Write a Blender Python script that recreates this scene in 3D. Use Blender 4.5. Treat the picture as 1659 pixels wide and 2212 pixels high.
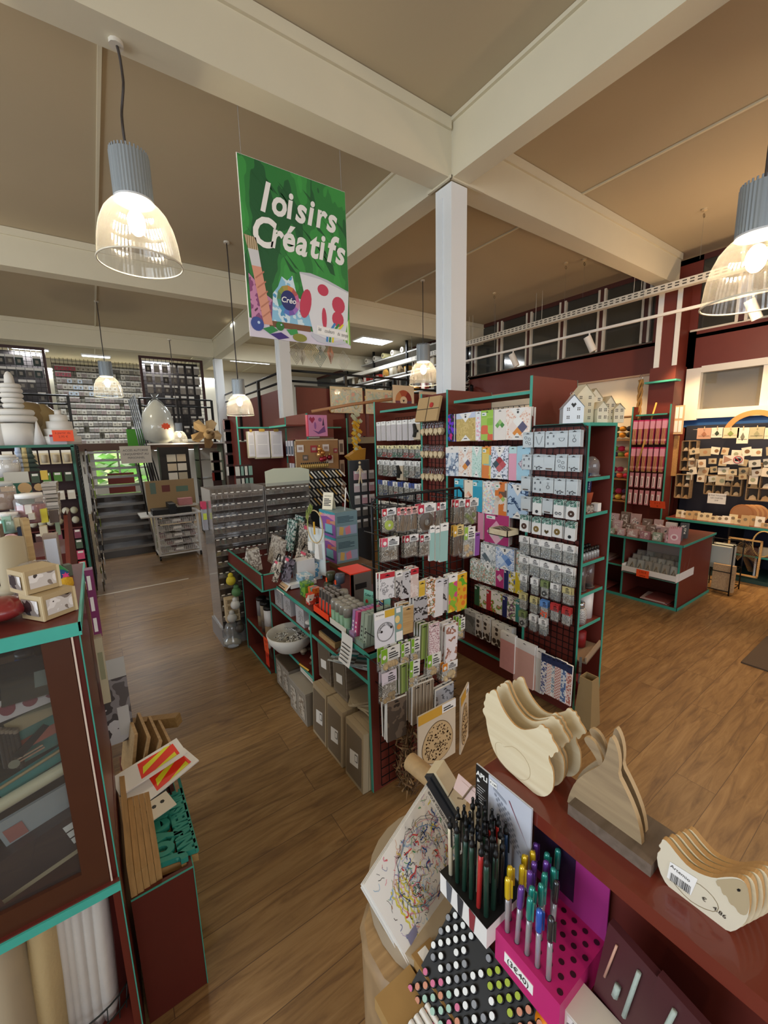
import bpy, math, random
from mathutils import Vector, Matrix
random.seed(7)
PI = math.pi
for _o in list(bpy.data.objects): bpy.data.objects.remove(_o)
SC = bpy.context.scene
COL = SC.collection

# ------------------------------------------------------------------ camera
FPX, CX, CY, H = 884.05, 829.5, 1106.0, 1.9
FW = Vector((0.56318626, 0.80884191, -0.16910352))
RT = Vector((0.81790634, -0.57479351, -0.0253305))
UP = Vector((0.11768798, 0.12404505, 0.98527274))
cam = bpy.data.cameras.new('camera'); camo = bpy.data.objects.new('camera', cam); COL.objects.link(camo)
m = Matrix.Identity(4)
for i in range(3): m[i][0], m[i][1], m[i][2] = RT[i], UP[i], -FW[i]
m[2][3] = H
camo.matrix_world = m
cam.sensor_fit = 'VERTICAL'; cam.sensor_height = 36.0; cam.lens = FPX/2212*36.0
cam.clip_start = 0.02; cam.clip_end = 200
SC.camera = camo

def at(px, py, X=None, Y=None, Z=None):
    "the point of the plane X=, Y= or Z= that is seen at pixel px, py of the 1659x2212 photo"
    d = FW*FPX + RT*(px-CX) - UP*(py-CY)
    if Z is not None: t = (Z-H)/d.z
    elif X is not None: t = X/d.x
    else: t = Y/d.y
    return Vector((0, 0, H)) + d*t

# ------------------------------------------------------------------ light
SC.view_settings.view_transform = 'Standard'; SC.view_settings.look = 'None'
SC.view_settings.gamma = 1.0; SC.view_settings.use_curve_mapping = False
SC.view_settings.exposure = 0.0
W = bpy.data.worlds.new('daylight'); SC.world = W; W.use_nodes = True
W.node_tree.nodes['Background'].inputs[0].default_value = (0.80, 0.88, 1.0, 1)
W.node_tree.nodes['Background'].inputs[1].default_value = 0.42

def light(name, kind, loc, power, color, size=None, target=None, **kw):
    l = bpy.data.lights.new(name, kind); l.energy = power; l.color = color
    o = bpy.data.objects.new(name, l); COL.objects.link(o); o.location = loc
    if kind == 'AREA':
        l.shape = 'RECTANGLE'; l.size, l.size_y = size
    elif size is not None: l.shadow_soft_size = size
    if target is not None:
        o.rotation_euler = (Vector(target)-Vector(loc)).to_track_quat('-Z', 'Y').to_euler()
    for k, v in kw.items(): setattr(l, k, v)
    return o
# shop windows behind and to the left of the camera
light('window_daylight', 'AREA', (-5.5, 1.5, 2.3), 260, (0.80, 0.90, 1.0), (6, 2.6), (2, 3.5, 1.5))
light('window_daylight', 'AREA', (1.0, -4.4, 2.4), 90, (0.92, 0.95, 1.0), (5, 2.4), (2, 4, 1.3))

# ------------------------------------------------------------------ materials
def lin(c):
    if isinstance(c, str):
        c = c.lstrip('#'); c = [int(c[i:i+2], 16)/255 for i in (0, 2, 4)]
    return tuple((x/12.92 if x <= 0.04045 else ((x+0.055)/1.055)**2.4) for x in c) + (1.0,)
MATS = {}
def mat(c, rough=0.5, metal=0.0, coat=0.0, emit=0.0, noise=0.0, nscale=20, spec=0.5, bump=0.0):
    k = ('m', c, rough, metal, coat, emit, noise, nscale, spec, bump)
    if k in MATS: return MATS[k]
    M = bpy.data.materials.new('paint_'+str(c).lstrip('#')); M.use_nodes = True
    nt = M.node_tree; b = nt.nodes['Principled BSDF']
    b.inputs['Base Color'].default_value = lin(c); b.inputs['Roughness'].default_value = rough
    b.inputs['Metallic'].default_value = metal; b.inputs['Coat Weight'].default_value = coat
    b.inputs['Specular IOR Level'].default_value = spec
    if emit:
        b.inputs['Emission Color'].default_value = lin(c); b.inputs['Emission Strength'].default_value = emit
    if noise or bump:
        tc = nt.nodes.new('ShaderNodeTexCoord'); n = nt.nodes.new('ShaderNodeTexNoise')
        n.inputs['Scale'].default_value = nscale; n.inputs['Detail'].default_value = 5
        nt.links.new(tc.outputs['Object'], n.inputs['Vector'])
    if noise:
        mx = nt.nodes.new('ShaderNodeMix'); mx.data_type = 'RGBA'
        a = lin(c); mx.inputs[6].default_value = tuple(v*(1-noise) for v in a[:3])+(1,)
        mx.inputs[7].default_value = tuple(min(1, v*(1+noise)) for v in a[:3])+(1,)
        nt.links.new(n.outputs['Fac'], mx.inputs[0]); nt.links.new(mx.outputs[2], b.inputs['Base Color'])
    if bump:
        bp = nt.nodes.new('ShaderNodeBump'); bp.inputs['Strength'].default_value = bump; bp.inputs['Distance'].default_value = 0.003
        nt.links.new(n.outputs['Fac'], bp.inputs['Height']); nt.links.new(bp.outputs[0], b.inputs['Normal'])
    MATS[k] = M
    return M

def pat(cols, kind='mosaic', scale=30, rough=0.35, coat=0.3, stretch=(1, 1, 1), th=0.5):
    "printed pattern in object space"
    k = ('p', tuple(cols), kind, scale, rough, coat, stretch, th)
    if k in MATS: return MATS[k]
    M = bpy.data.materials.new('print_'+kind); M.use_nodes = True
    nt = M.node_tree; N = nt.nodes; L = nt.links; b = N['Principled BSDF']
    b.inputs['Roughness'].default_value = rough; b.inputs['Coat Weight'].default_value = coat
    tc = N.new('ShaderNodeTexCoord'); mp = N.new('ShaderNodeMapping'); L.new(tc.outputs['Object'], mp.inputs[0])
    mp.inputs['Scale'].default_value = stretch
    mp.inputs['Location'].default_value = (len(MATS)*0.37, len(MATS)*0.11, len(MATS)*0.73)
    n = len(cols)
    cr = N.new('ShaderNodeValToRGB'); cr.color_ramp.interpolation = 'CONSTANT'
    e = cr.color_ramp.elements
    while len(e) < n: e.new(0.5)
    if kind in ('mosaic', 'squares'):
        v = N.new('ShaderNodeTexVoronoi'); v.inputs['Scale'].default_value = scale
        if kind == 'squares': v.distance = 'CHEBYCHEV'; v.inputs['Randomness'].default_value = 0.4
        L.new(mp.outputs[0], v.inputs['Vector']); sp = N.new('ShaderNodeSeparateColor'); L.new(v.outputs['Color'], sp.inputs[0])
        L.new(sp.outputs[0], cr.inputs[0]); pos = [i/n for i in range(n)]
    elif kind == 'dots':
        v = N.new('ShaderNodeTexVoronoi'); v.inputs['Scale'].default_value = scale
        L.new(mp.outputs[0], v.inputs['Vector']); L.new(v.outputs['Distance'], cr.inputs[0])
        pos = [i*th/max(1, n-1) for i in range(n)]
    elif kind == 'stripes':
        v = N.new('ShaderNodeTexWave'); v.inputs['Scale'].default_value = scale; v.wave_profile = 'SAW'
        L.new(mp.outputs[0], v.inputs['Vector']); L.new(v.outputs['Fac'], cr.inputs[0]); pos = [i/n for i in range(n)]
    elif kind == 'checker':
        v = N.new('ShaderNodeTexChecker'); v.inputs['Scale'].default_value = scale
        L.new(mp.outputs[0], v.inputs['Vector']); L.new(v.outputs['Fac'], cr.inputs[0]); pos = [i/n for i in range(n)]
    else:  # blobs
        v = N.new('ShaderNodeTexNoise'); v.inputs['Scale'].default_value = scale; v.inputs['Detail'].default_value = 2.5
        L.new(mp.outputs[0], v.inputs['Vector']); L.new(v.outputs['Fac'], cr.inputs[0])
        pos = [0.0]+[0.38+0.26*i/max(1, n-1) for i in range(1, n)]
    for i in range(n):
        e[i].position = min(1, pos[i]); e[i].color = lin(cols[i])
    L.new(cr.outputs[0], b.inputs['Base Color'])
    MATS[k] = M
    return M

def glass(tint='#ffffff', alpha=0.25, rough=0.05, name='clear_plastic'):
    k = ('g', tint, alpha, rough)
    if k in MATS: return MATS[k]
    M = bpy.data.materials.new(name); M.use_nodes = True; nt = M.node_tree; N = nt.nodes; L = nt.links
    N.remove(N['Principled BSDF']); out = N['Material Output']
    tr = N.new('ShaderNodeBsdfTransparent'); tr.inputs[0].default_value = lin(tint)
    gl = N.new('ShaderNodeBsdfGlossy'); gl.inputs['Roughness'].default_value = rough
    fr = N.new('ShaderNodeMath'); fr.operation = 'POWER'; fr.inputs[1].default_value = 3.5; lw = N.new('ShaderNodeLayerWeight'); lw.inputs[0].default_value = 0.5; L.new(lw.outputs['Facing'], fr.inputs[0])
    ad = N.new('ShaderNodeMath'); ad.operation = 'ADD'; ad.inputs[1].default_value = 0.04+alpha*0.3; ad.use_clamp = True; L.new(fr.outputs[0], ad.inputs[0])
    mx = N.new('ShaderNodeMixShader'); L.new(ad.outputs[0], mx.inputs[0]); L.new(tr.outputs[0], mx.inputs[1]); L.new(gl.outputs[0], mx.inputs[2])
    df = N.new('ShaderNodeBsdfDiffuse'); df.inputs[0].default_value = lin(tint)
    m2 = N.new('ShaderNodeMixShader'); m2.inputs[0].default_value = alpha*0.5
    L.new(mx.outputs[0], m2.inputs[1]); L.new(df.outputs[0], m2.inputs[2]); L.new(m2.outputs[0], out.inputs[0])
    MATS[k] = M
    return M

def wood(c1, c2, scale=6, stretch=(1, 12, 12), rough=0.55, fine=0.5):
    k = ('w', c1, c2, scale, stretch, rough)
    if k in MATS: return MATS[k]
    M = bpy.data.materials.new('wood'); M.use_nodes = True; nt = M.node_tree; N = nt.nodes; L = nt.links; b = N['Principled BSDF']
    tc = N.new('ShaderNodeTexCoord'); mp = N.new('ShaderNodeMapping'); mp.inputs['Scale'].default_value = stretch
    L.new(tc.outputs['Object'], mp.inputs[0]); n = N.new('ShaderNodeTexNoise'); n.inputs['Scale'].default_value = scale
    n.inputs['Detail'].default_value = 6; n.inputs['Distortion'].default_value = 0.6; L.new(mp.outputs[0], n.inputs['Vector'])
    cr = N.new('ShaderNodeValToRGB'); cr.color_ramp.elements[0].position = 0.3; cr.color_ramp.elements[1].position = 0.7
    cr.color_ramp.elements[0].color = lin(c1); cr.color_ramp.elements[1].color = lin(c2)
    L.new(n.outputs['Fac'], cr.inputs[0]); L.new(cr.outputs[0], b.inputs['Base Color']); b.inputs['Roughness'].default_value = rough
    bp = N.new('ShaderNodeBump'); bp.inputs['Strength'].default_value = 0.15; bp.inputs['Distance'].default_value = 0.002
    L.new(n.outputs['Fac'], bp.inputs['Height']); L.new(bp.outputs[0], b.inputs['Normal'])
    MATS[k] = M
    return M

def floor_mat():
    M = bpy.data.materials.new('oak_planks'); M.use_nodes = True; nt = M.node_tree; N = nt.nodes; L = nt.links; b = N['Principled BSDF']
    tc = N.new('ShaderNodeTexCoord')
    br = N.new('ShaderNodeTexBrick'); br.inputs['Scale'].default_value = 1.0
    br.inputs['Brick Width'].default_value = 1.25; br.inputs['Row Height'].default_value = 0.187
    br.inputs['Mortar Size'].default_value = 0.0016; br.offset = 0.37; br.offset_frequency = 2; br.inputs['Mortar Smooth'].default_value = 0.2
    br.inputs['Color1'].default_value = (0, 0, 0, 1); br.inputs['Color2'].default_value = (1, 1, 1, 1); br.inputs['Mortar'].default_value = (0.5, 0.5, 0.5, 1)
    L.new(tc.outputs['Object'], br.inputs['Vector'])
    # per-plank offset so the grain breaks at each joint
    sc = N.new('ShaderNodeVectorMath'); sc.operation = 'SCALE'; sc.inputs['Scale'].default_value = 7.0; L.new(br.outputs['Color'], sc.inputs[0])
    ad = N.new('ShaderNodeVectorMath'); L.new(tc.outputs['Object'], ad.inputs[0]); L.new(sc.outputs[0], ad.inputs[1])
    mp = N.new('ShaderNodeMapping'); mp.inputs['Scale'].default_value = (1.3, 11, 1); L.new(ad.outputs[0], mp.inputs[0])
    n1 = N.new('ShaderNodeTexNoise'); n1.inputs['Scale'].default_value = 2.2; n1.inputs['Detail'].default_value = 8; n1.inputs['Roughness'].default_value = 0.62; n1.inputs['Distortion'].default_value = 1.1
    L.new(mp.outputs[0], n1.inputs['Vector'])
    cr = N.new('ShaderNodeValToRGB'); e = cr.color_ramp.elements
    e[0].position = 0.28; e[0].color = lin('#684c32'); e[1].position = 0.74; e[1].color = lin('#a5855a')
    x = e.new(0.5); x.color = lin('#8d6d45')
    L.new(n1.outputs['Fac'], cr.inputs[0])
    mp2 = N.new('ShaderNodeMapping'); mp2.inputs['Scale'].default_value = (1.6, 5.0, 1); L.new(ad.outputs[0], mp2.inputs[0])
    kn = N.new('ShaderNodeTexVoronoi'); kn.inputs['Scale'].default_value = 1.25; L.new(mp2.outputs[0], kn.inputs['Vector'])
    kr = N.new('ShaderNodeValToRGB'); kr.color_ramp.elements[0].position = 0.02; kr.color_ramp.elements[0].color = (1, 1, 1, 1)
    kr.color_ramp.elements[1].position = 0.20; kr.color_ramp.elements[1].color = (0, 0, 0, 1); L.new(kn.outputs['Distance'], kr.inputs[0])
    mk = N.new('ShaderNodeMix'); mk.data_type = 'RGBA'; mk.inputs[7].default_value = lin('#55392a')
    ms = N.new('ShaderNodeMath'); ms.operation = 'MULTIPLY'; ms.inputs[1].default_value = 0.42; L.new(kr.outputs[0], ms.inputs[0])
    L.new(ms.outputs[0], mk.inputs[0]); L.new(cr.outputs[0], mk.inputs[6])
    tint = N.new('ShaderNodeMix'); tint.data_type = 'RGBA'; tint.blend_type = 'MULTIPLY'; tint.inputs[0].default_value = 1
    tr = N.new('ShaderNodeMapRange'); tr.inputs['To Min'].default_value = 0.86; tr.inputs['To Max'].default_value = 1.1
    L.new(br.outputs['Color'], tr.inputs['Value']); L.new(mk.outputs[2], tint.inputs[6]); L.new(tr.outputs[0], tint.inputs[7])
    sm = N.new('ShaderNodeMix'); sm.data_type = 'RGBA'; sm.inputs[7].default_value = lin('#5c4430'); L.new(br.outputs['Fac'], sm.inputs[0]); L.new(tint.outputs[2], sm.inputs[6])
    L.new(sm.outputs[2], b.inputs['Base Color']); b.inputs['Roughness'].default_value = 0.36; b.inputs['Specular IOR Level'].default_value = 0.4
    bp = N.new('ShaderNodeBump'); bp.inputs['Strength'].default_value = 0.12; bp.inputs['Distance'].default_value = 0.002
    L.new(n1.outputs['Fac'], bp.inputs['Height']); L.new(bp.outputs[0], b.inputs['Normal'])
    return M

RED = mat('#6e2d22', 0.5, noise=0.06, nscale=8); REDD = mat('#63271e', 0.45, noise=0.08, nscale=10)
TEAL = mat('#3fa08e', 0.45, noise=0.12, nscale=25); TEALB = mat('#45b3a3', 0.4, noise=0.08, nscale=30)
CREAM = mat('#d3ccb4', 0.75, noise=0.04, nscale=3, bump=0.15)
CEIL = mat('#b5a78c', 0.85, noise=0.05, nscale=1.2)
WHITE = mat('#f1f0ec', 0.5); PAPER = mat('#f4f3ef', 0.6); BLACK = mat('#151515', 0.4); WIRE = mat('#1b1b1d', 0.35, 0.5)
GREY = mat('#8b8b8b', 0.5); STEEL = mat('#b9bbbd', 0.25, 0.9); ALU = mat('#9aa4ab', 0.4, 0.5)
BIRCH = wood('#d8c7a2', '#e8dcbc', 4, (1, 9, 9)); KRAFT = mat('#b08a5c', 0.7, noise=0.08, nscale=60); MDF = mat('#b3905f', 0.7, noise=0.05, nscale=90)
CARD = mat('#b99a6c', 0.75, noise=0.05, nscale=30); ORANGE = mat('#ff5a2a', 0.5); GOLD = mat('#c8a24a', 0.3, 0.8)
FILM = glass('#f6f8f8', 0.12, 0.08)

# ------------------------------------------------------------------ mesh builder
class MB:
    def __init__(s): s.v = []; s.f = []; s.mi = []; s.ms = []; s.sm = []; s.M = Matrix.Identity(4)
    def mid(s, m):
        if m not in s.ms: s.ms.append(m)
        return s.ms.index(m)
    def add(s, vs, fs, m, smooth=False):
        o = len(s.v); s.v += [s.M @ Vector(p) for p in vs]; k = s.mid(m)
        for f in fs: s.f.append([i+o for i in f]); s.mi.append(k); s.sm.append(smooth)
        return s
    def box(s, x0, x1, y0, y1, z0, z1, m):
        vs = [(x, y, z) for x in (x0, x1) for y in (y0, y1) for z in (z0, z1)]
        return s.add(vs, [(0, 1, 3, 2), (4, 6, 7, 5), (0, 4, 5, 1), (2, 3, 7, 6), (0, 2, 6, 4), (1, 5, 7, 3)], m)
    def prism(s, pts, y0, y1, m, m2=None, smooth=False):
        "outline in local x,z extruded along y"
        n = len(pts); vs = [(p[0], y0, p[1]) for p in pts]+[(p[0], y1, p[1]) for p in pts]
        a = sum(pts[i][0]*pts[(i+1) % n][1]-pts[(i+1) % n][0]*pts[i][1] for i in range(n))
        F = list(range(n)); B = list(range(2*n-1, n-1, -1))
        S = [(i, i+n, (i+1) % n+n, (i+1) % n) for i in range(n)]
        if a < 0: F = F[::-1]; B = B[::-1]; S = [q[::-1] for q in S]
        s.add(vs, [F, B], m); s.add(vs, S, m2 or m, smooth)
        return s
    def poly(s, pts, y, m):
        "flat printed shape on a front face"
        a = sum(pts[i][0]*pts[(i+1) % len(pts)][1]-pts[(i+1) % len(pts)][0]*pts[i][1] for i in range(len(pts)))
        F = list(range(len(pts)))
        return s.add([(p[0], y, p[1]) for p in pts], [F if a > 0 else F[::-1]], m)
    def rect(s, x0, x1, z0, z1, y, m): return s.poly([(x0, z0), (x1, z0), (x1, z1), (x0, z1)], y, m)
    def disc(s, x, z, r, y, m, n=20, rz=None):
        return s.poly([(x+r*math.cos(2*PI*i/n), z+(rz or r)*math.sin(2*PI*i/n)) for i in range(n)], y, m)
    def cyl(s, p0, p1, r, m, n=12, r1=None, caps=True, smooth=True):
        p0, p1 = Vector(p0), Vector(p1); d = (p1-p0).normalized()
        a = d.orthogonal().normalized(); b = d.cross(a); r1 = r if r1 is None else r1
        vs = []
        for p, rr in ((p0, r), (p1, r1)):
            for i in range(n):
                t = 2*PI*i/n; vs.append(p+a*(rr*math.cos(t))+b*(rr*math.sin(t)))
        s.add(vs, [(i, (i+1) % n, (i+1) % n+n, i+n) for i in range(n)], m, smooth)
        if caps: s.add(vs, [list(range(n))[::-1], list(range(n, 2*n))], m)
        return s
    def tube(s, pts, r, m, n=6, closed=False):
        pts = [Vector(p) for p in pts]; k = len(pts); vs = []; fs = []; prev = None
        for i, p in enumerate(pts):
            q0 = pts[i-1] if (i > 0 or closed) else p; q1 = pts[(i+1) % k] if (i < k-1 or closed) else p
            d = (q1-q0).normalized()
            a = (prev - d*prev.dot(d)).normalized() if prev is not None and (prev-d*prev.dot(d)).length > 1e-6 else d.orthogonal().normalized()
            prev = a; b = d.cross(a)
            for j in range(n):
                t = 2*PI*j/n; vs.append(p+a*(r*math.cos(t))+b*(r*math.sin(t)))
        for i in range(k if closed else k-1):
            for j in range(n):
                i2 = (i+1) % k
                fs.append((i*n+j, i*n+(j+1) % n, i2*n+(j+1) % n, i2*n+j))
        if not closed: fs += [list(range(n))[::-1], [(k-1)*n+j for j in range(n)]]
        return s.add(vs, fs, m, True)
    def lathe(s, prof, m, c=(0, 0, 0), n=24, smooth=True, sx=1, sy=1):
        vs = []; k = len(prof)
        for r, z in prof:
            for j in range(n):
                t = 2*PI*j/n; vs.append((c[0]+r*sx*math.cos(t), c[1]+r*sy*math.sin(t), c[2]+z))
        fs = [(i*n+j, i*n+(j+1) % n, (i+1)*n+(j+1) % n, (i+1)*n+j) for i in range(k-1) for j in range(n)]
        if prof[0][0] > 1e-5: fs.append(list(range(n))[::-1])
        if prof[-1][0] > 1e-5: fs.append([(k-1)*n+j for j in range(n)])
        return s.add(vs, fs, m, smooth)
    def ball(s, c, r, m, n=12, sz=1, sx=1, sy=1):
        pr = [(max(1e-6, r*math.sin(PI*i/(n//2+2))), -r*sz*math.cos(PI*i/(n//2+2))) for i in range(n//2+3)]
        return s.lathe(pr, m, c, n, True, sx, sy)
    def text(s, body, size, x, z, y, m, shear=0.0, align='LEFT', rot=0.0, bold=0.0, sx=1.0, spacing=1.0, ext=0.0):
        cu = bpy.data.curves.new('t', 'FONT'); cu.body = body; cu.size = size; cu.shear = shear; cu.align_x = align; cu.offset = bold
        cu.resolution_u = 3; cu.extrude = ext; cu.space_character = spacing
        o = bpy.data.objects.new('t', cu); COL.objects.link(o); bpy.context.view_layer.update()
        me = bpy.data.meshes.new_from_object(o.evaluated_get(bpy.context.evaluated_depsgraph_get()))
        c, q = math.cos(rot), math.sin(rot)
        s.add([(x+sx*(v.co.x*c-v.co.y*q), y-v.co.z, z+v.co.x*q+v.co.y*c) for v in me.vertices], [list(p.vertices) for p in me.polygons], m)
        bpy.data.objects.remove(o); bpy.data.curves.remove(cu); bpy.data.meshes.remove(me)
        return s
    def mesh(s, name):
        me = bpy.data.meshes.new(name); me.from_pydata(s.v, [], s.f)
        for q in s.ms: me.materials.append(q)
        me.polygons.foreach_set('material_index', s.mi); me.polygons.foreach_set('use_smooth', s.sm); me.update()
        return me
def link(name, data, parent=None, M=None):
    o = bpy.data.objects.new(name, data); COL.objects.link(o)
    if parent is not None: o.parent = parent
    if M is not None: o.matrix_local = M
    return o
def part(mb, name, parent=None, M=None, label=None):
    o = link(name, mb.mesh(name), parent, M)
    if label: o['label'] = label
    return o
def struct(mb, name):
    o = part(mb, name); o['kind'] = 'structure'; return o
def tag(o, label, cat, group=None, kind=None):
    o['label'] = label; o['category'] = cat
    if group: o['group'] = group
    if kind: o['kind'] = kind
    return o
def thing(name, label, cat, loc=(0, 0, 0), rz=0, group=None, M=None):
    o = link(name, None); o.empty_display_size = 0.05
    o.matrix_world = M if M is not None else Matrix.Translation(loc) @ Matrix.Rotation(rz, 4, 'Z')
    return tag(o, label, cat, group)
def T(x, y, z, rz=0, rx=0, ry=0, s=1):
    return Matrix.Translation((x, y, z)) @ Matrix.Rotation(rz, 4, 'Z') @ Matrix.Rotation(ry, 4, 'Y') @ Matrix.Rotation(rx, 4, 'X') @ Matrix.Scale(s, 4)
FX = -PI/2      # turns a front that faces -Y so that it faces -X
class Proto:
    "a kind of thing: one mesh, or several parts (with sub-parts), copied by put()"
    def __init__(s, name, cat): s.name = name; s.cat = cat; s.p = []
    def add(s, mb, name, M=None, up=None, label=None):
        s.p.append((name, mb.mesh(name) if isinstance(mb, MB) else mb, M, up, label)); return len(s.p)-1
    def put(s, M, label, group=None, name=None):
        if len(s.p) == 1:
            o = link(name or s.name, s.p[0][1]); o.matrix_world = M
            return tag(o, label, s.cat, group)
        r = thing(name or s.name, label, s.cat, M=M, group=group); made = []
        for nm, me, m2, up, lb in s.p:
            o = link(nm, me, made[up] if up is not None else r, m2)
            if lb: o['label'] = lb
            made.append(o)
        return r
def single(mb, name, M, label, cat, group=None):
    o = link(name, mb.mesh(name)); o.matrix_world = M
    return tag(o, label, cat, group)
ORD = ['first', 'second', 'third', 'fourth', 'fifth', 'sixth', 'seventh', 'eighth', 'ninth', 'tenth', 'eleventh', 'twelfth', 'thirteenth', 'fourteenth', 'fifteenth', 'sixteenth', 'seventeenth', 'eighteenth', 'nineteenth', 'twentieth', 'twenty-first', 'twenty-second']
def dpart(mb, name, par, label=None, M=None):
    o = link(name, mb.mesh(name) if isinstance(mb, MB) else mb); o.parent = par; o.matrix_parent_inverse = par.matrix_world.inverted()
    if M is not None: o.matrix_world = M
    if label: o['label'] = label
    return o
def prop(name, x0, x1, yt, yb, Y, d, m, label, cat, rz=0, extra=None):
    a, c = at(x0, yt, Y=Y), at(x1, yb, Y=Y); w, h = c.x-a.x, a.z-c.z; b = MB().box(-w/2, w/2, 0, d, 0, h, m)
    if extra: extra(b, w, h)
    return single(b, name, T((a.x+c.x)/2, Y, c.z, rz), label, cat)

# ================================================================== THE ROOM
ZB, ZC = 3.98, 4.393
f = MB(); f.M = Matrix.Identity(4); f.add([(-7, -4.5, 0), (8.2, -4.5, 0), (8.2, 15, 0), (-7, 15, 0)], [(0, 1, 2, 3)], floor_mat()); struct(f, 'floor')
c = MB().box(-7, 8.2, -4.5, 15, ZC, ZC+0.12, CEIL)
for x in (0.33, 4.475, -3.2): c.box(x-0.012, x+0.012, -4.5, 15, ZC-0.014, ZC, CREAM)
struct(c, 'ceiling')
n = 0
for y in (-1.3, 2.69, 6.57, 10.68):
    n += 1
    b = MB(); x1 = 7.07 if y < 5 else 7.4
    b.box(-7, 2.62, y, y+0.2, ZB, ZC, CREAM); b.box(2.80, x1, y, y+0.2, ZB, ZC, CREAM)
    b.box(-7, 2.60, y-0.022, y, ZC-0.085, ZC-0.004, CREAM); b.box(2.82, x1, y-0.022, y, ZC-0.085, ZC-0.004, CREAM)
    struct(b, 'trim_%d' % n)
b = MB().box(2.62, 2.80, -4.5, 15, ZB, ZC, CREAM).box(2.595, 2.62, -4.5, 15, ZC-0.03, ZC-0.002, CREAM)
struct(b, 'trim_5')
for i, y in enumerate((2.69, 6.57, 10.68)):
    b = MB()
    b.box(2.62, 2.80, y, y+0.19, 0, ZB-0.02, mat('#e2e6e8', 0.5)); b.box(2.612, 2.62, y+0.1, y+0.15, 0, ZB-0.1, mat('#dfe4e8', 0.5))
    b.box(2.60, 2.99 if i == 0 else 2.82, y-0.02, y, ZB-0.012, ZB+0.012, CREAM); b.box(2.59, 2.61, y-0.02, y+0.26, ZB-0.012, ZB+0.012, CREAM)
    struct(b, 'column_%d' % (i+1))
# long right wall: red below a band of dark inner windows, cream recess, pilaster and white-framed window
XW = 7.37
w = MB(); DARK = mat('#2a2724', 0.6); FR = mat('#d9d4c6', 0.5); MR = mat('#4a211c', 0.5)
w.box(XW, XW+0.15, 3.1, 15, 2.84, 3.33, RED); w.box(XW, XW+0.15, -4.5, 2.62, 2.84, 3.33+0.05, RED)
w.box(XW, XW+0.15, -4.5, 0.6, 0, 2.84, RED); w.box(XW, XW+0.15, 2.62, 15, 0, 1.2, RED)
w.box(XW, XW+0.15, 0.6, 2.55, 0, 2.06, mat('#2a2a40', 0.6)); w.box(XW-0.01, XW, 0.6, 2.58, 2.0, 2.14, mat('#1f4f8f', 0.5))
w.box(XW, XW+0.15, 2.52, 3.1, 0, ZC, RED); w.box(XW, XW+0.15, -4.5, 15, 4.32, ZC, MR)
w.box(XW-0.001, XW+0.15, 7.6, 15, 1.2, 2.84, RED)
struct(w, 'wall_right')
w = MB().box(XW+0.06, XW+0.12, 3.1, 7.6, 1.2, 2.84, mat('#e6dcc6', 0.7)).box(XW-0.01, XW+0.06, 3.1, 7.6, 2.835, 2.86, mat('#c9a98a', 0.6)); struct(w, 'trim_6')
w = MB().box(7.0, 7.37, 2.62, 2.90, 0, ZB, RED).box(6.98, 7.37, 2.60, 2.94, 0, 2.88, RED)
w.box(6.985, 7.0, 2.83, 2.90, 2.88, ZB, WHITE).box(6.985, 7.0, 2.60, 2.66, 2.88, ZB, WHITE); struct(w, 'column_4')
# dark room behind the glazing band
w = MB().box(XW+1.0, XW+1.05, -4.5, 15, 3.2, ZC, DARK).box(XW, XW+1.05, -4.5, 15, 3.27, 3.32, DARK)
for y in (1.2, 3.6, 5.4): w.box(XW+0.9, XW+1.0, y, y+1.2, 3.9, 3.98, mat('#4a443c')).box(XW+0.8, XW+1.0, y, y+1.5, 3.6, 3.66, mat('#3d3833'))
struct(w, 'wall_behind')
wn = MB(); pn = MB()
ys = [-4.4, -3.6, -2.8, -2.0, -1.2, -0.4, 0.4, 1.2, 1.95, 2.5]
for a in ys[:-1]:
    wn.box(XW-0.03, XW+0.05, a, a+0.035, 3.38, 4.34, FR); wn.box(XW-0.03, XW+0.05, a+0.10, a+0.135, 3.38, 4.34, FR); wn.box(XW-0.02, XW+0.04, a+0.035, a+0.10, 3.38, 4.34, MR)
wn.box(XW-0.02, XW+0.06, -4.5, 2.6, 3.365, 3.39, FR)
pn.box(XW+0.02, XW+0.03, -4.5, 2.55, 3.39, 4.34, glass('#8a8f8c', 0.25, 0.08, 'dim_glass'))
for o in (wn, pn): struct(o, 'window_1')
wn = MB(); pn = MB()
for a in (3.15, 3.86, 4.58, 5.3, 6.02, 6.75, 7.5, 8.2, 8.9, 9.6, 10.3):
    wn.box(XW-0.03, XW+0.05, a, a+0.035, 3.34, 4.34, FR); wn.box(XW-0.03, XW+0.05, a+0.10, a+0.135, 3.34, 4.34, FR); wn.box(XW-0.02, XW+0.04, a+0.035, a+0.10, 3.34, 4.34, MR)
wn.box(XW-0.02, XW+0.06, 3.1, 15, 3.325, 3.35, mat('#6b6254'))
pn.box(XW+0.02, XW+0.03, 3.1, 15, 3.35, 4.34, glass('#8a8f8c', 0.25, 0.08, 'dim_glass'))
for o in (wn, pn): struct(o, 'window_2')
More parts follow.
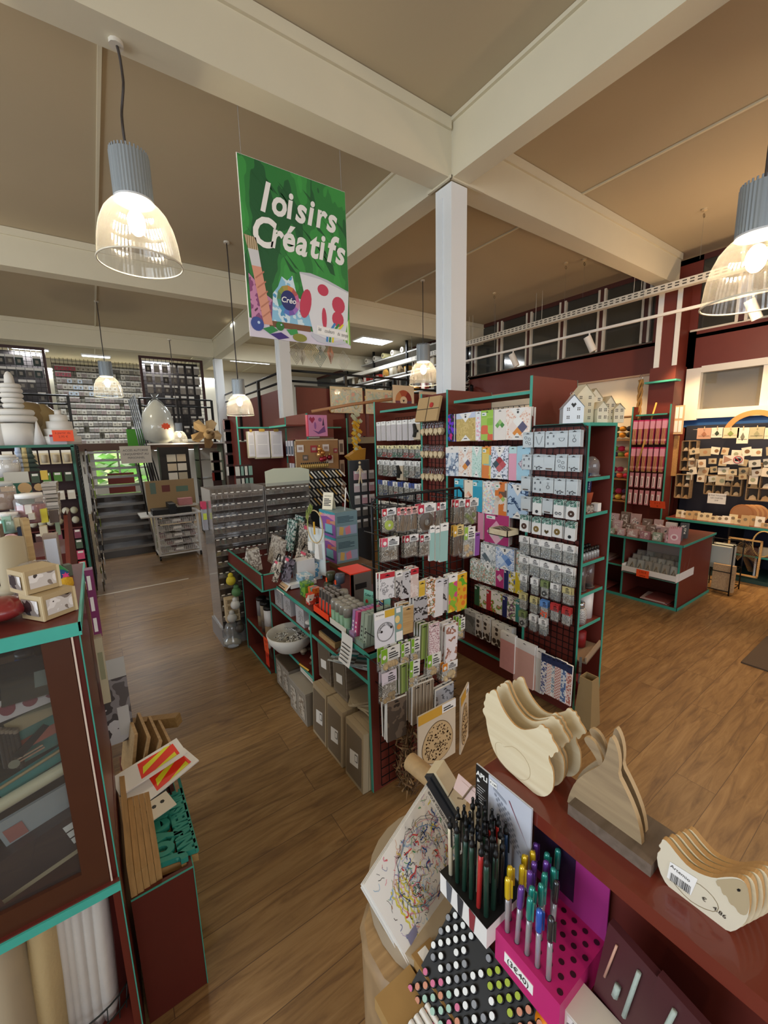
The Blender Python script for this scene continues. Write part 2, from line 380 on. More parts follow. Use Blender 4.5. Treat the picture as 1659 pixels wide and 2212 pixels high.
# white framed inner window above the card wall
WF = mat('#e9e6dd', 0.5)
wn = MB().box(XW-0.06, XW+0.16, 2.40, 2.58, 2.10, 2.84, WF).box(XW-0.06, XW+0.16, 0.45, 0.6, 2.10, 2.84, WF)
wn.box(XW-0.055, XW+0.15, 0.6, 2.4, 2.77, 2.86, WF).box(XW-0.055, XW+0.15, 0.6, 2.4, 2.12, 2.25, WF).box(XW-0.03, XW+0.10, 1.62, 1.72, 2.2, 2.8, WF)
struct(wn, 'window_3')
pn = MB().box(XW+0.03, XW+0.036, 0.6, 2.42, 2.25, 2.77, glass('#d8d4c8', 0.3, 0.02, 'window_glass')); struct(pn, 'window_4')
w = MB().box(XW+1.2, XW+1.25, -1, 4, 1.2, 3.2, mat('#b59f7c', 0.8)).box(XW+0.16, XW+1.2, -1, 4, 2.0, 2.05, mat('#b59f7c', 0.8)).box(XW+0.16, XW+1.2, -1, 4, 3.15, 3.2, mat('#b59f7c', 0.8)); struct(w, 'wall_office')

# ================================================================== HANGING PACKS
def euro(mb, x, z, y=-0.0022, m=None):
    mb.rect(x-0.012, x+0.012, z-0.002, z+0.002, y, m or BLACK).disc(x, z+0.002, 0.004, y, m or BLACK, 8)
def lines(mb, x0, x1, z0, z1, y, m, n=3):
    "unreadable small print"
    for i in range(n):
        z = z1-(i+0.5)*(z1-z0)/n; h = (z1-z0)/n*0.28
        mb.rect(x0, x0+(x1-x0)*(0.95 if i % 3 else 0.7), z-h, z+h, y, m)
INK = mat('#3a3a3c', 0.6)
def art_pack(name, w, h, face, cat='craft pack', head=None, tri=None, side=None, t=0.012, label_box=None, diamond=None):
    "flat packet of printed paper hanging by its top edge; origin at the top centre of its front"
    p = Proto(name, cat); b = MB()
    b.box(-w/2, w/2, 0, t, -h, 0, PAPER); b.rect(-w/2, w/2, -h, 0, -0.0006, face)
    if head: b.rect(-w/2, w/2, -h*0.2, 0, -0.0012, head)
    if tri:
        b.poly([(-w*0.32, -0.004), (w*0.32, -0.004), (0, -h*0.34)], -0.0014, tri); b.poly([(-w*0.26, -h+0.002), (w*0.26, -h+0.002), (0, -h*0.78)], -0.0014, tri)
        b.disc(0, -h*0.14, w*0.05, -0.002, INK, 5); b.rect(-w*0.08, w*0.08, -h*0.93, -h*0.9, -0.002, INK)
    if diamond:
        s = w*0.2
        for (cx, cz), q in zip([(0, -h*0.42), (-s, -h*0.42-s), (s, -h*0.42-s), (0, -h*0.42-2*s)], diamond):
            b.poly([(cx, cz+s), (cx+s, cz), (cx, cz-s), (cx-s, cz)], -0.001, q)
    if label_box: b.rect(-w*0.42, -w*0.05, -h*0.18, -h*0.07, -0.0018, WHITE); lines(b, -w*0.38, -w*0.1, -h*0.16, -h*0.1, -0.0024, mat('#2d8f6a'), 1)
    euro(b, 0, -0.014)
    p.add(b, name)
    return p
def bag_pack(name, w, h, head, content, cat='craft pack', hh=0.3, logo=None, lump='beads', t=0.012, film=None):
    "clear bag with a printed header card"
    p = Proto(name, cat); b = MB()
    b.box(-w/2, w/2, 0, 0.003, -h*hh, 0, head); lines(b, -w*0.1, w*0.42, -h*hh*0.85, -h*hh*0.35, -0.0008, INK, 3)
    if logo: b.rect(-w/2, -w*0.18, -h*hh, 0, -0.0006, logo); b.disc(-w*0.34, -h*hh*0.6, w*0.1, -0.0012, WHITE, 12)
    euro(b, w*0.1, -0.011, -0.002); 
    bag = MB(); n = 4; v = []
    for i in range(n+1):
        q = i/n; d = t*math.sin(PI*min(1, q*0.85+0.15))*0.5+0.001
        z = -h*hh*0.8-(h-h*hh*0.8)*q; v += [(-w/2, 0.002, z), (-w/4, 0.002-d, z), (0, 0.002-d*1.2, z), (w/4, 0.002-d, z), (w/2, 0.002, z)]
    bag.add(v, [(r*5+c, r*5+c+5, r*5+c+6, r*5+c+1) for r in range(n) for c in range(4)], film or FILM, True)
    bag.add([(x, 0.012-y*0.6, z) for x, y, z in v], [(r*5+c, r*5+c+1, r*5+c+6, r*5+c+5) for r in range(n) for c in range(4)], content[1] if len(content) > 1 else FILM, True)
    c = MB(); R = random.Random(len(name)+int(w*1000)); m = content[0]
    if lump == 'beads':
        for i in range(16): c.ball((R.uniform(-w*.38, w*.38), R.uniform(0.001, 0.006), R.uniform(-h*0.95, -h*0.6)), R.uniform(0.004, 0.007), m, 6)
    elif lump == 'disc': c.cyl((0, 0.0, -h*0.72), (0, 0.006, -h*0.72), w*0.3, m, 20); c.cyl((0, -0.001, -h*0.72), (0, 0.0, -h*0.72), w*0.09, WHITE, 10)
    elif lump == 'twigs':
        for i in range(9):
            x = R.uniform(-w*.38, w*.38); c.cyl((x, 0.004, -h*0.35), (x+R.uniform(-.02, .02), 0.006, -h*0.95), 0.003, m, 5)
    elif lump == 'rings':
        for i in range(4):
            cx, cz = R.uniform(-w*.3, w*.3), R.uniform(-h*0.85, -h*0.5)
            c.tube([(cx+0.011*math.cos(a*PI/5), 0.001, cz+0.011*math.sin(a*PI/5)) for a in range(10)], 0.0014, m, 4, True)
    elif lump == 'eggs':
        for i in range(7): c.ball((R.uniform(-w*.3, w*.3), 0.008, R.uniform(-h*0.92, -h*0.6)), w*0.13, m, 8, 1.1)
    elif lump == 'nest': 
        for k in range(5): c.tube([(w*(0.34-k*.035)*math.cos(a*PI/8), 0.004-k*.001, -h*0.62+w*(0.34-k*.035)*math.sin(a*PI/8)) for a in range(16)], 0.006, m, 5, True)
    else: c.rect(-w*.36, w*.36, -h*0.93, -h*hh-0.01, 0.001, m)
    c.rect(-w*.46, w*.46, -h*.96, -h*hh, 0.009, pat(['#c9c8c2', '#8f8c84', '#f0f0ec', '#6a665e', '#dcdad4'] if hh >= .36 else ['#a39c90', '#6f675b', '#e0dcd2', '#4f483e', '#beb6a8'], 'blobs', 55, stretch=(1, .2, .7)))  # sheet of jumbled contents, with bright glints painted into the blobs
    p.add(b, 'header_card'); p.add(bag, 'bag'); p.add(c, 'contents')
    return p
WB = mat('#e3ebf0', 0.4)
def jewel_card(kind, w=0.075, h=0.10):
    p = Proto('jewellery_card', 'craft pack'); b = MB(); b.box(-w/2, w/2, 0, 0.004, -h, 0, WB); b.rect(-w/2, w/2, -0.016, 0, -0.0004, mat('#cfd8de')); euro(b, 0, -0.01)
    p.add(b, 'backing_card'); c = MB(); S = mat('#5b5e63', 0.3, 0.8)
    if kind == 'rings':
        for x, z in ((-.015, -.035), (.012, -.045), (-.008, -.065), (.016, -.075)): c.tube([(x+.009*math.cos(a*PI/5), -.002, z+.009*math.sin(a*PI/5)) for a in range(10)], .0012, S, 4, True)
    elif kind == 'chain': c.tube([(-.024+.012*i, -.002, -.03-.055*math.sin(PI*i/4)) for i in range(5)], .0012, S, 4)
    elif kind == 'charms':
        for x, z in ((-.02, -.035), (.02, -.03), (-.018, -.075), (.02, -.078)): c.cyl((x, -.003, z+.008), (x, -.003, z-.006), .0035, S, 6)
    elif kind == 'bib':
        c.tube([(.018*math.cos(a*PI/8), -.002, -.045-.018*math.sin(a*PI/8)) for a in range(9)], .0014, S, 4); c.tube([(-.018, -.002, -.045), (.018, -.002, -.045)], .001, S, 4)
    elif kind == 'pendant': c.tube([(.011*math.cos(a*PI/5), -.002, -.062+.011*math.sin(a*PI/5)) for a in range(10)], .0016, S, 4, True); c.tube([(-.006, -.002, -.03), (0, -.002, -.05), (.006, -.002, -.03)], .001, S, 4)
    elif kind == 'beads':
        R = random.Random(3)
        for i in range(14): c.ball((R.uniform(-.026, .026), -.003, R.uniform(-.094, -.072)), .0035, S, 6)
    else: c.box(-.02, .022, -.004, 0, -.094, -.086, mat('#5a4c42'))
    p.add(c, 'charm')
    f = MB(); f.add([(-w/2, -.001, 0), (w/2, -.001, 0), (w/2, -.006, -h*.6), (-w/2, -.006, -h*.6), (-w/2, -.001, -h), (w/2, -.001, -h)], [(0, 3, 2, 1), (3, 4, 5, 2)], FILM, True); p.add(f, 'film')
    return p
def leafhead_card(kind, col):
    w, h = 0.07, 0.115; p = Proto('charm_card', 'craft pack'); b = MB(); b.box(-w/2, w/2, 0, 0.004, -h, 0, mat('#eceeed'))
    b.rect(-w/2, w/2, -h*.3, 0, -.0006, pat(['#0f3b2f', '#9fc4bd', '#20604c', '#e8f0ee'], 'blobs', 60)); euro(b, 0, -0.01); p.add(b, 'backing_card')
    c = MB(); m = mat(col, 0.35, 0.7)
    if kind == 'disc': c.cyl((0, -.003, -.078), (0, 0, -.078), .021, m, 20); c.cyl((0, -.0035, -.078), (0, -.003, -.078), .005, WHITE, 8)
    elif kind == 'small': c.cyl((0, -.003, -.092), (0, 0, -.092), .011, m, 12)
    elif kind == 'two':
        for x in (-.014, .012): c.tube([(x+.008*math.cos(a*PI/5), -.002, -.088+.008*math.sin(a*PI/5)) for a in range(10)], .003, m, 5, True)
    else: c.prism([(0, -.10), (-.016, -.084), (-.012, -.072), (0, -.079), (.012, -.072), (.016, -.084)], -.003, 0, m)
    p.add(c, 'charm')
    return p
def spot(s): return s
def hang(face, depth, lst, z, wtxt, grp, n=2, gap=0.016, jit=0.004, tilt=True):
    "lst: (centre along the rack, proto, words); face 'X' looks towards -X, 'Y' towards -Y"
    k = 0
    for c, p, words in lst:
        for i in range(n):
            dz = random.uniform(-jit, jit); r = random.uniform(-.05, .05) if tilt else 0
            sw = random.uniform(-.03, .03)
            M = T(depth+gap*i, c+dz, z+dz, FX+r, sw*0.6, sw) if face == 'X' else T(c+dz, depth+gap*i, z+dz, r, sw*0.6, sw)
            lab = '%s, %s %s' % (words, ORD[k]+' hook from left', wtxt) if n > 1 else '%s, %s from left, %s' % (words, ORD[k], wtxt)
            if i and len(lab.split()) < 16: lab += [', behind', ', rearmost'][i-1]
            p.put(M, lab, '%s %s hook from left %s' % (grp, ORD[min(k, 15)], wtxt) if n > 1 else grp)
        k += 1
HOOK = MB(); HOOK.tube([(0, 0.2, 0), (0, 0.01, 0.004), (0, -0.012, 0.016)], 0.0028, WIRE, 5)
HOOKM = HOOK.mesh('hook')
def hooks(parent, face, depth, cs, z, L=1.0):
    for c in cs:
        M = (T(depth, c, z, FX) if face == 'X' else T(c, depth, z)) @ Matrix.Diagonal((1, L, 1, 1))
        o = link('hook', HOOKM); o.parent = parent; o.matrix_parent_inverse = parent.matrix_world.inverted(); o.matrix_world = M
def grid(a0, a1, z0, z1, step=0.05, frame=0.006, r=0.0018, m=WIRE):
    "wire grid in local x,z"
    b = MB(); x = a0
    while x < a1+1e-6: b.box(x-r, x+r, -r, r, z0, z1, m); x += step
    z = z0
    while z < z1+1e-6: b.box(a0, a1, -2*r, 0, z-r, z+r, m); z += step
    if frame: b.tube([(a0, 0, z0), (a0, 0, z1-.03), (a0+.03, 0, z1), (a1-.03, 0, z1), (a1, 0, z1-.03), (a1, 0, z0)], frame, m, 8)
    return b
def panelX(b, y, x0, x1, z0, z1, t=0.018, front=-1):
    "red upright at Y=y spanning x0..x1, teal edging on its front"
    b.box(x0, x1, y-t/2, y+t/2, z0, z1, RED); b.box(x0-0.003, x0, y-t/2-.001, y+t/2+.001, z0, z1+.002, TEAL); b.box(x1, x1+.003, y-t/2-.001, y+t/2+.001, z0, z1+.002, TEAL)
def shelfX(b, y0, y1, x0, x1, z, t=0.018):
    b.box(x0, x1, y0, y1, z-t, z, RED); b.box(x0-0.003, x0, y0, y1, z-t-.002, z+.001, TEAL)

# ------------------------------------------------------------------ tall central gondola
g = thing('shelving_gondola', 'tall red and teal gondola in the middle of the shop round the white column', 'shelving', (2.46, 1.76, 0))
def gp(mb, name, label=None):
    o = link(name, mb.mesh(name)); o.parent = g; o.matrix_parent_inverse = g.matrix_world.inverted(); 
    if label: o['label'] = label
    return o
for y in (1.76, 2.57, 2.90, 3.66):
    b = MB(); panelX(b, y, 2.46, 3.02 if y > 2.8 else 3.0, 0.0, 2.31); gp(b, 'side_panel')
b = MB().box(2.76, 2.78, 1.77, 2.56, 0.1, 1.9, REDD).box(2.76, 2.78, 2.91, 3.65, 0.1, 1.9, REDD); gp(b, 'back_panel')
b = MB().box(2.52, 2.54, 2.58, 2.89, 0.08, 2.30, RED); gp(b, 'column_panel')
for y0, y1 in ((1.77, 2.50), (2.915, 3.57)):
    b = MB(); shelfX(b, y0, y1, 2.47, 2.74, 2.215); gp(b, 'top_shelf')
    b = MB(); shelfX(b, y0, y1+.06, 2.47, 2.76, 0.16); b.box(2.49, 2.50, y0, y1+.06, 0, 0.14, REDD); gp(b, 'base_shelf')
for y0, y1 in ((1.78, 2.56), (2.915, 3.65)):
    b = grid(0, y1-y0, 0.2, 2.15, 0.05, 0); gp(b, 'wire_grid').matrix_world = T(2.73, y1, 0, FX)
b = grid(0, 0.30, 1.3, 2.15, 0.05, 0); gp(b, 'wire_grid').matrix_world = T(2.515, 2.88, 0, FX)

G = {}
G['blue_gold'] = lambda w, h: art_pack('origami_paper_pack', w, h, pat(['#c9b06a', '#d8c07c', '#b79a55'], 'blobs', 40), tri=WHITE, head=mat('#c7d3ea'))
G['neon'] = lambda w, h: art_pack('origami_paper_pack', w, h, pat(['#141a3a', '#c7237c', '#2c3fb0', '#161028', '#6c2bd0'], 'mosaic', 38))
G['pinkdots'] = lambda w, h: art_pack('origami_paper_pack', w, h, pat(['#e7b3c2', '#f3e6ea', '#dbe6ee', '#f7f4f4'], 'mosaic', 70), head=WB)
G['green'] = lambda w, h: art_pack('origami_paper_pack', w, h, pat(['#8fc13e', '#5d8a46', '#a9cf5c', '#7f9fae', '#e06c4b'], 'squares', 16), head=mat('#9ccc50'), label_box=1)
G['boat'] = lambda w, h: art_pack('origami_paper_pack', w, h, mat('#ece6df'), diamond=[mat('#9cc979'), mat('#6fae57'), mat('#4a8f43'), mat('#e9e2db')])
G['peach'] = lambda w, h: art_pack('origami_paper_pack', w, h, pat(['#dd9c84', '#f0dccd', '#f6ece4'], 'dots', 60, th=0.5), tri=WHITE, diamond=[PAPER, mat('#efe0d8'), mat('#5d5b78'), mat('#e2913f')])
G['bluephoto'] = lambda w, h: art_pack('origami_paper_pack', w, h, pat(['#dfe6ee', '#9fb0c6', '#5b6d8a', '#eef2f6'], 'blobs', 22), head=mat('#eceae6'))
G['mint'] = lambda w, h: art_pack('origami_paper_pack', w, h, pat(['#8fc0b0', '#c2e4da', '#d3ebe4'], 'dots', 60), tri=PAPER)
G['yellow'] = lambda w, h: art_pack('origami_paper_pack', w, h, pat(['#e8d27a', '#efc04a', '#e98b4d', '#9fc8c0'], 'squares', 14), label_box=1)
G['reddiamond'] = lambda w, h: art_pack('origami_paper_pack', w, h, pat(['#e9edf8', '#dfe5f4', '#41556b', '#f3f5fb'], 'blobs', 60), tri=WHITE, diamond=[mat('#a3333a'), mat('#40545e'), mat('#c2545c'), mat('#c8686c')])
G['bands'] = lambda w, h: art_pack('origami_paper_pack', w, h, pat(['#a7dad8', '#3f9d84', '#9aa3ab', '#e9a8c0', '#c4e3ea'], 'stripes', 9, stretch=(0.01, 0.01, 1)), head=mat('#bfe0e4'))
G['lightblue'] = lambda w, h: art_pack('origami_paper_pack', w, h, mat('#a9d3e6'), diamond=[pat(['#e9dfe6', '#7d7f92', '#c9a6b8'], 'mosaic', 120)]*4)
G['cyan'] = lambda w, h: art_pack('origami_paper_pack', w, h, pat(['#2d9fbe', '#2496b6'], 'blobs', 8), head=mat('#55b7cf'), label_box=1)
G['creampink'] = lambda w, h: art_pack('origami_paper_pack', w, h, mat('#efe3cf'), diamond=[mat('#eeb08f'), mat('#f3c8b4'), mat('#e2957c'), mat('#f5ddcf')])
G['mosaic'] = lambda w, h: art_pack('origami_paper_pack', w, h, pat(['#cfe3ec', '#e9f1f3', '#b4ccd6', '#efe8c8', '#e9bcc8'], 'mosaic', 90), tri=WHITE)
G['orange'] = lambda w, h: art_pack('origami_paper_pack', w, h, pat(['#e2d9cf', '#df7c33', '#6a5547', '#ddd2c6'], 'squares', 20), label_box=1, diamond=[mat('#e0702e'), mat('#c9b9a6'), mat('#a7c46a'), mat('#e8ddd2')])
G['fish'] = lambda w, h: art_pack('origami_paper_pack', w, h, pat(['#bcd6ef', '#bcd6ef', '#bcd6ef', '#2e4c74', '#bcd6ef'], 'blobs', 16), tri=WHITE)
G['pink'] = lambda w, h: art_pack('origami_paper_pack', w, h, pat(['#d7839f', '#e3a3b8', '#d98fa9'], 'stripes', 7, stretch=(.01, .01, 1)))
G['greymos'] = lambda w, h: art_pack('origami_paper_pack', w, h, pat(['#dfe4e4', '#9aa3a8', '#eef0ef', '#c0c8ca'], 'mosaic', 110), tri=WHITE, diamond=[mat('#e6eaea'), mat('#5d6c74'), mat('#d0d8da'), mat('#6d7a80')])
G['bluemos'] = lambda w, h: art_pack('origami_paper_pack', w, h, pat(['#d5e1f2', '#8aa6d0', '#e9eff8', '#b4c8e6'], 'mosaic', 110), tri=WHITE, diamond=[mat('#7fa3d8'), mat('#cfe0f4'), mat('#4f78b8'), mat('#aac4e8')])
G['greenmos'] = lambda w, h: art_pack('origami_paper_pack', w, h, pat(['#d7e4dc', '#7f9f8c', '#cda08c', '#e9efe9', '#a3b8aa'], 'mosaic', 110), tri=PAPER)
G['rose'] = lambda w, h: art_pack('origami_paper_pack', w, h, pat(['#b83a78', '#c2447f'], 'blobs', 12), label_box=1, diamond=[mat('#e3a8bf'), mat('#d9c7c9'), mat('#a9bfa8'), mat('#e8b9c8')])
G['navy'] = lambda w, h: art_pack('origami_paper_pack', w, h, mat('#23285c'), head=mat('#2b3069'), label_box=1)
G['kiwi'] = lambda w, h: art_pack('origami_paper_pack', w, h, pat(['#f2efe9', '#f2efe9', '#d9c43a', '#4664a8', '#f2efe9'], 'blobs', 18))
G['sun'] = lambda w, h: art_pack('origami_paper_pack', w, h, pat(['#dcc22f', '#e3cc44'], 'blobs', 20), tri=mat('#efe6b8'))
G['dkgreen'] = lambda w, h: art_pack('iron_on_kit', w, h, mat('#2c5534'), label_box=1)
G['white'] = lambda w, h: art_pack('iron_on_kit', w, h, pat(['#f1ece4', '#f1ece4', '#7fa84a', '#c43b32', '#f1ece4'], 'blobs', 20))
G['red'] = lambda w, h: art_pack('iron_on_kit', w, h, mat('#b2333b'), label_box=1)
G['bird'] = lambda w, h: art_pack('iron_on_kit', w, h, pat(['#f1ece4', '#f1ece4', '#7d5a74', '#7fa86a', '#f1ece4'], 'blobs', 24))
G['teal'] = lambda w, h: art_pack('iron_on_kit', w, h, mat('#3c8d86'), label_box=1)
G['greypk'] = lambda w, h: art_pack('stencil_pack', w, h, pat(['#6d6d6c', '#8c8c8a', '#77767a'], 'blobs', 14), head=mat('#bdbdbb'))
G['stones'] = lambda w, h: art_pack('mini_plate_pack', w, h, pat(['#453a35', '#e6e0d8'], 'dots', 22, th=.5), head=PAPER)
DESC = {'blue_gold': 'blue and gold origami paper pack', 'neon': 'dark neon origami paper pack', 'pinkdots': 'pink dotted paper pack', 'green': 'lime green paper pack', 'boat': 'cream paper pack with a green folded boat', 'peach': 'peach flower print paper pack', 'bluephoto': 'grey blue feather print pack', 'mint': 'mint green print pack', 'yellow': 'yellow patchwork paper pack', 'reddiamond': 'pale blue pack with a red diamond', 'bands': 'striped teal and pink pack', 'lightblue': 'light blue pack with dark diamond', 'cyan': 'bright cyan paper pack', 'creampink': 'cream pack with peach diamond', 'mosaic': 'pale mosaic print pack', 'orange': 'beige and orange paper pack', 'fish': 'sky blue pack with dark fish', 'pink': 'plain pink paper pack', 'greymos': 'grey mosaic diamond pack', 'bluemos': 'blue mosaic diamond pack', 'greenmos': 'green mosaic print pack', 'rose': 'rose pink patchwork pack', 'navy': 'navy blue pack', 'kiwi': 'white pack with yellow bird', 'sun': 'sun yellow paper pack', 'dkgreen': 'dark green kit', 'white': 'white kit with green leaves', 'red': 'red kit', 'bird': 'white kit with violet bird', 'teal': 'teal kit', 'greypk': 'grey stencil pack', 'stones': 'white card of dark pebbles'}
PR = {}
def pr(k, w, h):
    w = round(w, 3); h = round(h, 2); q = (k, w, h)
    if q not in PR: PR[q] = G[k](w, h)
    return PR[q]
ROWS = [
 (2.11, .22, 930, 'first', [(968, 982, 'neon'), (985, 1029, 'blue_gold'), (1029, 1040, 'pinkdots'), (1040, 1067, 'green'), (1068, 1094, 'boat'), (1093, 1147, 'peach')]),
 (1.845, .24, 1000, 'second', [(963, 991, 'bluephoto'), (991, 1021, 'peach'), (1021, 1041, 'mint'), (1041, 1062, 'yellow'), (1062, 1099, 'reddiamond'), (1099, 1116, 'bands'), (1117, 1146, 'lightblue')]),
 (1.58, .25, 1080, 'third', [(983, 1002, 'cyan'), (1003, 1022, 'creampink'), (1022, 1043, 'cyan'), (1043, 1070, 'mosaic'), (1070, 1096, 'orange'), (1096, 1142, 'fish')]),
 (1.34, .23, 1140, 'fourth', [(1034, 1046, 'pink'), (1046, 1100, 'rose')]),
 (1.09, .17, 1200, 'fifth', [(1038, 1072, 'greymos'), (1072, 1112, 'bluemos'), (1117, 1140, 'greenmos')]),
 (0.925, .16, 1250, 'sixth', [(1015, 1038, 'greenmos'), (1038, 1071, 'greenmos'), (1072, 1090, 'rose'), (1090, 1100, 'navy'), (1100, 1114, 'kiwi'), (1114, 1132, 'sun')]),
 (0.715, .17, 1300, 'seventh', [(1026, 1037, 'dkgreen'), (1037, 1052, 'white'), (1052, 1062, 'red'), (1062, 1086, 'white'), (1086, 1096, 'navy'), (1096, 1115, 'bird'), (1115, 1131, 'teal')]),
 (0.47, .2, 1370, 'eighth', [(1004, 1028, 'greypk'), (1029, 1042, 'stones'), (1044, 1060, 'stones'), (1062, 1090, 'stones'), (1090, 1106, 'stones')])]
for z, h, py, rn, spans in ROWS:
    L = []
    for a, b_, k in spans:
        ya, yb = at(a, py, X=2.45).y, at(b_, py, X=2.45).y
        L.append(((ya+yb)/2, pr(k, (ya-yb)*0.98, h), DESC[k]))
    hang('X', 2.445, L, z, '%s row beside column' % rn, 'paper packs,', n=3, gap=0.02)
    hooks(g, 'X', 2.47, [l[0] for l in L], z-0.008)
# left bay: glue guns, pens, charms
WOODK = wood('#c9b088', '#e3d2ae', 8)
pen_pk = art_pack('marker_blister_pack', .075, .19, pat(['#f4f1f2', '#1c1c1e', '#efe6ea'], 'stripes', 26, stretch=(1, .01, .01)), head=PAPER)
gun = Proto('glue_gun_pack', 'craft pack'); b = MB().box(-.05, .05, 0, .01, -.19, 0, mat('#c8b79c')).rect(-.05, .05, -.05, 0, -.001, PAPER); gun.add(b, 'backing_card')
b = MB().prism([(-.03, -.05), (-.012, -.045), (.012, -.10), (.03, -.105), (.03, -.125), (.005, -.125), (-.01, -.17), (-.035, -.165), (-.02, -.12)], -.022, -.001, BLACK); gun.add(b, 'glue_gun')
rn = 0
for z, h, rows in ((2.10, .19, 0), (1.86, .12, 1), (1.71, .16, 2), (1.50, .17, 3), (1.28, .15, 4), (1.08, .15, 5)):
    L = []; N = 8
    for i in range(N):
        y = 3.57-i*0.088
        if rows == 0: L.append((y, gun if i == 7 else pen_pk, 'black glue gun on a card' if i == 7 else 'white and black marker pack'))
        elif rows == 2 and i == 4: L.append((y, gun, 'black glue gun on a card'))
        else:
            k = ('bay', rows, i % 4)
            if k not in PR:
                cc = [['#2f6b52', '#b23c35', '#b23c35', '#3f8466'], ['#9a8f84', '#6e7f66', '#b6a59a', '#54606e'], ['#8c94a0', '#35466f', '#9c8f86', '#a9323c'], ['#b9a98c', '#77808c', '#c0b8ac', '#6e5a4a'], ['#8a8478', '#c9c0b0', '#6a7078', '#b0a890']][rows-1][i % 4]
                PR[k] = bag_pack('charm_bag', .08, h, mat(['#e9dfae', '#efeeea', '#4a5da0', '#efe9dc', '#e4e0d6'][rows-1] if not (rows == 3 and i % 2) else '#eeece8'), [mat(cc)], hh=.28)
            L.append((y, PR[k], ['', 'cream topped bag of coloured charms', 'small tool bag', 'blue topped bead bag', 'bag of metal clasps', 'bag of cords'][rows]))
    hang('X', 2.445, L, z, '%s row left of column' % ORD[rn], 'craft packs,', n=3, gap=0.022); rn += 1
    hooks(g, 'X', 2.47, [l[0] for l in L], z-0.01)
kr = Proto('keyring', 'keyring'); b = MB().tube([(.014*math.cos(a*PI/6), 0, -.014+.014*math.sin(a*PI/6)) for a in range(12)], .0015, STEEL, 4, True).cyl((0, 0, -.028), (0, 0, -.05), .002, STEEL, 5); kr.add(b, 'ring')
b = MB().prism([(0, -.052), (-.022, -.062), (-.026, -.085), (0, -.115), (.026, -.085), (.022, -.062)], -.003, .003, WOODK); kr.add(b, 'wooden_tag')
for r, z in enumerate((2.06, 1.86, 1.66)):
    hang('X', 2.44, [(2.87-.058*i, kr, 'wooden keyring with steel ring') for i in range(5)], z, '%s row, column panel' % ORD[r], 'keyrings,', n=3, gap=.016)
    hooks(g, 'X', 2.47, [2.87-.058*i for i in range(5)], z, .3)
env = MB().box(-.14, .14, -.012, .012, -.105, .105, CARD).box(-.145, .145, -.015, -.012, -.003, .003, mat('#4a3a2a')).box(-.003, .003, -.015, -.012, -.108, .108, mat('#4a3a2a')).cyl((.05, -.02, .03), (.05, -.014, .03), .022, mat('#b8322f', .4), 14)
single(env, 'wrapped_parcel', T(2.40, 2.74, 2.165, FX, -.25), 'kraft paper parcel tied with string and a red wax seal, by the white column', 'parcel')

# ------------------------------------------------------------------ end unit: wire grid towards the left, open shelves towards the camera
e = thing('end_shelf_unit', 'red and teal end shelf unit with a wire grid side and open shelves', 'shelving', (2.48, 1.37, 0))
def ep(mb, name, label=None, M=None):
    o = link(name, mb.mesh(name)); o.parent = e; o.matrix_parent_inverse = e.matrix_world.inverted()
    if M is not None: o.matrix_world = M
    if label: o['label'] = label
    return o
def panelY(b, x, y0, y1, z0, z1, t=0.018):
    b.box(x-t/2, x+t/2, y0, y1, z0, z1, RED); b.box(x-t/2-.001, x+t/2+.001, y0-.003, y0, z0, z1+.002, TEAL)
def shelfY(b, x0, x1, y0, y1, z, t=0.018): b.box(x0, x1, y0, y1, z-t, z, RED); b.box(x0, x1, y0-.003, y0, z-t-.002, z+.001, TEAL)
for x in (2.505, 2.835): b = MB(); panelY(b, x, 1.37, 1.75, 0, 1.965); ep(b, 'side_panel')
b = MB(); b.box(2.50, 2.84, 1.365, 1.75, 1.965, 1.985, TEAL); ep(b, 'top_board')
b = MB().box(2.52, 2.82, 1.72, 1.74, 0, 1.96, REDD); ep(b, 'back_panel')
EZ = [1.64, 1.405, 1.08, .865, .635, .05]
for z in EZ: b = MB(); shelfY(b, 2.515, 2.80, 1.375, 1.72, z); ep(b, 'shelf')
b = grid(0, .40, .12, 1.975, 0.045, .007); ep(b, 'wire_grid', M=T(2.475, 1.77, 0, FX))
b = MB().box(2.488, 2.494, 1.38, 1.75, .02, 1.95, REDD); ep(b, 'back_panel')
JW = {k: jewel_card(k) for k in ('rings', 'chain', 'charms', 'bib', 'pendant', 'beads', 'bar')}
LFC = [leafhead_card('disc', '#6a5348'), leafhead_card('two', '#7a7d80'), leafhead_card('small', '#4d4f52'), leafhead_card('heart', '#6f6240'), leafhead_card('disc', '#a79058')]
FND = [bag_pack('findings_bag', .08, .13, mat('#efefed'), [mat('#c7cdd0', .2, .6)], hh=.36, lump=l) for l in ('beads', 'rings', 'beads')]
FN2 = [bag_pack('findings_bag', .06, .12, mat(c), [mat(d)], hh=.38, lump=l) for c, d, l in (('#efefed', '#8b8f92', 'beads'), ('#7f8f5d', '#2b2d2c', 'disc'), ('#cfc58c', '#9a8f80', 'rings'), ('#5f8fd0', '#ff5a1c', 'beads'), ('#c23b3b', '#b9b9b9', 'rings'))]
YC = [1.735, 1.645, 1.565, 1.485, 1.40]
S1 = 'pale blue card with %s'
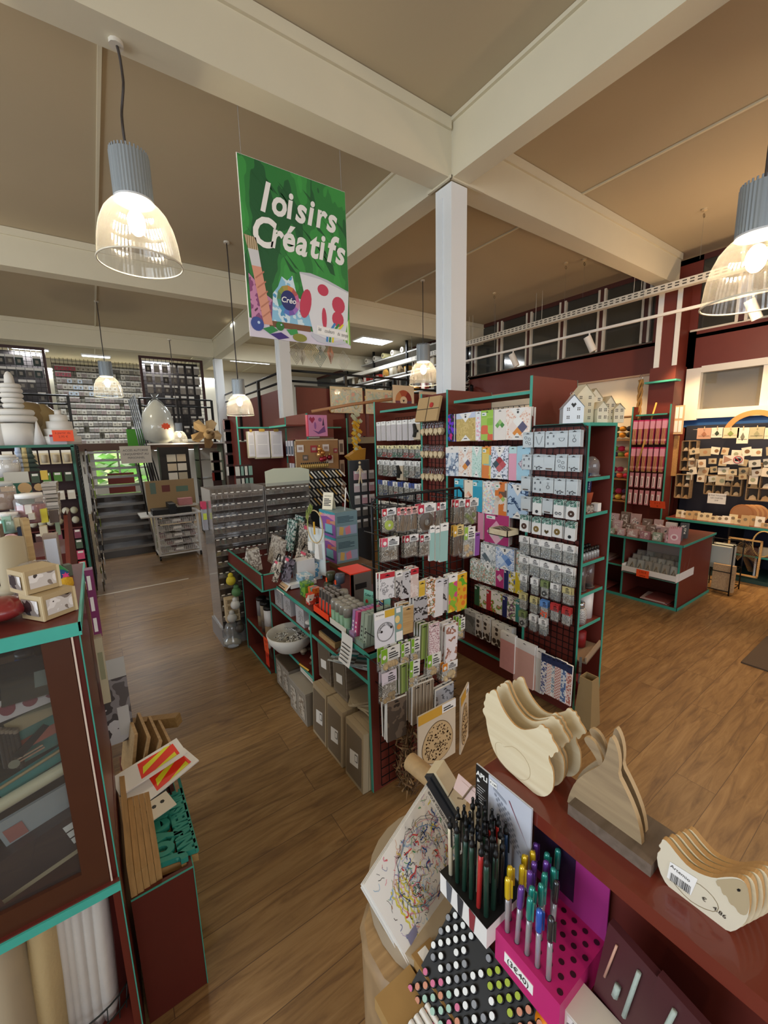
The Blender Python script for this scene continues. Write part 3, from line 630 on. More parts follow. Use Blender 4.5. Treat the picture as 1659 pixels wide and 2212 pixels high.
ER = [
 (1.94, [(JW['rings'], 'pale card of linked rings'), (JW['chain'], 'pale card with a chain'), (JW['charms'], 'pale card of four charms'), (JW['bib'], 'pale card with half moon bib'), (JW['pendant'], 'pale card with round pendant')]),
 (1.79, [(JW['charms'], 'narrow card of earrings'), (JW['beads'], 'pale bead card'), (JW['bar'], 'pale card with brown bar'), (JW['rings'], 'shiny bag of rings'), (JW['beads'], 'shiny bag of small chains')]),
 (1.64, [(JW['bar'], 'pale card with brown bar'), (JW['charms'], 'pale card of charms'), (JW['pendant'], 'pale card with pendant'), (JW['beads'], 'pale bag of silver beads'), (JW['beads'], 'thick stack bag of silver beads')]),
 (1.505, [(JW['bar'], 'clear bag with pink tag'), (LFC[2], 'leaf topped card with snowflake'), (JW['bar'], 'pale card of tiny beads'), (LFC[1], 'leaf topped card with two rings'), (LFC[0], 'leaf topped card with brown disc')]),
 (1.37, [(LFC[0], 'leaf topped card with dark disc'), (LFC[4], 'leaf topped card with brass disc'), (LFC[3], 'leaf topped card with heart'), (LFC[4], 'leaf topped card with gold disc'), (LFC[2], 'leaf topped card with small oval')]),
 (1.22, [(FND[0], 'white topped bag of silver findings'), (FND[1], 'white topped bag of rings'), (FND[0], 'white topped bag of crimps'), (FND[2], 'white topped bag of clasps'), (FND[1], 'white topped bag of hoops')]),
 (1.075, [(FND[1], 'white topped bag of grey rings'), (FND[0], 'plain white bag'), (FND[2], 'white topped bag of leaves'), (FND[1], 'white topped bag of wire'), (FND[0], 'white topped bag of silver drops')]),
 (0.94, [(FN2[0], 'narrow bag of grey beads'), (FN2[0], 'narrow white topped bag'), (FN2[1], 'olive bag with black disc'), (FN2[0], 'small bag with price label'), (FN2[2], 'small bag of brown cord')]),
 (0.80, [(FN2[2], 'bag of grey spikes'), (FN2[2], 'gold topped bag'), (FN2[3], 'bag of bright orange beads'), (FN2[4], 'red topped bag of screws'), (FN2[4], 'red topped bag of pins')]),
 (0.665, [(FN2[1], 'bag with black ring'), (FN2[0], 'bag with orange price dot'), (FN2[0], 'stack of pale bags with orange dot')])]
for r, (z, L) in enumerate(ER):
    hang('X', 2.40, [(YC[i], p, w) for i, (p, w) in enumerate(L)], z, '%s row of end grid' % ORD[r], 'small packs,', n=3, gap=.014)
    hooks(e, 'X', 2.43, [YC[i] for i in range(len(L))], z-.006, .25)
for i, (y, w, h, c, words) in enumerate(((1.82, .13, .30, mat('#d79a94', .8, noise=.1), 'dusty pink felt sheet'), (1.68, .17, .34, mat('#d6a79a', .85, noise=.12, nscale=300), 'large pink glitter foam sheet'), (1.565, .05, .33, pat(['#d7d4cc', '#3c3a3c', '#ece8e0'], 'stripes', 12, stretch=(.01, .01, 1)), 'grey scrapbook tape card'))):
    p = art_pack('craft_sheet', w, h, c, head=mat('#e9e6e2')); hang('X', 2.36+.012*i, [(y, p, words)], .47-.015*i, 'end grid foot', 'craft sheets,', n=2)
for i in range(6):
    p = art_pack('patterned_fabric_pack', .045, .29, [pat(['#e9d9d4', '#39508a', '#f1ece8'], 'dots', 60), pat(['#f0ece8', '#43598f', '#e2b3a5'], 'checker', 90), pat(['#cfdde0', '#7f98ae', '#f1efe9'], 'dots', 50), pat(['#c9867c', '#f2e6e0'], 'checker', 100), pat(['#dfe6ea', '#5e7bab'], 'mosaic', 80), pat(['#c2786c', '#f0ddd6'], 'dots', 80)][i], head=mat('#2a3558'))
    hang('X', 2.37, [(1.52-.036*i, p, '%s patterned fabric strip' % ['blue dotted', 'blue checked', 'grey dotted', 'terracotta checked', 'blue flecked', 'terracotta dotted'][i])], .44, 'end grid foot', 'fabric strips,', n=1)
# things on the end shelves
dome = Proto('glass_dome', 'glass dome'); dome.add(MB().lathe([(.05, 0), (.052, .07), (.045, .1), (.02, .125), (.001, .13)], glass('#ffffff', .25, .02, 'glass')), 'dome'); dome.add(MB().lathe([(.06, 0), (.06, .006), (.001, .006)], glass('#dfe8e8', .4, .02, 'glass')), 'plate')
dome.put(T(2.72, 1.46, 1.64), 'clear glass cloche on the top shelf of the end unit')
for z, w in ((1.64, 'lower'), (1.79, 'upper')):
    b = MB().box(-.035, .035, -.06, .06, 0, .145, mat('#6d6152')).rect(-.03, .03, .02, .13, -.0605, mat('#8b7f6c')); b.cyl((0, -.062, .07), (0, -.0605, .07), .02, BLACK, 14)
    single(b, 'craft_box', T(2.62, 1.52, z), 'brown window box on the top shelf of the end unit, the %s of two' % w, 'box')
b = MB().prism([(-.04, 0), (.04, 0), (0, .14)], -.004, .004, WOODK); single(b, 'wooden_triangle', T(2.57, 1.42, 1.405), 'pale wooden triangle leaning on the second shelf of the end unit', 'ornament')
b = MB().lathe([(.03, 0), (.042, .075), (.042, .08), (.036, .08), (.028, .01)], mat('#b0512e', .7)); single(b, 'terracotta_pot', T(2.66, 1.45, 1.455), 'small terracotta pot with tags on the second shelf of the end unit', 'pot')
b = MB().box(-.03, .03, -.003, .003, 0, .13, mat('#1f3566')).text('MARQ', .035, 0, .02, -.0036, WHITE, align='LEFT', rot=PI/2); single(b, 'hanging_tag', T(2.67, 1.44, 1.53, .2, 0, .15), 'navy blue tag lettered MARQ in the terracotta pot', 'tag')
b = MB().box(-.05, .03, -.02, .02, 0, .05, pat(['#b9b3a6', '#55504a'], 'mosaic', 90)); single(b, 'mosaic_box', T(2.64, 1.42, 1.405), 'small grey mosaic box under the terracotta pot', 'box')
b = MB().box(-.022, .022, -.022, .022, 0, .055, WHITE); single(b, 'white_cube', T(2.72, 1.41, 1.405), 'small white block right of the mosaic box', 'block')
for i in range(14):
    b = MB().lathe([(.014, 0), (.014, .045), (.009, .05), (.009, .055)], glass('#eef2f2', .5, .05, 'glass')).lathe([(.012, .055), (.012, .08), (.001, .08)], BLACK)
    single(b, 'small_bottle', T(2.56+.035*(i % 7), 1.41+.06*(i//7), 1.08), 'black capped clear bottle, %s from left in the %s row on third shelf' % (ORD[i % 7], 'front' if i < 7 else 'back'), 'bottle', 'small bottles on the end unit')
for i, (x, w) in enumerate(((2.585, 'left'), (2.69, 'right'))):
    b = MB().lathe([(.045, 0), (.045, .012), (.04, .014)], mat('#3a3230', .4)).lathe([(.036, .014), (.036, .18), (.001, .185)], glass('#f1e8e4', .15, .02, 'glass')); single(b, 'glass_cloche', T(x+.02, 1.43, .865), 'tall clear cloche with dark base, %s one on the fourth shelf' % w, 'glass dome')
b = MB().lathe([(.055, 0), (.058, .19), (.054, .19), (.05, .01)], pat(['#eceae6', '#26262a', '#eceae6'], 'checker', 55)); single(b, 'patterned_tin', T(2.735, 1.46, .635), 'white tin with black geometric bands on the fifth end shelf', 'tin')
b = MB().lathe([(.04, 0), (.046, .05), (.04, .10), (.03, .11)], pat(['#8d8d8c', '#cfcfcd'], 'checker', 120)).lathe([(.028, .11), (.03, .15), (.001, .152)], STEEL); single(b, 'metal_lantern', T(2.61, 1.42, .635), 'grey perforated lantern with a steel lid beside the patterned tin', 'lantern')
b = MB().box(-.13, .13, -.06, .06, 0, .012, mat('#a08c76')).box(-.13, .13, -.06, -.05, 0, .05, mat('#a08c76')); single(b, 'candle_tray', T(2.67, 1.40, .40, .15, 0, -.12), 'wooden tray tilted on the lowest end shelf', 'tray')
for i, (x, z, r, w) in enumerate(((2.60, .40, .035, 'left orange'), (2.70, .42, .042, 'dark red'))):
    single(MB().lathe([(r, 0), (r*1.05, .11), (.004, .115)], mat('#c8402a' if i == 0 else '#8f1f1f', .5)).cyl((0, 0, .11), (0, 0, .13), .002, BLACK, 4), 'pillar_candle', T(x, 1.46, z), '%s pillar candle on the tilted tray' % w, 'candle')
b = MB().lathe([(.05, 0), (.065, .11), (.06, .11), (.045, .01)], mat('#8e1f24', .3)); single(b, 'red_pot', T(2.72, 1.44, .05), 'glossy dark red pot at the foot of the end unit', 'pot')
star = [(.09*(1 if i % 2 == 0 else .42)*math.sin(PI*i/5), .09*(1 if i % 2 == 0 else .42)*math.cos(PI*i/5)) for i in range(10)]
b = MB().prism(star, -.008, .008, mat('#4a4640', .6)).cyl((0, 0, -.08), (.02, 0, -.26), .004, mat('#3a3632'), 6); single(b, 'metal_star', T(2.50, 1.335, .36, .5), 'dark metal star ornament in front of the end unit', 'ornament')
p = Proto('tall_vase', 'vase'); b = MB(); b.add([(-.06, -.06, 0), (.06, -.06, 0), (.06, .06, 0), (-.06, .06, 0), (-.042, -.042, .34), (.042, -.042, .34), (.042, .042, .34), (-.042, .042, .34), (-.037, -.037, .34), (.037, -.037, .34), (.037, .037, .34), (-.037, .037, .34), (-.05, -.05, .1), (.05, -.05, .1), (.05, .05, .1), (-.05, .05, .1)], [(3, 2, 1, 0), (0, 1, 5, 4), (1, 2, 6, 5), (2, 3, 7, 6), (3, 0, 4, 7), (4, 5, 9, 8), (5, 6, 10, 9), (6, 7, 11, 10), (7, 4, 8, 11), (9, 8, 12, 13)[::-1], (10, 9, 13, 14)[::-1], (11, 10, 14, 15)[::-1], (8, 11, 15, 12)[::-1], (12, 13, 14, 15)], mat('#9b845c', .5, noise=.06))
p.add(b, 'vase'); p.put(T(2.50, 1.27, 0, 0), 'tall square tapered wooden vase standing on the floor by the end unit')
b = MB().box(0, .13, 0, .17, 0, .006, BIRCH).box(0, .006, 0, .17, 0, .045, BIRCH).box(.124, .13, 0, .17, 0, .045, BIRCH).box(0, .13, 0, .006, 0, .045, BIRCH).box(0, .13, .164, .17, 0, .045, BIRCH)
for k in range(6): b.tube([(.02+.015*k, .02, .02), (.04+.012*k, .1, .05), (.05+.01*k, .15, .04)], .006, mat(['#8a8078', '#5a524a'][k % 2], .8), 5)
single(b, 'feather_box', T(2.30, 1.80, 1.215), 'open pale wooden box of grey feathers hooked beside the end grid', 'box')
# little houses on top of the end unit
def house(w, d, h, roof, m, name, M, label, rows=3, cols=2, heart=False):
    b = MB().prism([(-w/2, 0), (w/2, 0), (w/2, h), (0, h+roof), (-w/2, h)], 0, d, m)
    for r in range(rows):
        for c_ in range(cols):
            x = -w/2+(c_+.5)*w/cols; z = h*(r+.35)/rows+.01
            for dx in (-.008, .002):
                for dz in (0, .011): b.rect(x+dx, x+dx+.006, z+dz, z+dz+.008, -.0006, mat('#3a2f24'))
    if heart: b.poly([(0, h-.005), (-.016, h+.016), (-.008, h+.026), (0, h+.018), (.008, h+.026), (.016, h+.016)], -.0008, BLACK)
    o = thing(name, label, 'ornament', M=M); link('walls', b.mesh('walls'), o)
    r_ = MB().add([(-w/2-.006, -.006, h-.004), (0, -.006, h+roof+.006), (0, d+.006, h+roof+.006), (-w/2-.006, d+.006, h-.004)], [(0, 1, 2, 3)], m).add([(w/2+.006, -.006, h-.004), (0, -.006, h+roof+.006), (0, d+.006, h+roof+.006), (w/2+.006, d+.006, h-.004)], [(3, 2, 1, 0)], m)
    link('roof', r_.mesh('roof'), o)
    if name == 'metal_house': link('hanger', MB().tube([(.012*math.cos(a*PI/4), d/2, h+roof+.016+.012*math.sin(a*PI/4)) for a in range(8)], .0012, STEEL, 4, True).mesh('hanger'), o)
HW = mat('#e9e3d4', .6); H0 = at(1212, 915, Z=1.985)
house(.12, .14, .10, .07, mat('#d9dfe4', .35, .2), 'metal_house', T(2.49, 1.47, 1.985, FX*.55), 'pale grey metal house with a heart cut out, on the end unit', 2, 2, True)
for i, (x, y, w, h, rf, rows) in enumerate(((2.66, 1.50, .12, .17, .07, 4), (2.73, 1.42, .07, .09, .04, 2), (2.78, 1.50, .10, .16, .06, 4), (2.86, 1.44, .07, .12, .05, 3), (2.90, 1.40, .07, .09, .03, 2))):
    house(w, .09, h, rf, mat(['#e0d3b4', '#e2d7bb', '#e6dcc2', '#ddd0b2', '#e0d5b8'][i], .6), 'cardboard_house', T(x-.04, y-.03, 1.985, FX*.35), '%s cream cardboard house in the row on top of the end unit, %s from left' % (['large', 'small', 'tall', 'medium', 'low'][i], ORD[i]), rows)

# ================================================================== LOW COUNTER
def boxat(name, px, py, Z, w, d, h, m, label, cat, group=None, rz=0, extra=None):
    "box whose bottom corner nearest the camera stands at the given spot"
    p = at(px, py, Z=Z); b = MB().box(0, w, 0, d, 0, h, m)
    if extra: extra(b)
    return single(b, name, T(p.x, p.y, Z, rz), label, cat, group)
cn = thing('low_counter', 'long low red counter with teal edges and open cubbies in the middle aisle', 'counter', (1.04, 1.66, 0))
def cp(mb, name, label=None, M=None):
    o = link(name, mb.mesh(name)); o.parent = cn; o.matrix_parent_inverse = cn.matrix_world.inverted()
    if M is not None: o.matrix_world = M
    if label: o['label'] = label
    return o
for y, z in ((1.67, .82), (2.38, .80), (3.15, .82), (3.74, .80)):
    b = MB(); panelX(b, y, 1.04 if y < 3.5 else .99, 1.62, 0, z); cp(b, 'side_panel')
b = MB().box(1.04, 1.64, 1.66, 3.16, .80, .82, REDD).box(1.035, 1.04, 1.655, 3.16, .796, .822, TEAL).box(1.035, 1.64, 1.65, 1.656, .796, .822, TEAL); cp(b, 'counter_top')
for y0, y1, x0, zs in ((1.68, 2.37, 1.045, (.655, .02)), (2.39, 3.14, 1.045, (.635, .33, .02)), (3.16, 3.73, 1.0, (.30, .02))):
    for z in zs: b = MB(); shelfX(b, y0, y1, x0, 1.6, z); cp(b, 'shelf')
b = MB().box(1.58, 1.6, 1.68, 3.73, 0, .8, REDD); cp(b, 'back_panel')
b = MB(); x0, x1, y0, y1, z0, z1 = .915, 1.5, 2.96, 3.98, .80, .925
b.box(x0, x1, y0, y1, z0, z0+.008, TEAL).box(x0+.02, x1, y0+.02, y1-.02, z0+.008, z0+.016, REDD).box(x0+.012, x0+.024, y0+.01, y1-.01, z0, z1, RED).box(x0+.012, x1, y0+.01, y0+.022, z0, z1, RED).box(x0+.012, x1, y1-.022, y1-.01, z0, z1, RED)
b.box(x0+.01, x0+.026, y0+.006, y1-.006, z1, z1+.005, TEAL).box(x0+.01, x1, y0+.006, y0+.024, z1, z1+.005, TEAL).box(x0+.008, x0+.016, y0+.002, y0+.012, z0, z1+.004, TEAL); cp(b, 'goods_bin')
# contents of the cubbies
def stripy(b): b.box(0, .12, 0, .12, .135, .142, mat('#a82a35')).add([(-.001, .01, .03), (-.001, .09, .03), (-.001, .09, .11), (-.001, .01, .11)], [(0, 3, 2, 1)], pat(['#c9c9cc', '#8a8a8f', '#dcdcde'], 'blobs', 60))
for i, y in enumerate((2.96, 2.78, 2.54)):
    b = MB().box(0, .13, 0, .14, 0, .135, mat('#c4c4c7', .4)); stripy(b)
    single(b, 'gift_box', T(1.055, y-.02, .635), 'grey patterned box with red lid on the upper shelf, %s of three' % ['farthest', 'middle', 'nearest'][i], 'box')
for i in range(4):
    b = MB(); 
    for k in range(3): b.ball((.02*k, .01*k, .02), .03, mat('#d9d7d2', .7, bump=.6), 8, .5)
    single(b, 'rolled_cloth', T(1.08+.03*(i % 2), 2.44+.05*(i//2), .64+.012*i), 'white rolled cloth on the upper shelf beside the upright, %s of the heap' % ORD[i], 'cloth')
bw = Proto('paper_bowl', 'bowl'); bw.add(MB().lathe([(.04, 0), (.10, .03), (.145, .09), (.155, .135), (.148, .137), (.135, .09), (.09, .04), (.001, .03)], mat('#dcdad2', .85, bump=.8, nscale=30), n=32), 'bowl')
bp_ = at(640, 1430, X=1.06); bw.put(T(1.06, 2.80, .345, 0, 0, 0, 1.15), 'large rough white bowl full of small packets sticking out of the lower cubby')
for i in range(9):
    a = i*.7; b = MB().box(-.04, .04, -.025, .025, -.003, .003, pat(['#cfd0c8', '#4c4a45', '#e8e7e1', '#8b8f7c'], 'blobs', 40))
    single(b, 'small_packet', T(1.06+.085*math.cos(a), 2.80+.085*math.sin(a), .475+.008*(i % 3), a, .35, .3), 'small packet in the white bowl, %s of the heap' % ORD[i], 'packet')
def sign(name, M, w, h, m, label, txt=None, ts=.02, cat='price tag', ink=None):
    b = MB().box(-w/2, w/2, -.001, .001, 0, h, m)
    if txt:
        for i, t in enumerate(txt): b.text(t, ts, 0, h-(i+1)*ts*1.25, -.0016, ink or BLACK, align='CENTER')
    return single(b, name, M, label, cat)
sign('price_tag', T(.925, 2.98, .30, FX, 0, -.1), .10, .12, ORANGE, 'bright orange price tag on the rim of the white bowl', ['9,99', '€'], .035, ink=mat('#a02a10'))
for i in range(5):
    z = .30; X_, Y_ = [(1.05, 3.24), (1.13, 3.30), (1.06, 3.36), (1.14, 3.43), (1.07, 3.49)][i]
    b = MB().lathe([(.042, 0), (.042, .10)], mat(['#9a8262', '#2a2a2c', '#5a4f42', '#26262a', '#8c7a5e'][i], .5)).lathe([(.044, .10), (.044, .24), (.001, .24)], mat(['#f1f1ef', '#bfbfc0', '#b9ac94', '#c9c9ca', '#9b9b9e'][i], .35)).lathe([(.045, .24), (.045, .262), (.02, .268), (.001, .268)], BLACK)
    b.poly([(-.02, .02), (.02, .02), (.02, .05), (-.02, .05)], -.0445, WHITE)
    single(b, 'drinks_tumbler', T(X_, Y_, z), '%s tumbler with black lid in the left cubby, %s from the front' % (['white', 'grey', 'tan', 'silver', 'dark grey'][i], ORD[i]), 'tumbler')
for i in range(7):
    a = -.5+.17*i; b = MB().cyl((0, 0, 0), (.10*math.sin(a), .02*i-.05, .17), .003, mat('#6b5a48'), 5); b.ball((.10*math.sin(a), .02*i-.05, .19), .016, mat('#d8d0c2', .8), 8, 2.0)
    single(b, 'dried_pod', T(1.08, 3.28+.03*i, .03, 0), 'white dried pod stem in the bottom left cubby, %s from front' % ORD[i], 'dried flower', 'dried pods')
sign('price_tag', T(1.0, 3.22, .05, FX), .08, .12, mat('#f23c22', .5), 'red price tag below the dried pods', ['2,95'], .03)
# glass jars and pots left of the cubbies on the floor
b = MB().lathe([(.05, 0), (.085, .03), (.09, .09), (.05, .12), (.07, .17), (.055, .22), (.03, .25)], glass('#eef0ee', .35, .05, 'glass')); single(b, 'glass_jar', T(.88, 3.86, 0), 'round glass jar of pale shells on the floor at the far end of the counter', 'jar')
for i in range(6):
    b = MB().ball((0, 0, 0), .04, mat('#d5cdbd', .8), 8, .6); single(b, 'sea_shell', T(.88+.04*math.cos(i), 3.86+.04*math.sin(i), .03+.018*(i//2)), 'pale shell inside the round glass jar, %s' % ORD[i], 'shell', 'shells in the jar')
# pebbles / driftwood in lower cubby
R = random.Random(4)
for i in range(26):
    b = MB().ball((0, 0, 0), R.uniform(.018, .03), mat(['#5c4a3a', '#7d6a55', '#9a8a74', '#43372c'][i % 4], .7), 8, .7, 1.3)
    single(b, 'seed_pod', T(1.08+R.random()*.22, 2.42+R.random()*.26, .35+R.random()*.05, R.random()*6), 'brown seed pod in the heap on the lower shelf', 'seed pod', 'seed pods in the lower cubby')
b = MB().cyl((0, 0, 0), (.03, -.09, -.02), .01, GOLD, 10); single(b, 'brass_tap', T(1.02, 2.56, .36), 'short brass tube lying on the edge of the lower shelf', 'tube')
# boxes on the cubby floors
WB2 = wood('#8d8170', '#aba08c', 5)
def cardface(b, w, h, m): b.add([(-.002, .015, .02), (-.002, w-.015, .02), (-.002, w-.015, h-.02), (-.002, .015, h-.02)], [(0, 3, 2, 1)], m).add([(-.003, w*.3, h*.35), (-.003, w*.75, h*.3), (-.003, w*.75, h*.52), (-.003, w*.3, h*.57)], [(0, 3, 2, 1)], PAPER)
for i, (y, d, h, w) in enumerate(((2.84, .27, .23, 'with a brown lid'), (2.50, .29, .24, 'with flower sketches'))):
    b = MB().box(0, .26, 0, d, 0, h, mat('#9b9284', .7, noise=.1)); b.box(-.003, .26, -.003, d+.003, h-.012, h+.003, mat('#5e4f3e' if i == 0 else '#a49b8d'))
    for k in range(2): b.add([(-.002, .03+k*d*.48, .03), (-.002, .01+(k+.8)*d*.48, .03), (-.002, .01+(k+.8)*d*.48, h-.05), (-.002, .03+k*d*.48, h-.05)], [(0, 3, 2, 1)], pat(['#cfc8ba', '#8a7f70', '#ddd6c9'], 'blobs', 35))
    single(b, 'storage_box', T(.99-.02*i, y-.13, .022 if i == 0 else .0), 'grey storage box %s on the floor under the counter' % w, 'box')
for i in range(3):
    b = MB().box(0, .24, 0, .21, 0, .014, mat('#e3ded2')); b.box(.05, .1, .05, .1, .014, .0145, mat('#5d4f43'))
    single(b, 'wooden_plate', T(1.05+.01*i, 2.42, .265+.016*i, .05*i), 'white square plaque in the pile on the grey boxes, %s from the bottom' % ORD[i], 'plaque')
for i, y in enumerate((2.235, 2.03, 1.80)):
    for k in range(3):
        b = MB().box(0, .035, 0, .19, 0, .355, mat('#b3a183', .6)); 
        if k == 0: b.add([(-.001, .018, .02), (-.001, .182, .02), (-.001, .182, .32), (-.001, .018, .32)], [(0, 3, 2, 1)], mat('#7a6f60', .3)); b.add([(-.002, .05, .12), (-.002, .14, .10), (-.002, .14, .19), (-.002, .05, .21)], [(0, 3, 2, 1)], PAPER).add([(-.003, .055, .15), (-.003, .085, .145), (-.003, .085, .19), (-.003, .055, .195)], [(0, 3, 2, 1)], mat('#2b2b2b')).add([(-.0035, .059, .155), (-.0035, .081, .15), (-.0035, .081, .185), (-.0035, .059, .19)], [(0, 3, 2, 1)], PAPER)
        single(b, 'deep_frame', T(.985+.037*k, y-.115, .0+.001, 0, 0, .05), 'tan glazed wooden frame on the floor, %s stack from far end, %s from aisle' % (ORD[i], ORD[k]), 'frame')
for i, y in enumerate((2.27, 2.06)):
    b = MB().box(0, .22, 0, .17, 0, .27, wood('#75695b', '#94887a', 5)); cardface(b, .17, .27, mat('#6f6659', .3))
    single(b, 'slatted_box', T(1.07, y-.09, .36), 'grey slatted wooden box with white label, %s of two above the frames' % ['farther', 'nearer'][i], 'box')
for i in range(5):
    b = MB().prism([(-.09, -.07), (-.08, -.08), (.08, -.08), (.09, -.07), (.09, .07), (.08, .08), (-.08, .08), (-.09, .07)], 0, .012, mat('#a89a80'), mat('#c3b597')); b.cyl((-.07, -.002, .06), (-.07, 0, .06), .006, BLACK, 8)
    single(b, 'wooden_plaque', T(1.18, 1.82, .36+.014*(i//2)+.02, .2*i, PI/2) if i < 3 else T(1.14, 1.90, .36+.016*i, .3*i, PI/2), 'rounded grey wooden plaque in the pile beside the slatted boxes, %s from the bottom' % ORD[i], 'plaque')
b = MB().box(0, .2, 0, .22, 0, .035, wood('#a9895a', '#c2a270')).box(.01, .19, .01, .21, .035, .04, mat('#3c3836')); single(b, 'wooden_tray', T(1.07, 2.10, .655), 'shallow wooden box with dark top on the right upper shelf', 'tray')
for i in range(8):
    b = MB().box(-.12, .12, -.075, .075, 0, .003, pat(['#3f8e90', '#c9d2d2', '#77736c', '#a5b3b4'], 'stripes', 4, stretch=(1, .3, .01), rough=.15, coat=1)); single(b, 'flat_packet', T(1.12+.012*i, 2.02-.035*i, .655+.012*(i % 3)+.004*i, .5+.1*(i % 3), 0, -.1), 'glossy teal flat packet sliding off the right upper shelf, %s of the heap' % ORD[i], 'packet', 'teal packets')

# ---- goods on top of the counter
ZT = .822
cin = MB().box(0, .33, 0, .22, 0, .215, mat('#8fb4bd')).rect(0, .33, 0, .215, -.0006, mat('#9b5fae'))
P_ = at(770, 1208, Z=ZT)
for k in range(2):
    b = MB(); w, d, h = .22, .30, .225
    b.box(0, w, 0, d, 0, h, mat('#7f9ea6', .4))
    b.M = T(0, d, 0, FX)   # printed side towards -X
    b.rect(0, d, 0, h, -.001, mat('#9a62b4')).poly([(0, h), (0, h*.72), (d*.5, h*.80), (d, h*.66), (d, h)], -.0014, mat('#e79ac0')).poly([(0, h*.9), (d*.4, h*.86), (d, h*.92), (d, h), (0, h)], -.0018, mat('#4ba7b8'))
    b.poly([(0, h*.9), (d*.25, h*.84), (0, h*.76)], -.002, mat('#efc26a')).text('CINCH', .034, d*.5, h*.80, -.0024, WHITE, align='CENTER')
    b.rect(d*.36, d*.8, .035, .11, -.002, mat('#86c5d8')).rect(d*.3, d*.86, .02, .036, -.0024, mat('#355f74')).poly([(d*.45, .11), (d*.72, .115), (d*.7, .155), (d*.47, .15)], -.0022, mat('#e0706d')).poly([(d, .115), (d*.7, .125), (d*.68, .14), (d, .155)], -.0026, mat('#d9a083')).rect(d*.1, d*.16, .05, .14, -.0022, mat('#e8e8ef')).rect(0, d*.1, .03, .15, -.0016, mat('#cfe0ea'))
    b.M = Matrix.Identity(4); b.rect(.01, w-.01, .02, .10, -.001, mat('#a9b3cf')).poly([(.03, .03), (.07, .02), (.08, .09), (.04, .1)], -.0016, mat('#e8c26b')).poly([(.10, .02), (.15, .03), (.14, .1), (.09, .08)], -.0016, mat('#ef8fa0')); lines(b, .02, w-.03, .13, .19, -.0012, mat('#44606c'), 5)
    single(b, 'binding_machine_box', T(1.62, 3.06, .86+.227*k), 'purple and teal craft machine box lettered CINCH, the %s of the two stacked' % ['lower', 'upper'][k], 'box')
b = MB().box(1.6, 1.9, 2.9, 3.3, 0, .86, mat('#7a5a3a', .6)); st = thing('display_stool', 'brown display block behind the counter under the boxes', 'stand', (1.75, 3.1, 0)); o = link('block', b.mesh('block')); o.parent = st; o.matrix_parent_inverse = st.matrix_world.inverted()
sg = Proto('notice_card', 'sign'); b = MB().add([(-.055, -.03, 0), (.055, -.03, 0), (.055, 0, .15), (-.055, 0, .15)], [(0, 1, 2, 3)], mat('#efe8cf')).add([(-.055, .03, 0), (.055, .03, 0), (.055, 0, .15), (-.055, 0, .15)], [(3, 2, 1, 0)], mat('#efe8cf'))
b.M = T(0, -.03, 0) @ Matrix.Rotation(-.197, 4, 'X'); b.text('NOUVEAU', .016, 0, .115, -.001, BLACK, align='CENTER'); lines(b, -.04, .04, .03, .1, -.001, INK, 5); sg.add(b, 'card'); sg.put(T(1.68, 3.28, 1.315, FX*.7), 'cream folded notice card standing on the purple boxes')
b = MB().tube([(0, 0, 0), (.02, 0, .20)], .006, WHITE, 8).tube([(.025, .01, .2), (.09, .02, 0)], .003, STEEL, 6); single(b, 'picture_easel', T(1.74, 3.10, 1.315), 'small white easel standing on the purple boxes', 'easel')
# bin goods
gp_ = [pat(['#d9d4ca', '#8a7f74', '#ece8e0'], 'blobs', 40), pat(['#eef3ef', '#6fa79a', '#26343a', '#f5f5f2'], 'blobs', 32), pat(['#c6bcae', '#3a3633', '#ddd5c8'], 'dots', 45), pat(['#6a6472', '#2e2b33', '#8a8494'], 'mosaic', 60)]
for i, (px, py, w, h, d, k, ang, words) in enumerate(((548, 1235, .05, .17, .09, 0, .1, 'tan slim box'), (575, 1222, .13, .22, .03, 0, -.25, 'brown patterned notebook'), (590, 1225, .13, .20, .05, 0, -.2, 'beige thick notebook'), (612, 1195, .16, .28, .02, 1, -.2, 'mint botanical card folder'), (628, 1190, .16, .30, .02, 1, -.2, 'white botanical card folder'), (655, 1205, .26, .26, .06, 2, -.15, 'black and beige dotted bag'), (640, 1245, .2, .16, .05, 2, -.3, 'beige dotted pouch'), (600, 1262, .12, .16, .04, 3, -.35, 'dark grey dotted pouch'), (575, 1262, .10, .14, .03, 2, -.35, 'beige pouch'))):
    p = at(px, py, Z=.86); w *= 1.15; h *= 1.12; b = MB().box(-d, d*.0+.001, -w/2, w/2, 0, h, gp_[k])
    if k in (2, 3): b.tube([(-d/2, -w*.3, h), (-d/2, -w*.15, h+.05), (-d/2, w*.15, h+.05), (-d/2, w*.3, h)], .006, BLACK, 6).ball((-d, 0, h*.8), .012, WHITE, 8).box(-d-.004, -d, -w*.3, w*.1, h*.86, h*.97, mat('#e0607a'))
    single(b, 'gift_pouch' if k > 1 else 'notebook', T(p.x+.08, p.y+.04, .86, 0, 0, -ang), '%s standing in the goods bin on the counter' % words, 'pouch' if k > 1 else 'notebook')
b = MB().box(-.055, .055, -.001, .001, 0, .16, PAPER).text('MANDALAS', .019, 0, .085, -.0016, BLACK, align='CENTER'); lines(b, -.03, .03, .04, .07, -.0016, GREY, 3); b.rect(-.055, .055, 0, .04, -.0014, mat('#a9a096'))
single(b, 'mandala_card', T(.96, 3.50, .86, FX, -.25), 'white card lettered MANDALAS at the front of the goods bin', 'card')
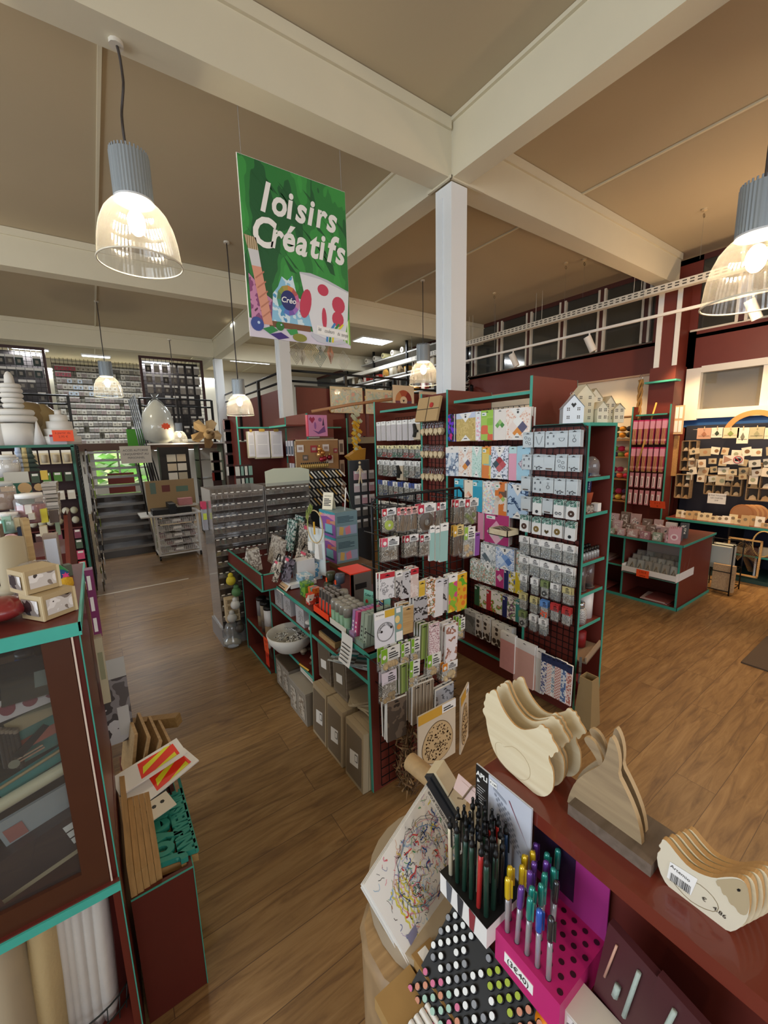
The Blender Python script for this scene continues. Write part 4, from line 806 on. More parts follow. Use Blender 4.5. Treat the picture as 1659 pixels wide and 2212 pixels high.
# white appliance display
for i, (px, py, w, words) in enumerate(((592, 1244, .075, 'left'), (625, 1250, .10, 'right'))):
    p = at(px+18, py+4, Z=.86); b = MB().box(0, .09+.06*i, 0, w, 0, .15, mat('#e6e8ec', .4)); b.M = T(0, w, 0, FX); b.disc(w/2, .09, .02, -.001, mat('#cfe0e4'), 14).disc(w/2, .03, .009, -.001, mat('#8b9096'), 10).rect(w*.3, w*.8, .125, .131, -.001, GREY)
    single(b, 'appliance_box', T(p.x, p.y, .86), 'white product box on the white stand, %s of the two' % words, 'box')
p = at(600, 1272, Z=.83); b = MB().box(-.01, .20, -.05, .30, 0, .03, WHITE).add([(-.07, -.05, -.03), (-.01, -.05, .03), (-.01, .18, .03), (-.07, .18, -.03)], [(0, 1, 2, 3)], WHITE).add([(-.066, -.03, -.024), (-.02, -.03, .022), (-.02, .15, .022), (-.066, .15, -.024)], [(0, 1, 2, 3)], mat('#e2bf93')).add([(-.052, .0, -.009), (-.048, .0, -.005), (-.048, .12, -.005), (-.052, .12, -.009)], [(0, 1, 2, 3)], INK).add([(-.042, .0, .001), (-.038, .0, .005), (-.038, .12, .005), (-.042, .12, .001)], [(0, 1, 2, 3)], INK)
single(b, 'display_stand', T(1.10, 2.86, .828), 'white counter display stand with a sloping peach label', 'stand')
b = MB().box(-.09, .09, -.004, .004, 0, .38, mat('#dfe9ec', .4)).box(-.06, -.01, -.04, -.004, .20, .27, WHITE).prism([(.01, .14), (.065, .14), (.06, .26), (.025, .27)], -.04, -.004, WHITE); single(b, 'display_board', T(1.37, 2.92, .86, FX*.8), 'tall white display board with two white gadgets behind the product boxes', 'sign')
b = MB().tube([(.085*math.cos(a*PI/12), 0, .13*math.sin(a*PI/12)) for a in range(24)], .005, mat('#c9b486'), 6, True); R = random.Random(9)
for i in range(26):
    a = 1.7+R.random()*1.6; r = 1+R.uniform(-.15, .2); x, z = .085*math.cos(a)*r, .13*math.sin(a)*r
    b.add([(x, -.006, z), (x+.012, -.01, z+.02), (x+.004, -.008, z+.045), (x-.008, -.004, z+.02)], [(0, 1, 2, 3)], mat(['#8a9a4a', '#a9b45c', '#6f8240'][i % 3], .7))
b.box(-.006, .006, -.012, -.004, -.06, .04, mat('#e2b23c')); single(b, 'flower_hoop', T(1.345, 2.88, 1.26, FX*.8), 'thin hoop wreath with green leaves hanging on the white display board', 'wreath')
# colourful animal boxes, markers in orange box
for i, (px, py, w, d, h, c, words) in enumerate(((660, 1292, .07, .09, .10, ['#7fb33a', '#2f7a49', '#cfe08a'], 'green leafy'), (655, 1275, .09, .12, .10, ['#8fc0d8', '#e9f0f2', '#4a86b0'], 'pale blue wave'), (676, 1303, .06, .07, .10, ['#e07a2c', '#c43b2c', '#3aa08a', '#f0c05a'], 'orange jungle'), (672, 1255, .10, .05, .14, ['#5fa8d6', '#e6f0f5', '#8fc04a'], 'tall blue whale'), (668, 1308, .05, .05, .07, ['#d8432f', '#f2e6da', '#2f8f8a'], 'small red'))):
    q = at(px, py, Z=ZT); single(MB().box(0, w, 0, d, 0, h, pat(c, 'blobs', 22)), 'toy_box', T(q.x, q.y, ZT), '%s printed toy box on the counter' % words, 'box')
b = MB().box(0, .13, 0, .22, 0, .012, mat('#ff4a1f')).box(0, .004, 0, .22, 0, .05, mat('#ff4a1f')).box(0, .13, 0, .004, 0, .05, mat('#ff4a1f')).box(0, .13, .216, .22, 0, .05, mat('#ff4a1f')); single(b, 'orange_tray', T(1.045, 2.11, ZT), 'low bright orange tray of cutters at the counter edge', 'tray')
cut = Proto('cutter_pack', 'cutter'); cut.add(MB().box(-.014, .014, -.006, .006, 0, .13, mat('#8b8580', .3)), 'case'); cut.add(MB().box(-.009, .009, -.008, -.006, .01, .075, mat('#e8432a')).box(-.009, .009, -.008, -.006, .08, .12, mat('#3a3634')), 'label')
for i in range(12): cut.put(T(1.075+.035*(i % 3), 2.14+.047*(i//3), ZT+.014, FX, -.08, 0, 1.2), 'orange and grey cutter pack in the orange tray, row %s, %s from the aisle' % (ORD[i//3], ORD[i % 3]))
# glue tubes
b = MB().box(0, .16, 0, .20, 0, .01, mat('#6fae94')).box(0, .004, 0, .20, 0, .045, mat('#e6e2d6')).box(0, .16, 0, .004, 0, .045, mat('#9ad0bd')); single(b, 'tube_tray', T(1.045, 1.90, ZT), 'white and mint cardboard tray of tubes on the counter', 'tray')
tb = Proto('glue_tube', 'tube'); tb.add(MB().lathe([(.018, 0), (.019, .005), (.019, .075)], mat('#7fa98b', .4), n=16).cyl((0, 0, .0), (0, 0, .012), .0195, mat('#e3dfa0'), 16), 'body'); tb.add(MB().lathe([(.0195, .075), (.0195, .115), (.015, .122), (.001, .122)], glass('#d9d8cf', .6, .15), n=16), 'cap')
for i in range(12): tb.put(T(1.07+.044*(i % 3), 1.925+.05*(i//3), ZT+.012, 0, 0, 0, 1.25), 'green frosted capped tube, %s from aisle, %s row from near end' % (ORD[i % 3], ORD[i//3]))
b = MB().box(-.11, .11, -.002, .002, 0, .12, mat('#86cdbc')).text('Color Grid', .022, -.10, .085, -.003, mat('#1f4f4a'), bold=.0004).disc(-.08, .05, .012, -.003, mat('#c8433c'), 12)
b.poly([(.0, .02), (.045, .02), (.055, .09), (.03, .115)], -.0025, WHITE)
for i in range(6): b.poly([(.03-.003*i, .105-.013*i), (.06, .095-.013*i), (.062, .085-.013*i), (.028-.003*i, .095-.013*i)], -.0032, mat(['#c9463b', '#e2a33a', '#2f4fa0', '#4a2f7a', '#d8763a', '#3b3b40'][i]))
single(b, 'display_card', T(1.30, 1.98, ZT+.05, FX*.86, -.12), 'mint green display card lettered Color Grid above the tubes', 'sign')
# orange organiser with bottles
og = thing('bottle_organiser', 'bright orange and grey shelf organiser with rounded bottles on the counter', 'organiser', M=T(1.30, 2.27, ZT))
link('top', MB().box(0, .16, 0, .18, .21, .218, mat('#ff4526')).mesh('top'), og); link('side', MB().box(0, .16, 0, .008, 0, .21, mat('#77726d')).box(.03, .12, -.001, 0, .10, .14, BLACK).mesh('side'), og, None)['label'] = 'grey side panel'; link('back', MB().box(.15, .16, .008, .18, 0, .21, mat('#ff4526')).box(0, .02, .0, .012, 0, .21, mat('#ff4526')).mesh('back'), og)
bt = {}
for c in ('#3a3f2a', '#4b5563', '#a9aba6'):
    q = Proto('rounded_bottle', 'bottle'); q.add(MB().lathe([(.02, 0), (.032, .008), (.035, .03), (.035, .05), (.030, .066), (.001, .07)], mat(c, .35), n=14), 'body'); q.add(MB().box(-.038, -.034, -.008, .008, 0, .03, ORANGE), 'strap'); bt[c] = q
for i, (x, y, z, c, w) in enumerate(((1.22, 2.44, 0, '#3a3f2a', 'dark green'), (1.22, 2.44, .07, '#3a3f2a', 'dark green'), (1.24, 2.44, .14, '#3a3f2a', 'dark green'), (1.23, 2.35, 0, '#4b5563', 'slate blue'), (1.23, 2.35, .07, '#4b5563', 'slate blue'), (1.25, 2.33, .15, '#4b5563', 'slate blue'), (1.22, 2.24, 0, '#a9aba6', 'light grey'), (1.22, 2.24, .072, '#a9aba6', 'light grey'))):
    bt[c].put(T(x, y, ZT+z), '%s rounded bottle beside the orange organiser, %s from the bottom' % (w, ['lowest', 'second', 'top'][[0, 1, 2, 0, 1, 2, 0, 1][i]]))
# slim boxes
def slim(c, words, n, x0, y0, dx, dy, h=.155, w=.026, face='#ffffff'):
    p = Proto('slim_pen_box', 'box'); p.add(MB().box(-w/2, w/2, -.012, .012, 0, h, mat(c, .4)), 'carton'); lb = MB(); 
    for k in range(4): lb.disc(0, .02+k*.024, .006, -.0125, mat(face), 10)
    p.add(lb, 'print')
    for i in range(n): p.put(T(x0+dx*i, y0+dy*i, ZT+.01, FX, -.12, 0), '%s slim box in the counter display, %s from the front' % (words, ORD[i]))
slim('#a883b8', 'lilac', 5, 1.07, 1.86, .03, 0); slim('#d5598f', 'hot pink', 5, 1.07, 1.83, .03, 0); slim('#9fb3a2', 'sage green', 6, 1.07, 1.77, .03, 0, .17, .03, '#2b2b2b'); slim('#a7b7a6', 'pale sage', 6, 1.07, 1.735, .03, 0, .17, .03, '#2b2b2b')
slim('#56b59c', 'mint green', 5, 1.25, 1.80, .025, 0, .12); slim('#2f93a8', 'turquoise', 4, 1.27, 1.755, .025, 0, .12)
b = MB().box(0, .16, 0, .05, 0, .05, mat('#a98bb4')); single(b, 'lilac_tray', T(1.045, 1.82, ZT-.0), 'lilac cardboard tray on the counter edge', 'tray'); b = MB().box(0, .20, 0, .09, 0, .03, mat('#8fa69a')); single(b, 'sage_tray', T(1.045, 1.725, ZT), 'sage green cardboard tray at the near end of the counter', 'tray')
b = MB(); v = [(-.005-.03*(i/6)**2, .0, .06-.028*i) for i in range(7)]
b.add([(x, y0, z) for x, _, z in v for y0 in (-.06, .06)], [(2*i, 2*i+1, 2*i+3, 2*i+2) for i in range(6)], PAPER)
for k in range(5): b.add([(-.012-.006*k, -.045, .0-.02*k), (-.012-.006*k, .045, .0-.02*k), (-.0135-.006*k, .045, -.005-.02*k), (-.0135-.006*k, -.045, -.005-.02*k)], [(0, 1, 2, 3)], INK)
single(b, 'notice_sheet', T(1.03, 1.86, .80), 'white printed notice sheet curling down over the counter edge', 'notice')
# ------------------------------------------------------------------ wire rack at the near end of the counter
wr = thing('wire_rack', 'black wire grid rack with hooks at the near end of the counter', 'rack', (1.07, 1.62, 0))
def wp(mb, name, M=None):
    o = link(name, mb.mesh(name) if isinstance(mb, MB) else mb); o.parent = wr; o.matrix_parent_inverse = wr.matrix_world.inverted()
    if M is not None: o.matrix_world = M
    return o
wp(grid(0, .62, .85, 1.635, .052, .007), 'wire_grid', T(1.065, 1.63, 0)); wp(grid(0, .56, .04, .85, .052, 0), 'wire_grid', T(1.08, 1.64, 0))
wp(MB().tube([(1.60, 1.63, 1.6), (1.64, 1.9, 1.6), (1.64, 2.0, 1.57), (1.64, 2.0, .9)], .006, WIRE, 8), 'side_bar')
def fr(x0, x1, yt, yb, Y):
    a = at(x0, yt, Y=Y); c = at(x1, yt, Y=Y); d = at(x0, yb, Y=Y); return (a.x+c.x)/2, (a.z+c.z)/2, c.x-a.x, a.z-d.z
FK = {}
def fp(k, w, h):
    q = (k, round(w, 2), round(h, 2))
    if q in FK: return FK[q]
    w = round(w, 3); h = round(h, 3)
    B = lambda hd, ct, l, lg=None, hh=.3: bag_pack('craft_bag', w, h, mat(hd), [mat(ct, .6, noise=.2)], hh=hh, logo=mat(lg) if lg else None, lump=l)
    A = lambda f, **kw: art_pack('craft_card_pack', w, h, f, **kw)
    d = {'limedisc': lambda: B('#efefef', '#b9cf3a', 'disc', '#c02836'), 'pegs': lambda: B('#e9b9b0', '#8b7355', 'twigs', '#d9626a'), 'nest': lambda: B('#f1f0ee', '#5a4632', 'nest', '#c02846'),
     'twigs': lambda: B('#efefed', '#7d6a50', 'twigs', '#b92a3a'), 'slices': lambda: B('#f0efec', '#7f8a4a', 'eggs', '#b92a3a'), 'pinkhead': lambda: B('#f0f0ee', '#8a7350', 'rings', '#d8506a', .35), 'rings': lambda: B('#efefed', '#7b6a52', 'rings', '#a82236'),
     'bunny': lambda: A(pat(['#9fc9c4', '#a9d0ca'], 'blobs', 10), head=PAPER), 'eggs': lambda: B('#f1efe9', '#d9b98a', 'eggs', '#9cc04a', .4), 'branch': lambda: B('#e6cf8e', '#6d5238', 'twigs', '#d9a93a', .35), 'violet': lambda: A(mat('#8a4fa0')),
     'stamps': lambda: A(pat(['#e3e3e6', '#e3e3e6', '#9a9a9e', '#e3e3e6'], 'blobs', 45), head=mat('#c02836')), 'heart': lambda: A(pat(['#c6c4c4', '#c6c4c4', '#4a4a4e', '#d6d4d3'], 'blobs', 25), head=WHITE), 'pinkish': lambda: A(pat(['#d9c5bd', '#e8dcd6', '#b9a49c'], 'blobs', 40), head=mat('#c02836'), ),
     'yellow': lambda: A(mat('#d9b23a'), head=mat('#e0bd4a')), 'flowers': lambda: A(pat(['#f2f1ef', '#f2f1ef', '#c8733a', '#5d7a4a', '#f2f1ef'], 'blobs', 70)), 'grid': lambda: A(pat(['#e4e4e6', '#cfcfd2', '#e4e4e6'], 'checker', 60), head=mat('#d9d9dc')),
     'greysil': lambda: A(pat(['#c9c9cc', '#c9c9cc', '#2c2c30', '#c9c9cc'], 'blobs', 28)), 'easter': lambda: A(pat(['#8dbd3c', '#d94f8a', '#e2a52f', '#e9d94a', '#7ab83c'], 'mosaic', 38), head=WHITE), 'greenbird': lambda: A(pat(['#e2772a', '#e2b02f', '#5fae2e'], 'dots', 26, th=.75)),
     'tags': lambda: A(wood('#b9935c', '#cfae78')), 'stampsheet': lambda: A(pat(['#b4b4b8', '#b4b4b8', '#1f1f22', '#c0c0c4'], 'blobs', 34)), 'woodslice': lambda: B('#e9e8e2', '#cdb07c', 'eggs', '#84b82f', .55), 'greenedge': lambda: A(pat(['#6f8a42', '#5d6b45', '#8ea35a'], 'stripes', 9, stretch=(1, .01, .01))),
     'pinkstick': lambda: A(pat(['#ecdfe1', '#ecdfe1', '#b58a92', '#ecdfe1'], 'dots', 80, th=.6)), 'leafpk': lambda: A(pat(['#efe9ec', '#efe9ec', '#a87664', '#efe9ec'], 'blobs', 24)), 'limebag': lambda: B('#dcd3dd', '#a98d5e', 'eggs', None, .35), 'feather': lambda: A(pat(['#6e6253', '#a39480', '#4a4036', '#c9bca6'], 'stripes', 14, stretch=(1, .05, .25))),
     'dark': lambda: A(pat(['#4a4038', '#6b5c4e', '#342c26'], 'blobs', 16)), 'greyshape': lambda: A(pat(['#a8acb4', '#a8acb4', '#5a5d64', '#a8acb4'], 'blobs', 26)), 'woodthings': lambda: B('#f0efeb', '#d8bd8c', 'eggs', '#e08a2a', .4)}
    FK[q] = d[k](); return FK[q]
FDESC = {'limedisc': 'bag with a lime green disc', 'pegs': 'coral topped bag of little wooden pegs', 'nest': 'bag with a dark twig nest', 'twigs': 'red and white topped bag of twigs', 'slices': 'bag of green wood slices', 'pinkhead': 'pink tagged bag of wooden bits', 'rings': 'clear bag of wire bits', 'bunny': 'pale turquoise bunny pack', 'eggs': 'bag of beige wooden eggs', 'branch': 'yellow topped bag of branches', 'violet': 'violet card', 'stamps': 'red topped clear stamp sheet', 'heart': 'grey stamp sheet', 'pinkish': 'pinkish stamp sheet', 'yellow': 'yellow card', 'flowers': 'flower print sticker sheet', 'grid': 'pale checked stencil', 'greysil': 'grey silhouette sheet', 'easter': 'bright easter sticker sheet', 'greenbird': 'bright green sticker sheet with birds', 'tags': 'brown wooden tag pack', 'stampsheet': 'dark flower stamp sheet', 'woodslice': 'green edged bag of wood slices', 'greenedge': 'thin green packs', 'pinkstick': 'pale pink sticker strip', 'leafpk': 'white pack of brown leaf shapes', 'limebag': 'lime bag with a lilac top', 'feather': 'brown feather pack', 'dark': 'dark brown leaf pack', 'greyshape': 'grey silhouette pack', 'woodthings': 'bag of pale wooden pieces'}
IT = [(825, 855, 1098, 1150, 'limedisc', 1), (857, 875, 1096, 1150, 'pegs', 1), (872, 888, 1096, 1150, 'pegs', 1), (886, 903, 1095, 1150, 'pegs', 2), (904, 943, 1087, 1150, 'nest', 2), (944, 963, 1086, 1140, 'twigs', 1), (982, 1006, 1078, 1130, 'twigs', 2), (1006, 1036, 1076, 1132, 'slices', 2),
 (825, 861, 1161, 1214, 'pinkhead', 2), (874, 904, 1156, 1205, 'rings', 2), (907, 930, 1155, 1203, 'rings', 2), (930, 940, 1135, 1212, 'bunny', 1), (940, 950, 1136, 1213, 'bunny', 1), (951, 968, 1130, 1214, 'bunny', 2), (981, 1003, 1135, 1202, 'branch', 2), (1003, 1026, 1138, 1206, 'eggs', 2), (1026, 1036, 1150, 1200, 'violet', 2),
 (821, 852, 1238, 1296, 'stamps', 2), (853, 868, 1235, 1292, 'heart', 2), (869, 887, 1232, 1292, 'greysil', 2), (888, 905, 1229, 1292, 'pinkish', 3), (906, 919, 1255, 1325, 'yellow', 2), (920, 940, 1252, 1330, 'flowers', 2), (940, 958, 1250, 1332, 'grid', 2), (958, 969, 1250, 1325, 'greysil', 2), (969, 987, 1242, 1325, 'easter', 2), (989, 1010, 1237, 1318, 'greenbird', 2),
 (872, 894, 1310, 1370, 'tags', 4), (893, 921, 1290, 1342, 'stampsheet', 2),
 (822, 864, 1397, 1452, 'woodslice', 2), (866, 886, 1388, 1440, 'woodslice', 2), (888, 907, 1380, 1435, 'woodslice', 2), (908, 924, 1348, 1425, 'greenedge', 3), (926, 948, 1348, 1416, 'pinkstick', 2), (963, 989, 1348, 1428, 'leafpk', 3), (992, 1006, 1335, 1382, 'woodslice', 3),
 (824, 856, 1452, 1525, 'limebag', 2), (862, 880, 1435, 1500, 'greenedge', 3), (886, 907, 1425, 1490, 'woodslice', 2), (925, 953, 1412, 1460, 'woodslice', 2), (957, 988, 1430, 1470, 'woodthings', 3),
 (838, 878, 1508, 1598, 'dark', 3), (890, 912, 1480, 1565, 'feather', 3), (914, 938, 1470, 1560, 'feather', 3), (942, 982, 1483, 1535, 'greyshape', 2)]
LC = {}
for i, (x0, x1, yt, yb, k, n) in enumerate(IT):
    Y = 1.47; X_, Z_, w, h = fr(x0, x1, yt, yb, Y)
    lvl = 'top row' if yt < 1110 else 'second row' if yt < 1165 else 'third row' if yt < 1300 and k != 'stampsheet' else 'fourth row' if yt < 1400 else 'fifth row' if yt < 1465 else 'lowest row'
    LC[lvl] = LC.get(lvl, -1)+1
    for j in range(n):
        fp(k, w, h).put(T(X_+random.uniform(-.004, .004), Y+.022*j, Z_+random.uniform(-.004, .004), random.uniform(-.08, .05), .03, random.uniform(-.03, .03)), '%s on counter end rack, %s, %s from left%s' % (FDESC[k], lvl, ORD[LC[lvl]], ['', ', behind', ', third', ', rearmost'][j] if len(FDESC[k].split()) < 7 else ''), 'packs on hook %d of the end rack' % (i+1))
    o = wp(HOOKM, 'hook', T(X_, Y+.02, Z_-.008)); 
bird = MB().prism([(-.02, 0), (.0, .02), (.018, .018), (.026, .008), (.018, -.012), (-.012, -.015)], -.001, 0, mat('#e2872a'))
# large ring card and the two laser cut packs
X_, Z_, w, h = fr(809, 869, 1317, 1394, 1.36)
b = MB().box(-w/2, w/2, 0, .006, -h, 0, mat('#e3e4ea')).rect(w*.2, w/2, -h, 0, -.0008, mat('#86a39b')).rect(-w/2, -w*.15, -h*.2, 0, -.001, WHITE).rect(-w*.15, w*.2, -h*.2, 0, -.001, mat('#d9b03a')).disc(w*.3, -h*.35, w*.09, -.0014, mat('#ead08a'), 14, h*.11).disc(w*.36, -h*.58, w*.09, -.0014, mat('#e09a4a'), 14).rect(w*.24, w*.48, -h*.98, -h*.72, -.0014, WHITE).rect(w*.26, w*.42, -h*.16, -.004, -.0014, WHITE)
b.text('Artemio', .012, -w*.46, -h*.10, -.002, BLACK); c_ = (-w*.14, -h*.6)
for r in (w*.3, w*.28): b.add([(c_[0]+(r-d)*math.cos(a*PI/18), -.0016, c_[1]+(r-d)*math.sin(a*PI/18)) for a in range(36) for d in (0, .0012)], [(2*a, (2*a+2) % 72, (2*a+3) % 72, 2*a+1) for a in range(36)], BLACK)
for i, ch in enumerate('Joyeuses Pâques'):
    a = PI*.95-i*.19; b.text(ch, .016, c_[0]+w*.2*math.cos(a), c_[1]+w*.2*math.sin(a), -.002, BLACK, align='CENTER', rot=a-PI/2)
b.disc(c_[0]-.02, c_[1]+.005, .006, -.002, BLACK, 7).disc(c_[0]+.03, c_[1]+.014, .006, -.002, BLACK, 7)
single(b, 'stamp_set_card', T(X_, 1.36, Z_, -.02), 'large clear stamp set with a round motif hanging in front at the counter corner', 'craft pack')
eg = [(-.5, 0)]
def eggpack(x0, x1, yt, yb, Y, rz, label):
    X_, Z_, w, h = fr(x0, x1, yt, yb, Y); b = MB().box(-w/2, w/2, 0, .008, -h, 0, mat('#d9cbb3')).rect(-w/2, w/2, -h*.16, 0, -.001, mat('#d6a53c')).rect(w*.12, w/2, -h*.15, 0, -.0014, PAPER); lines(b, w*.16, w*.44, -h*.13, -h*.05, -.002, INK, 2)
    pts = [(w*.42*math.cos(a*PI/16)*(1-.12*math.sin(a*PI/16)), -h*.60+h*.36*math.sin(a*PI/16)) for a in range(32)]
    b.poly(pts, -.0014, mat('#6b4f30')).poly([(x*.97, -h*.6+(z+h*.6)*.97) for x, z in pts], -.002, mat('#cdb184')); R = random.Random(2)
    for i in range(170):
        a = R.random()*2*PI; r = math.sqrt(R.random())*.9; x, z = w*.40*r*math.cos(a), -h*.6+h*.34*r*math.sin(a); s = R.uniform(.003, .0065)
        b.poly([(x+s*R.uniform(.5, 1)*math.cos(t*PI/3), z+s*R.uniform(.6, 1.2)*math.sin(t*PI/3)) for t in range(6)], -.0026, mat('#4a3520'))
    return single(b, 'egg_cutout_pack', T(X_, Y, Z_, rz), label, 'craft pack')
eggpack(903, 984, 1528, 1655, 1.36, 0, 'large speckled wooden egg pack at the bottom of the counter rack, front one'); eggpack(982, 1026, 1490, 1612, 1.44, .5, 'large speckled wooden egg pack at the bottom of the counter rack, back one')
# fluffy dried grass bunch
b = MB(); R = random.Random(5)
for i in range(240):
    a = R.random()*2*PI; r = R.random()*.10; z = R.random()*.42; x, y = r*math.cos(a)*(.6+z), r*math.sin(a)*(.6+z)
    d = Vector((R.uniform(-.05, .05), R.uniform(-.05, .05), R.uniform(-.02, .08)))
    b.cyl((x, y, z), (x+d.x, y+d.y, z+d.z), .006, mat(['#7a5d3e', '#94744e', '#5c442c', '#a98a62'][i % 4], .9), 4, .0005, False)
for i in range(8): b.cyl((.02*math.cos(i), .02*math.sin(i), 0), (.02*math.cos(i), .02*math.sin(i), .4), .003, mat('#6a5236'), 4)
p_ = at(885, 1728, Z=0); single(b, 'dried_grass_bunch', T(p_.x+.04, p_.y+.06, 0), 'fluffy brown dried grass bunch on the floor at the near end of the counter', 'dried flowers')
# ------------------------------------------------------------------ acrylic drawer tower
ac = thing('acrylic_drawer_tower', 'tall smoky clear plastic tower of little drawers beside the aisle', 'drawer tower', (.82, 3.92, 0))
def ap(mb, name, M=None, label=None):
    o = link(name, mb.mesh(name)); o.parent = ac; o.matrix_parent_inverse = ac.matrix_world.inverted()
    if M is not None: o.matrix_world = M
    if label: o['label'] = label
    return o
SM = glass('#c9c2bb', .5, .06, 'smoky_acrylic')
for x0, x1, z1 in ((.815, 1.31, 1.51), (1.32, 1.79, 1.50)):
    b = MB().box(x0, x0+.006, 3.92, 4.30, .17, z1, SM).box(x1-.006, x1, 3.92, 4.30, .17, z1, SM).box(x0, x1, 4.294, 4.30, .17, z1, SM); ap(b, 'case')
    k = 0; z = .24
    while z < z1-.03:
        b = MB().box(x0+.008, x1-.008, 3.92, 4.28, z, z+.004, SM); b.add([(x0+.008, 3.905, z+.05), (x1-.008, 3.905, z+.05), (x1-.008, 3.925, z+.002), (x0+.008, 3.925, z+.002)], [(3, 2, 1, 0)], SM)
        ap(b, 'drawer_row'); 
        c = MB(); R = random.Random(int(z*100)+int(x0*10))
        for i in range(9): 
            xx = x0+.03+i*(x1-x0-.06)/8
            c.box(xx-.016, xx+.012, 3.90, 3.906, z+.052, z+.060, mat('#f2efe8', .3)); c.ball((xx, 3.96, z+.012), .012, mat(['#6e5a4a', '#8f867c', '#b9b0a4', '#3f3a36'][R.randrange(4)], .4), 6)
            c.box(xx-.018, xx+.018, 3.94, 3.99, z+.004, z+.03, mat(['#6f655c', '#8a8078', '#5a5048', '#9d958c'][R.randrange(4)], .5))
        ap(c, 'drawer_contents'); z += .107; k += 1
b = MB().box(.80, 1.30, 3.90, 4.32, 0, .17, mat('#a3a3a5', .35, .4)).box(1.32, 1.80, 3.92, 4.32, 0, .17, mat('#8d8d8f', .35, .4)); ap(b, 'base', label='grey metal base')
b = MB().prism([(1.33, 1.50), (1.79, 1.50), (1.79, 1.64), (1.70, 1.665), (1.42, 1.67), (1.33, 1.645)], 3.90, 3.91, mat('#c9ceb8', .6)); b.rect(1.33, 1.79, 1.50, 1.53, 3.898, mat('#a9aca0')); ap(b, 'header_board', label='pale green header board')
b = MB().box(-.02, .02, -.03, .03, 0, .22, glass('#dfe3ec', .6, .1)).box(-.015, .015, -.034, -.03, .10, .16, mat('#c8d84a')).box(-.02, .02, -.035, .035, .2, .27, mat('#c8375c')); single(b, 'hanging_toy_pack', T(.785, 4.10, 1.12), 'clear pack with pink top hanging on the aisle side of the drawer tower', 'toy')
for i, (dx, c) in enumerate(((0, '#e3cf3a'), (.02, '#5f8f5a'), (.01, '#e8e8e4'), (-.01, '#c9c9c6'), (.02, '#4c4640'))):
    b = MB().ball((0, 0, .05), .045, mat(c, .5), 10).ball((0, 0, .10), .025, mat(c, .5), 8); single(b, 'plush_figure', T(.90+dx*2, 3.80, .62-.12*i), 'small hanging toy at the far end of the counter, %s from the top' % ORD[i], 'toy', 'hanging toys')
for i in range(4):
    b = MB().box(-.06, .06, -.04, .04, 0, .055, WOODK).box(-.045, .045, -.042, -.04, .01, .045, mat('#8f7a58')); single(b, 'small_crate', T(.90, 3.862, .26+.058*i), 'little wooden crate in the stack before the drawer tower, %s from the bottom' % ORD[i], 'crate')

# ================================================================== PENDANTS, BANNER, MOBILES, TRACKS
def ribbed():
    M = bpy.data.materials.new('ribbed_glass'); M.use_nodes = True; nt = M.node_tree; N = nt.nodes; L = nt.links; N.remove(N['Principled BSDF'])
    tr = N.new('ShaderNodeBsdfTransparent'); tr.inputs[0].default_value = (.98, .97, .93, 1); tl = N.new('ShaderNodeBsdfTranslucent'); tl.inputs[0].default_value = (1, .97, .88, 1)
    gl = N.new('ShaderNodeBsdfGlossy'); gl.inputs['Roughness'].default_value = .12
    a = N.new('ShaderNodeMixShader'); a.inputs[0].default_value = .11; L.new(tr.outputs[0], a.inputs[1]); L.new(tl.outputs[0], a.inputs[2])
    b = N.new('ShaderNodeMixShader'); b.inputs[0].default_value = .12; L.new(a.outputs[0], b.inputs[1]); L.new(gl.outputs[0], b.inputs[2]); L.new(b.outputs[0], N['Material Output'].inputs[0])
    return M
RB = ribbed(); BULB = mat('#fff1cf', emit=40)
def star_lathe(prof, m, n, amp, b):
    k = len(prof); v = [((r*(1+(amp if j % 2 else 0)))*math.cos(2*PI*j/n), (r*(1+(amp if j % 2 else 0)))*math.sin(2*PI*j/n), z) for r, z in prof for j in range(n)]
    return b.add(v, [(i*n+j, i*n+(j+1) % n, (i+1)*n+(j+1) % n, (i+1)*n+j) for i in range(k-1) for j in range(n)], m, False)
PEN = Proto('pendant_lamp', 'pendant lamp')
b = star_lathe([(.118, .0), (.118, .27)], ALU, 72, .03, MB()).cyl((0, 0, .265), (0, 0, .27), .118, ALU, 36)
for k in range(30): a = 2*PI*k/30; b.cyl((.112*math.cos(a), .112*math.sin(a), .27), (.112*math.cos(a), .112*math.sin(a), .292), .006, mat('#8f979d'), 5)
b.cyl((0, 0, .0), (0, 0, -.012), .121, mat('#c9ced2'), 36); PEN.add(b, 'housing')
b = star_lathe([(.11, -.01), (.15, -.04), (.19, -.09), (.225, -.17), (.245, -.26), (.252, -.33), (.262, -.40)], RB, 120, .012, MB()); PEN.add(b, 'glass_shade')
PEN.add(MB().tube([(.264*math.cos(2*PI*k/48), .264*math.sin(2*PI*k/48), -.40) for k in range(48)], .006, mat('#ece4cc', .2), 6, True), 'rim', None, 1)
PEN.add(MB().ball((0, 0, -.14), .055, BULB, 14, 1.5), 'bulb')
